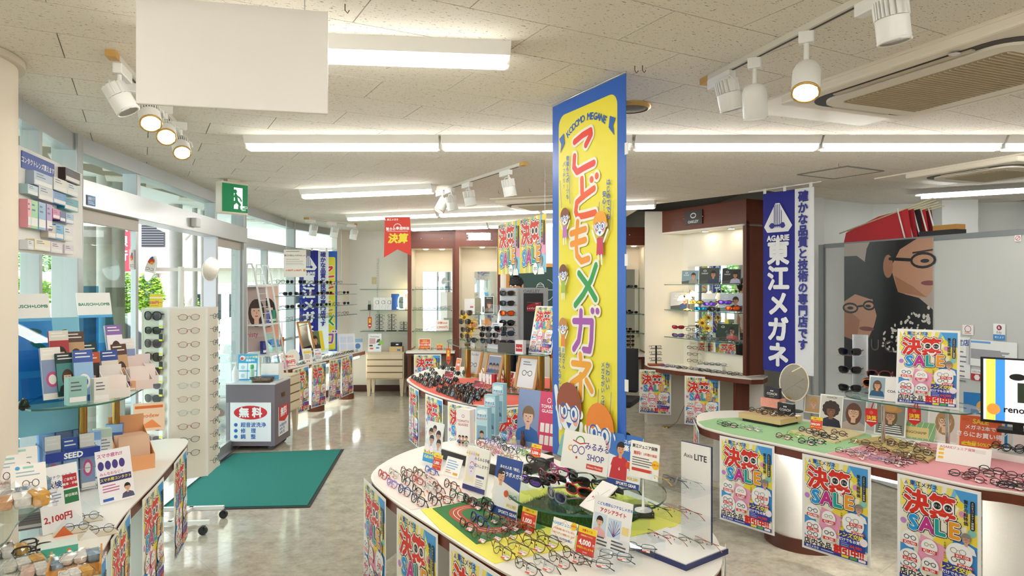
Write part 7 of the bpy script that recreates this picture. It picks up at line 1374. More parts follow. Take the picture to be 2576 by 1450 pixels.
def w98(q):q.rect(-.5,0,1,1.3,'f8f8fa');q.ring(0,.65,.48,.02,'3a4a8a',rz=.63,n=4);q.text('¥9,900',0,.75,.26,'d0304a',.03);q.lines(-.35,.5,.7,3,.13,'8a8aa0',.05);q.lines(-.35,1.1,.7,1,.1,'5a5a8a',.05)
card('window_price_card','white 9900 yen price card before the wooden mirror','price card',.13,.17,w98,wcp(.38,.05)+Vector((0,0,.0)),rad(55),.2)
def y59(q):q.rect(-.5,0,1,1.3,'fbf4ea');q.rect(-.4,.95,.8,.2,'f4d83a');q.lines(-.35,.8,.7,4,.12,'8a8a8a',.04);q.text('¥ ¥',0,.2,.25,'d0304a',.02)
card('window_price_card','white price card with yellow heading beside the round plate','price card',.14,.20,y59,wcp(.26,.06),rad(50),.2)
def r59(q):q.rect(-.5,0,1,.9,'fbeee4');q.text('決算SALE',0,.7,.18,'d8502a',.03);q.text('5980円',0,.35,.3,'d8302a',.03);q.rect(-.45,.08,.9,.03,'d8302a')
card('sale_price_card','orange lettered sale price card at the counter end','price card',.2,.18,r59,wcp(.06,.08),rad(45),.25)
o = thing('round_white_plate','round white display plate standing on the window counter','plate',wcp(.17,.16),rad(55));MB().lathe([(.10,0),(.10,.006)],32,WHITE,Matrix.Translation((0,0,.11)) @ Matrix.Rotation(pi/2-.2,4,'X')).build('disc',o);MB().box((0,.03,.01),(.06,.06,.02),ACRYL).build('foot',o)
def set_(q):q.rect(-.5,0,1,1.25,'f4ece2');q.lines(-.4,1.15,.8,1,.1,'9a9a9a',.03);q.text('東江の安心メガネセット',0,.98,.088,'3a3026',.025);q.lines(-.4,.8,.8,3,.09,'aaa49a',.02);q.text('4,980円 6,980円',-.06,.3,.105,'e0502a',.03);q.circ(.42,.3,.06,'d8a83a');q.rect(-.4,.55,.8,.012,'8aa6c8')
p = D(742,697,8.45);o = thing('hanging_price_poster','cream glasses set price poster hung above the window shelves','poster',p,.1);MB().box((0,.001,.165),(.27,.002,.335),mat('f4ece2',.5)).build('sheet',o);q = PR(.27);set_(q);link('print',q.mesh(),o,(0,-.0006,0));MB().cyl(.001,.335,CEIL-p.z,5,STEEL).build('wire',o,(-.1,0,0))
for t,lab,z in ((.03,'red and gold sale tag hanging below the lowest window shelf',1.0),):
    q0 = f0+sd_*t;o = thing('hanging_sale_tag',lab,'tag',(q0.x,q0.y,.93),rad(30));MB().extr([(-.025,.03),(0,0),(.025,.03),(.025,.18),(-.025,.18)],0,.002,mat('c8501e',.5),T=MX).build('tag_plate',o);MB().tube([(0,0,.18),(0,0,1.29-.93)],.003,mat('c8301e',.5),5).build('strap',o);q = PR(.05);q.text('決算',0,2.6,.6,'f6d83a',.04,vert=True);link('print',q.mesh(),o,(0,-.0006,0))
def stp(q):q.rect(-.5,0,1,1.1,'f2f4f8');[q.rrect(-.42+(i % 2)*.44,.12+(i // 2)*.45,.38,.38,.05,'dfe8f4') or q.circ(-.23+(i % 2)*.44,.32+(i // 2)*.45,.1,'6a86b8') for i in range(4)];q.rect(-.42,.02,.84,.06,'f4c83a')
card('instruction_card','white four step cleaning instruction card at the counter corner','card',.26,.29,stp,wcp(.90,.16),rad(30),.2);carton(wcp(.97,.10) ,rad(25),(.22,.1,.2),'e8eef4','white and blue cleaner carton at the counter corner',lambda q,h:(q.rect(-.5,0,1,h,'e8eef4'),q.rect(-.5,h*.7,1,h*.3,'9ac0e4'),q.circ(.15,h*.4,.2,'5a8ac8'),q.text('ULTRA',-.2,h*.2,.12,'3a5a9a',.02)))
# ---------------------------------------------------------------- back wall shelves and chest
bx =-2.05;by = 11.32-.18
for i,(dx,c_) in enumerate(((-.15,''),(-.05,''),(.05,''))):
    def bk(q):q.rect(-.5,0,1,2.0,'f4f2ee');q.ring(.1,1.3,.3,.05,'2a2a2c',rz=.32);q.stroke([(.35,1.6),(.4,1.0)],.05,'2a2a2c',False);q.stroke([(-.2,.3),(.0,.8)],.03,'d88a9a',False)
    card('white_brochure',f'white brochure with a lens drawing on the middle wall shelf '+('beside the pen holder','between two others','beside the blue book')[i],'brochure',.095,.20,bk,(bx+dx,by-.08,1.351),0,.12,key='brochure',foot=False,t=.008)
card('blue_book','plain blue book standing on the middle wall shelf','book',.13,.26,lambda q:(q.rect(-.5,0,1,2,'2f62b0'),q.rect(.2,.1,.25,.25,'e6e2d8')),(bx+.15,by-.06,1.351),0,.1,foot=False,t=.012,body=mat('2f62b0',.5))
o = thing('lighted_mirror','glowing rounded vanity mirror on the middle wall shelf','mirror',(bx+.27,by-.10,1.351),-.25);m_ = MX;MB().extr([(p[0],p[1]) for p in [(.07*math.copysign(abs(math.cos(t*pi/16)) ** .6,math.cos(t*pi/16)),.12+.11*math.copysign(abs(math.sin(t*pi/16)) ** .6,math.sin(t*pi/16))) for t in range(32)]],0,.012,mat('fff0d8',.4,emit=3.),T=m_).build('light_ring',o);MB().extr([(.058*math.copysign(abs(math.cos(t*pi/16)) ** .6,math.cos(t*pi/16)),.12+.098*math.copysign(abs(math.sin(t*pi/16)) ** .6,math.sin(t*pi/16))) for t in range(32)],-.003,-.001,MIRROR,T=m_).build('glass',o);MB().box((0,.02,.006),(.12,.06,.012),WPLAST).build('base',o)
p = (bx+.36,by-.13,1.62);o = thing('small_bulb_lamp','small glowing bulb lamp beside the vanity mirror','lamp',(bx+.325,by-.04,1.351));MB().cyl(.006,0,.26,8,BRASS).build('stem',o);MB().lathe([(.03,0),(.03,.006)],16,BRASS).build('base',o);MB().ball((0,0,.285),.028,mat('ffdc9a',.4,emit=20.),12,8).build('bulb',o)
o = thing('pen_holder','black pen holder on the middle wall shelf','holder',(bx-.26,by-.08,1.351));MB().box((0,0,.045),(.045,.04,.09),BLACK).build('cup',o)
for x in (-.01,.01):MB().cyl(.003,.05,.15,6,mat('3a3a3e',.4)).build('pen',o,(x,0,0))
def rack4(x,y,z,lab,n=4,dx=.0,fr=True,lens=None):
    o = thing('frame_rack',lab,'display rack',(x,y,z));MB().box((0,0,.006),(.16,.08,.012),BLACK).build('base',o);MB().cyl(.006,0,n*.062+.03,8,BLACK).build('post',o)
    for i in range(n):
        MB().box((0,-.01,.035+i*.062),(.12,.012,.006),BLACK).build('arm',o);specs((x,y-.025,z+.04+i*.062),R.uniform(-.05,.05),R.choice(['oval','boston']),'full',R.choice(['black','dark brown','burgundy metal']),'on the '+lab.split(' on ')[0]+(' of the wall shelf' if x < 0 else ' behind the banner'),pose='open',lens=lens)
rack4(bx-.10,by-.08,1.012,'first black frame rack on the lowest wall shelf');rack4(bx+.10,by-.08,1.012,'second black frame rack on the lowest wall shelf');rack4(bx+.30,by-.10,1.012,'short black frame rack on the lowest wall shelf',2)
o = thing('hanging_sale_tag','red and yellow sale tag hanging from the middle wall shelf','tag',(bx-.24,by-.15,1.05));MB().extr([(-.03,.04),(0,0),(.03,.04),(.03,.19),(-.03,.19)],0,.002,mat('d8401e',.5),T=MX).build('tag_plate',o);MB().tube([(0,0,.19),(0,0,.288)],.004,mat('d8301e',.5),5).build('strap',o);q = PR(.06);q.text('決算',0,2.5,.62,'f6e03a',.05,vert=True);q.rrect(-.35,.75,.7,.3,.1,'fbf4e4');link('print',q.mesh(),o,(0,-.0006,0))
def smc(q):q.rect(-.5,0,1,1.35,'f2f2ee');q.text('Smartclean',0,1.16,.15,'5a5a5e',.01);[q.rect(-.4,.95-i*.1,.45,.05,'b84a4a') for i in range(4)];q.poly([(.1,.7),(.4,.75),(.42,1.0),(.2,.95)],'4a4a4e');q.rrect(-.35,.2,.26,.12,.05,'e0502a');q.rrect(.1,.25,.26,.12,.05,'4a9ae0');q.rrect(-.4,.42,.26,.12,.05,'4a443e');q.rrect(.22,.5,.24,.12,.05,'5a5a7a');q.circ(.48,.72,.16,'8ac84a')
card('cleaner_display','white ultrasonic cleaner display card on the drawer chest','card',.21,.29,smc,(-2.18,10.82,.691),0,.12,t=.02);carton((-1.85,10.86,.691),0,(.21,.12,.085),'d9b98a','plain cardboard carton on the drawer chest',lambda q,h:q.rect(.1,h*.2,.25,h*.3,'3a7ab8'));o = thing('black_case','flat black case on the cardboard carton','case',(-1.85,10.88,.777));MB().box((0,.05,.03),(.17,.1,.06),mat('1c1c1e',.4)).build('case',o,bevel=.008);MB().box((.02,-.001,.03),(.04,.002,.02),PAPER).build('label',o)
# ---------------------------------------------------------------- mirror cabinets content
def shelf_specs(cx,y,z,w_,n,cols,place,th='thin',lens=None,pose='open',rows=1):
    for r_ in range(rows):
        for i in range(n):specs((cx-w_/2+w_*(i+.5)/n+R.uniform(-.01,.01),y+r_*.12,z+.001),R.uniform(-.4,.4),R.choice(['oval','rect','boston']),th if lens is None else 'full',R.choice(cols),place,lens=lens,pose=pose,lean=0 if pose == 'open' else .3)
CA =-1.26
shelf_specs(CA,10.85,1.69,.55,4,['gunmetal','black metal'],'on the top shelf of the mirror cabinet');shelf_specs(CA,10.82,1.366,.56,6,['bronze','gunmetal','silver'],'on the middle shelf of the mirror cabinet',rows=1);shelf_specs(CA-.12,10.82,1.03,.30,3,['rose','burgundy metal'],'on the lowest shelf of the mirror cabinet')
shelf_specs(CA,10.72,.731,.6,6,['gold','rose','bronze'],'on the counter of the mirror cabinet',pose='fold')
def s139(q):q.rect(-.5,0,1,.85,'fdf6ee');[q.rect(-.48+i*.1,.0,.05,.04,'d8402a') or q.rect(-.48+i*.1,.81,.05,.04,'d8402a') for i in range(10)];q.text('決算SALE',0,.62,.19,'e0702a',.03);q.text('13900円',0,.28,.25,'c8402a',.02)
card('sale_price_card','cream 13900 yen sale card on the mirror cabinet shelf','price card',.20,.17,s139,(CA+.16,10.78,1.031),0,.15);card('sale_card','orange two pair sale card on the mirror cabinet counter','card',.19,.155,sor,(CA-.12,10.78,.731),0,.15,key='sor');price((CA+.12,10.74,.731),0,'1,000','orange price card on the mirror cabinet counter',.085)
def rbd(q):q.rect(-.5,0,1,1.0,'f4f4f2');q.rect(-.4,.1,.7,.3,'b8c4cc');q.rect(.05,.6,.3,.18,'b03038');q.text('Ray-Ban',.2,.69,.07,'ffffff',.02)
card('brand_display_card','white curved sunglasses brand display on the tall cabinet shelf','card',.16,.24,rbd,(-.66,10.62,1.301),0,.1);card('photo_card','dark photo card of a woman in sunglasses on the tall cabinet shelf','card',.15,.28,photo('3a3a3c','d9a483','6a4a34','8a7a6a','long','1a1a1a',1.85,1.0,.5,'PERSOL',1.65,'e6e6e6',.16),(-.36,10.66,1.301),0,.1)
shelf_specs(1.62,10.35,1.71,.6,4,['black'],'on the top shelf behind the yellow banner',lens=DARK);shelf_specs(1.62,10.35,1.32,.6,4,['black'],'on the middle shelf behind the yellow banner',lens=DARK);shelf_specs(1.62,10.32,1.03,.6,5,['tortoise','dark brown'],'on the lowest shelf behind the yellow banner',lens=BRN);rack4(1.78,10.28,.731,'first black frame rack on the counter behind the banner',4,lens=BRN);rack4(1.6,10.28,.731,'second black frame rack on the counter behind the banner',4,lens=BRN)
# ---------------------------------------------------------------- alcove contents
def al(t,off=.10):q = Vector((1.95,8.62))+(Vector((2.50,7.52))-Vector((1.95,8.62)))*t+nv*off;return q
AY = math.atan2(-.894,.447)
AF = rad(-35)
def ath(bgc,c2,sh='short',gl='1a1a1a',txt='OAKLEY',h=.8):
    def f(q):q.rect(-.5,0,1,h,bgc);q.poly([(-.5,0),(.5,0),(.5,h*.35),(-.5,h*.2)],'4a4e4a');q.box = (-.5,0,.5,h);q.head(.2,h*.62,.3,'c98f6a','1c1614',c2,sh,gl);q.box = None;q.ring(-.22,h*.82,.08,.02,'f0f0f0',rz=.05);q.text(txt,-.22,h*.66,.09,'f0f0f0',.02)
    return f
for i,(t,bgc,c2,lab,w_) in enumerate(((.28,'7a96a8','8a8a86','athlete photo board with a road on the top alcove shelf',.21),(.55,'3a443e','2a3a5a','dark athlete photo board in the middle of the top alcove shelf',.24),(.84,'2a2c2e','c4bcd8','photo board of a smiling man on the top alcove shelf',.21))):q = al(t,.08);card('photo_board',lab,'card',w_,.165,ath(bgc,c2),(q.x,q.y,1.761),AF,.1)
for i,(t,bgc,c2,lab,w_) in enumerate(((.10,'c8ccd0','2a4a7a','photo board of a man in orange shield glasses on the middle alcove shelf',.26),(.50,'b9c8d8','2a2c2e','photo board of a runner on the middle alcove shelf',.17),(.80,'c9d4dc','26262a','photo board of a man outdoors on the middle alcove shelf',.26))):q = al(t,.12);card('photo_board',lab,'card',w_,.21,ath(bgc,c2),(q.x,q.y,1.444),AF,.1)
PLACE = 'on the middle alcove shelf'
for t,c_,l_,nm,z in ((.40,'black',GOLM,'gold mirror',.075),(.46,'black',BLUM,'blue mirror',.0),(.58,'grey',PURM,'violet mirror',.06),(.66,'black',DARK,'dark',.0),(.78,'black',PURM,'purple mirror',.085),(.88,'red',REDM,'red mirror',.02)):
    q = al(t,.05);specs((q.x,q.y,1.444+z),AF,'sport','heavy',c_,PLACE,lens=l_,pose='open',s=1.1,lname=nm+' lens')
    if z:o = thing('clear_riser',f'clear riser under the {nm} sunglasses in the alcove','riser',(q.x,q.y,1.4435),AF);MB().box((0,.03,z/2),(.1,.06,z-.001),ACRYL).build('block',o)
PLACE = 'on the lower alcove shelf'
for t,c_,l_,nm,z in ((.12,'black',RUBY,'ruby shield',.10),(.12,'black',VIO,'violet shield',.0),(.32,'black',None,'',.09),(.32,'gunmetal',None,'',.0),(.55,'black',None,'',.0),(.63,'grey',None,'',.0),(.72,'black',None,'',.0),(.85,'black',None,'',.1),(.88,'black',None,'',.0),(.48,'black',None,'',.06)):
    q = al(t,.06);specs((q.x,q.y,1.101+z),AF,'sport' if l_ else 'rect','heavy' if l_ else 'full',c_,PLACE,lens=l_,pose='open',s=1.1,lname=nm)
    if z:o = thing('clear_riser',f'clear riser under the {nm or "clear lens"} glasses on the lower alcove shelf','riser',(q.x,q.y,1.1005),AF,'lower alcove risers');MB().box((0,.03,z/2),(.1,.06,z-.001),ACRYL).build('block',o)
q = al(.74,.14);card('photo_board','dark green cyclist photo board on the lower alcove shelf','card',.25,.20,ath('1f3a26','c84a3a',txt='',h=.8),(q.x,q.y,1.101),AF,.1)
q = al(.44,.14);card('brand_cube','white brand card with oval logo on the lower alcove shelf','card',.12,.07,lambda p_:(p_.rect(-.5,0,1,.58,'f2f2f0'),p_.ring(0,.3,.18,.05,'2a2a2a',rz=.11)),(q.x,q.y,1.101),AF,.1)
def flower(loc,lab,n=3,s_=1.):
    o = thing('artificial_sunflower',lab,'flowers',loc);YP = mat('f4c81e',.6);GR = mat('5a9a3a',.6);r = random.Random(int(loc[0]*100))
    for k_ in range(n):
        x,y,z = r.uniform(-.05,.05)*s_,r.uniform(-.03,.03),(.10+.05*k_)*s_;MB().tube([(0,0,0),(x*.5,y*.5,z*.6),(x,y,z)],.003,GR,5).build('stem',o);h = link('flower_head',None,o,(x,y,z),(r.uniform(.8,1.3),0,r.uniform(-.6,.6)));m_ = MB()
        for i in range(14):a_ = i/14*2*pi;m_.add([(0,0,0),(.028*s_*math.cos(a_-.2),.028*s_*math.sin(a_-.2),.005),(.055*s_*math.cos(a_),.055*s_*math.sin(a_),.0),(.028*s_*math.cos(a_+.2),.028*s_*math.sin(a_+.2),.005)],[(0,1,2,3)],YP)
        m_.build('petals',h);MB().ball((0,0,.003),(.016*s_,.016*s_,.006),mat('7a5a1e',.8),10,6).build('disc',h)
    for k_ in range(4):a_ = r.uniform(0,6.28);MB().add([(0,0,.03),(.04*math.cos(a_-.5),.04*math.sin(a_-.5),.06),(.085*math.cos(a_),.085*math.sin(a_),.075),(.04*math.cos(a_+.5),.04*math.sin(a_+.5),.06)],[(0,1,2,3)],GR).build('leaf',o)
    MB().lathe([(.03,0),(.034,.03)],14,mat('6a4a2a',.6)).build('pot',o)
q = al(.45,.10);flower((q.x,q.y,1.101),'artificial sunflowers with green leaf on the lower alcove shelf',3,1.3);flower((-.48,7.35,1.101),'artificial sunflowers behind sunglasses on the raised glass shelf',4,1.2)
q = al(.30,.02);o = thing('flower_shade_lamp','brass table lamp with three glowing flower shades','lamp',(q.x,q.y,1.4435));MB().lathe([(.055,0),(.05,.012),(.012,.02),(.008,.03),(.008,.13)],20,BRASS).build('base',o);SHD = mat('ffe4bc',.4,emit=5.)
for a_,zz in ((2.6,.0),(4.6,.02),(.2,.05)):x,y = .075*math.cos(a_),.075*math.sin(a_);MB().tube([(0,0,.13),(x*.5,y*.5,.20+zz),(x,y,.19+zz)],.004,BRASS,6).build('arm',o);MB().lathe([(.012,.18+zz),(.028,.165+zz),(.036,.14+zz),(.05,.12+zz)],16,SHD,cap=False).build('shade',o,(x,y,0));MB().ball((x,y,.15+zz),.014,mat('fff0d0',.4,emit=25.),10,6).build('bulb',o)
PLACE = 'on the alcove counter'
for i in range(16):t = i/16;a_ = Vector((1.86,8.32))+(Vector((2.50,7.45))-Vector((1.86,8.32)))*t;specs((a_.x+R.uniform(0,.04),a_.y+R.uniform(0,.05),.751),AF+R.uniform(-.3,.3),'rect','full',R.choice(['black','grey','blue','dark brown']),PLACE,lean=.4,tagged=i % 2 == 0)
o = thing('post_frame_rack','black post rack with three frames on a red wooden base','display rack',(1.79,8.48,.751));MB().box((0,0,.012),(.19,.12,.024),wood('8a3a1e','a04a28',0)).build('base',o);MB().box((0,0,.13),(.018,.018,.24),BLACK).build('post',o)
for i in range(3):MB().box((0,0,.06+i*.075),(.15,.008,.006),BLACK).build('arm',o);specs((1.79,8.47,.751+.065+i*.075),0,'rect','full','black','on the black post rack',pose='open',lab='black rectangular eyeglasses on the '+('lowest','middle','top')[i]+' arm of the post rack')
q = al(.30,.12);o = thing('slim_frame_column','slim cream column with dark frames on the alcove counter','display stand',(q.x,q.y,.751),AF);MB().box((0,0,.16),(.10,.02,.32),mat('e0d6c4',.5)).build('column',o);q2 = PR(.1);q2.text('OAKLEY',0,2.9,.2,'8a8276');link('lettering',q2.mesh(),o,(0,-.0105,0))
for i,z in enumerate((.06,.14,.22)):specs((q.x-.03,q.y-.03,.751+z),AF,'rect','full','black','',pose='open',lab='black sports frame '+('lowest','middle','topmost')[i]+' on the slim cream column',tcol='red' if i == 1 else None)
q = al(.62,.10);o = thing('white_riser','low white riser block on the alcove counter','riser',(q.x-.05,q.y,.751),AF);MB().box((0,0,.03),(.3,.12,.06),WHITE).build('block',o)
for k_ in (-.1,-.03,.04,.11):specs((q.x-.05+k_*math.cos(AF),q.y+k_*math.sin(AF),.812),AF,'rect','full','grey','on the low white riser in the alcove',lean=.4)
tag(MB().tube([(2.18,8.52,.42),(2.15,8.50,.25),(2.05,8.46,.06),(1.95,8.40,.006),(1.88,8.42,.006)],.003,mat('8a6a4a',.6),6).build('power_cable',None),'thin brown power cable running down below the alcove counter','cable');o = thing('floor_outlet','round brass floor outlet below the alcove counter','outlet',(1.90,8.40,.0005));MB().lathe([(.05,0),(.045,.012)],18,BRASS).build('cap',o)
# ---------------------------------------------------------------- centre: tower, frames and staff
p = D(1288,870,7.3);o = thing('sunglasses_tower','silver sunglasses tower with six pairs facing the aisle','display stand',(-.02,7.25,1.101),rad(-15));SV = mat('c9ccd2',.35,.3);MB().box((0,0,.31),(.20,.14,.62),SV).build('column',o,bevel=.02)
for i in range(5):MB().box((0,-.0705,.12+i*.105),(.20,.002,.003),mat('7a7d84',.5)).build('groove',o)
q2 = PR(.2);q2.ring(-.3,2.95,.14,.03,'8a8d92',rz=.08);link('logo',q2.mesh(),o,(0,-.072,0))
for i,(c_,l_,nm) in enumerate((('black',GRAD,'smoke lens'),('black',BLUEG,'blue lens'),('black metal',DARK,'dark lens'),('tortoise',REDM,'red mirror'),('black',DARK,'green dark lens'),('tortoise',DARK,'gold rimmed dark'))):specs((-.055,7.14,1.11+i*.105),rad(-12),'wayfarer' if i > 2 or i == 1 else 'aviator','heavy',c_,'',lens=l_,pose='open',s=1.15,lab=f'{nm} sunglasses {("lowest", "second from the bottom", "third from the bottom", "fourth from the bottom", "fifth from the bottom", "topmost")[i]} on the silver tower')
o = thing('grey_display_panel','grey and black brand display panel behind the silver tower','display stand',(.22,7.55,1.101),rad(-15));MB().box((0,0,.31),(.36,.03,.62),mat('a9adb2',.5)).build('panel',o);MB().box((.02,-.018,.30),(.22,.006,.52),mat('26282a',.5)).build('black_inset',o);q2 = PR(.36);q2.text('OAKLEY',0,1.62,.14,'6a6d72',.02);link('lettering',q2.mesh(),o,(0,-.016,0))
def rbf(q):q.rect(-.5,0,1,.62,'a8222c');q.poly([(-.5,.35),(.1,.62),(-.5,.62)],'6a1a20');q.text('レイバンフェア',0,.2,.14,'ffffff',.04);q.lines(.1,.5,.3,1,.1,'e8c0c0',.05)
card('fair_card','red sunglasses fair card clipped to the grey display panel','card',.16,.10,rbf,(.24,7.49,1.46),rad(-15),.02,key='rbf',foot=False)
for u,v,lab in ((1125,958,'red sunglasses fair card standing in the sunglasses rows'),(1200,985,'red sunglasses fair card at the red cloth front'),(1275,960,'red sunglasses fair card before the wooden photo frame')):card('fair_card',lab,'card',.16,.10,rbf,P(u,v,TZ+.017),rad(-50),.35,key='rbf')
s_ = thing('standing_sale_sign','slanted sale sign on the raised glass shelf beside the banner','poster',(.26,6.42,1.101),rad(-42));k_ = link('panel',PMESH,s_,(0,0,.003),(-.25,.0,0));k_.scale = (.66,1,.78);pk = link('print',SALE,s_,(0,-.001,.003),(-.25,0,0));pk.scale = (.66,1,.78);MB().box((0,.05,.05),(.2,.1,.1),ACRYL).build('stand',s_)
card('photo_card','slanted pale sunglasses advert card on the raised glass shelf','card',.15,.27,lambda q:(q.rect(-.5,0,1,1.8,'eef0f4'),q.rect(.1,1.15,.3,.25,'c8303a'),q.specs(-.05,.55,.6,'3a5aa0',.03,.5),q.lines(-.4,1.65,.7,3,.12,'6a86c0',.05)),(-.20,6.95,1.101),rad(-40),.3)
o = thing('brand_box','dark brand strip box with red end on the raised glass shelf','box',(-.0,6.53,1.101),rad(-30));MB().box((-.04,0,.045),(.2,.06,.09),mat('4a443e',.4)).build('strip',o);MB().box((.10,-.01,.06),(.085,.06,.13),mat('e9e9ea',.4)).build('end_block',o);q2 = PR(.07);q2.rect(-.5,0,1,1,'c02a30');q2.text('Ray-Ban',0,.5,.26,'ffffff',.03);link('print',q2.mesh(),o,(.10,-.0405,.02))
o = thing('tall_clear_display','tall clear display case with a framed pair beside the silver tower','display case',(-.17,7.35,1.101),rad(-30));MB().box((0,0,.22),(.13,.10,.44),ACRYL).build('case',o);MB().box((0,.0,.03),(.13,.10,.06),WHITE).build('base',o)
WFm = wood('c98f4e','d9a463',2)
def pframe(u,v,lab,fn,w_=.27,h_=.33,yaw=rad(-45),z=TZ+.003,lean=.25):
    p = P(u,v,z);o = thing('wooden_photo_frame',lab,'picture frame',p,yaw);t_ = link('frame',None,o,None,(-lean,0,0));f_ = .035
    for x in (-1,1):MB().box((x*(w_/2-f_/2),0,h_/2),(f_,.022,h_),WFm).build('stile',t_,bevel=.004)
    for zz in (f_/2,h_-f_/2):MB().box((0,0,zz),(w_,.022,f_),WFm).build('rail',t_,bevel=.004)
    MB().box((0,.004,h_/2),(w_-.05,.006,h_-.05),PAPER).build('backing',t_);q = PR(w_-.06);fn(q,(h_-.06)/(w_-.06));link('print',q.mesh(),t_,(0,-.0005,.03));MB().tube([(0,.02+math.sin(lean)*h_*.8,h_*.75),(0,.2,.003)],.006,WFm,6).build('easel_leg',o)
pframe(1185,948,'wooden photo frame with sunglasses advert behind the pennant tag',lambda q,h:(q.rect(-.5,0,1,h,'e9e4ea'),q.text('Ray-Ban',0,h-.2,.18,'6a6a7a'),q.specs(0,h*.4,.6,'4a4a5a',.03)))
pframe(1235,962,'wooden photo frame with a group of people in sunglasses',lambda q,h:(q.rect(-.5,0,1,h,'eceaf0'),q.rect(-.45,.15,.9,h-.25,'8f98b0'),[q.head(-.25+i*.25,h*.55,.25,'cf9a78','2a1c16',('5a4a7a','3a5a8a','6a5a5a')[i],'short','1a1a1a') for i in range(3)],q.rect(.2,.2,.18,.12,'c8303a')))
pframe(1318,985,'wooden photo frame with a white frames advert before the brass post',lambda q,h:(q.rect(-.5,0,1,h,'f2f0f2'),q.specs(0,h*.5,.6,'5a4a44',.03),q.lines(-.3,h*.85,.5,2,.1,'8a8a9a',.04)),.30,.36)
card('sale_card','small orange sale card between sunglasses and photo frame','card',.10,.16,lambda q:(q.rect(-.5,0,1,1.6,'f6dccf'),q.rect(-.42,.1,.84,1.4,'e87a58'),q.text('SALE',0,1.25,.2,'f6d83a',.03),q.text('決算',0,.8,.3,'ffffff',.03)),P(1150,935,TZ+.003),rad(-50),.2)
o = thing('hanging_sale_tag','orange sale tag hanging from the raised glass shelf tip','tag',(-.735,7.88,.83),rad(-30));MB().extr([(-.03,.04),(0,0),(.03,.04),(.03,.19),(-.03,.19)],0,.002,mat('e0501e',.5),T=MX).build('tag_plate',o);MB().tube([(0,0,.19),(0,0,.262)],.004,mat('d8301e',.5),5).build('strap',o);q2 = PR(.06);q2.text('決算',0,2.5,.62,'f6e03a',.05,vert=True);q2.rect(-.4,.7,.8,.2,'5a2a1a');link('print',q2.mesh(),o,(0,-.0006,0))
o = thing('brand_card_row','row of small white brand cards on a clear stand before the frames','cards',P(1222,968,TZ+.018),rad(-50));
for i in range(4):MB().box((-.09+i*.06,0,.06),(.045,.004,.10),PAPER).build('card',o)
MB().box((0,.02,.01),(.25,.04,.02),ACRYL).build('stand',o);MB().box((.14,0,.06),(.05,.03,.12),mat('c02a30',.4)).build('red_block',o)
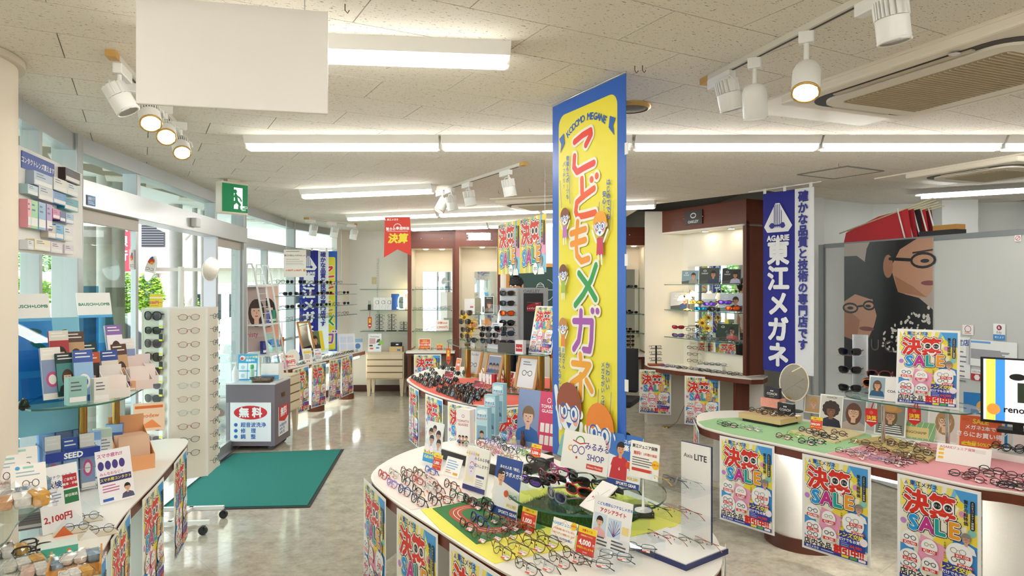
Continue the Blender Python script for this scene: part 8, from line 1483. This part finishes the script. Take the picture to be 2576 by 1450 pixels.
# black chair behind the red table and platform with the member of staff
o = thing('platform_step','low wooden platform behind the red cloth table','platform',(.33,8.75,0));MB().box((0,0,.06),(1.2,.8,.12),wood('8a6a4a','a07e58',0)).build('deck',o)
o = thing('office_chair','black office chair half hidden behind the yellow banner','chair',(1.15,7.6,0),-.4);MB().box((0,0,.46),(.46,.46,.07),mat('1c1c20',.6)).build('seat',o,bevel=.03);MB().box((0,.22,.78),(.42,.06,.5),mat('1c1c20',.6)).build('backrest',o,bevel=.03);MB().cyl(.03,.06,.43,12,CHROME).build('column',o)
for i in range(5):a_ = i/5*2*pi;MB().tube([(0,0,.09),(.26*math.cos(a_),.26*math.sin(a_),.06)],.014,CHROME,6).build('leg',o);MB().ball((.27*math.cos(a_),.27*math.sin(a_),.03),.03,BLACK,10,6).build('caster',o)
def person(loc,rz):
    o = thing('person','person with short black hair in a white shirt behind the silver tower','person',loc,rz);SK = mat('c99a7c',.55);me = bpy.data.meshes.new('body')
    J = [((0,0,.92),.13),((0,0,1.12),.125),((0,0,1.32),.15),((0,0,1.44),.07),((0,-.005,1.50),.052),((0,-.015,1.56),.062),((0,-.02,1.62),.082),((0,-.015,1.68),.075),((.17,0,1.38),.055),((.24,.02,1.12),.042),((.22,-.16,.98),.034),((-.17,0,1.38),.055),((-.24,.02,1.12),.042),((-.22,-.16,.98),.034),((.1,0,.84),.095),((.11,0,.46),.062),((.11,.01,.08),.042),((.11,-.14,.04),.035),((-.1,0,.84),.095),((-.11,0,.46),.062),((-.11,.01,.08),.042),((-.11,-.14,.04),.035)]
    E = [(0,1),(1,2),(2,3),(3,4),(4,5),(5,6),(6,7),(2,8),(8,9),(9,10),(2,11),(11,12),(12,13),(0,14),(14,15),(15,16),(16,17),(0,18),(18,19),(19,20),(20,21)]
    for s_,wv_ in ((1,10),(-1,13)):                      # palm, four fingers and a thumb on each hand
        w0 = Vector(J[wv_][0]);pm = len(J);J.append((tuple(w0+Vector((-.01*s_,-.07,-.02))),.022));E.append((wv_,pm))
        for k_ in range(4):b_ = w0+Vector((s_*(-.03+k_*.018),-.095,-.025));n0 = len(J);J.append((tuple(b_),.009));J.append((tuple(b_+Vector((0,-.03,-.012))),.008));J.append((tuple(b_+Vector((0,-.045-.006*(k_ in (1,2)),-.035))),.007));E += [(pm,n0),(n0,n0+1),(n0+1,n0+2)]
        n0 = len(J);b_ = w0+Vector((s_*-.035,-.05,-.02));J.append((tuple(b_),.011));J.append((tuple(b_+Vector((s_*-.02,-.03,-.01))),.009));E += [(pm,n0),(n0,n0+1)]
    me.from_pydata([j[0] for j in J],E,[]);me.materials.append(SK);b = link('body',me,o);sk = b.modifiers.new('skin','SKIN');ly = me.skin_vertices[0] if me.skin_vertices else None
    if ly is None:bpy.context.view_layer.update()
    if not me.skin_vertices:
        bpy.context.view_layer.objects.active = b;bpy.ops.mesh.customdata_skin_add() if bpy.ops.mesh.customdata_skin_add.poll() else None
    if me.skin_vertices:
        for i,(_,r_) in enumerate(J):me.skin_vertices[0].data[i].radius = (r_,r_)
        me.skin_vertices[0].data[0].use_root = True
    sb = b.modifiers.new('smooth','SUBSURF');sb.levels = 2;sb.render_levels = 2
    m_ = MB();m_.ball((0,-.012,1.635),(.088,.103,.108),mat('1a1614',.7),20,14);hv = m_
    hv.v = [(x,y,z) if (z > 1.63 or y > .02) else (x*.85,y*.6,max(z,1.60)) for x,y,z in hv.v];hm = m_.build('hair',o)
    r = random.Random(2);m_ = MB()
    for i in range(260):a_,b_ = r.uniform(0,2*pi),r.uniform(.15,1.5);x,y,z = .087*math.cos(b_)*math.cos(a_),-.012+.102*math.cos(b_)*math.sin(a_),1.64+.105*math.sin(b_);k_ = .006;m_.add([(x-k_,y,z),(x+k_,y,z),(x*1.1,y*1.1-.004,z+.008)],[(0,1,2)],mat('1a1614',.7))
    tag(m_.build('hair_tufts',o),kind='stuff')
    for s_ in (-1,1):MB().ball((s_*.084,.0,1.615),(.012,.02,.03),SK,10,8).build('ear',o);MB().ball((s_*.032,-.098,1.625),(.013,.006,.008),mat('f2eee8',.3),10,6).build('eye',o);MB().tube([(s_*.06,-.085,1.63),(s_*.085,-.02,1.632),(s_*.086,.02,1.625)],.002,BLACK,5).build('glasses_temple',o)
    MB().ball((0,-.108,1.595),(.012,.014,.022),SK,10,8).build('nose',o);MB().ball((0,-.095,1.56),(.024,.008,.007),mat('a8625a',.5),10,6).build('mouth',o)
    MB().lathe([(.17,.86),(.165,1.0),(.16,1.15),(.175,1.3),(.15,1.4),(.075,1.46)],24,mat('eceff2',.8),Matrix.Scale(.78,4,(0,1,0)),cap=False).build('shirt',o)
    for s_ in (-1,1):MB().tube([(s_*.14,0,1.39),(s_*.21,.01,1.25),(s_*.24,.02,1.10),(s_*.23,-.10,1.02)],[.07,.062,.055,.048],mat('eceff2',.8),12).build('sleeve',o);MB().tube([(s_*.09,0,.92),(s_*.105,0,.6),(s_*.11,0,.1)],[.105,.085,.065],mat('26282e',.8),12).build('trouser_leg',o);MB().ball((s_*.11,-.07,.04),(.045,.13,.045),mat('1a1a1c',.4),12,8).build('shoe',o)
person((.06,8.62,.12),-.5)
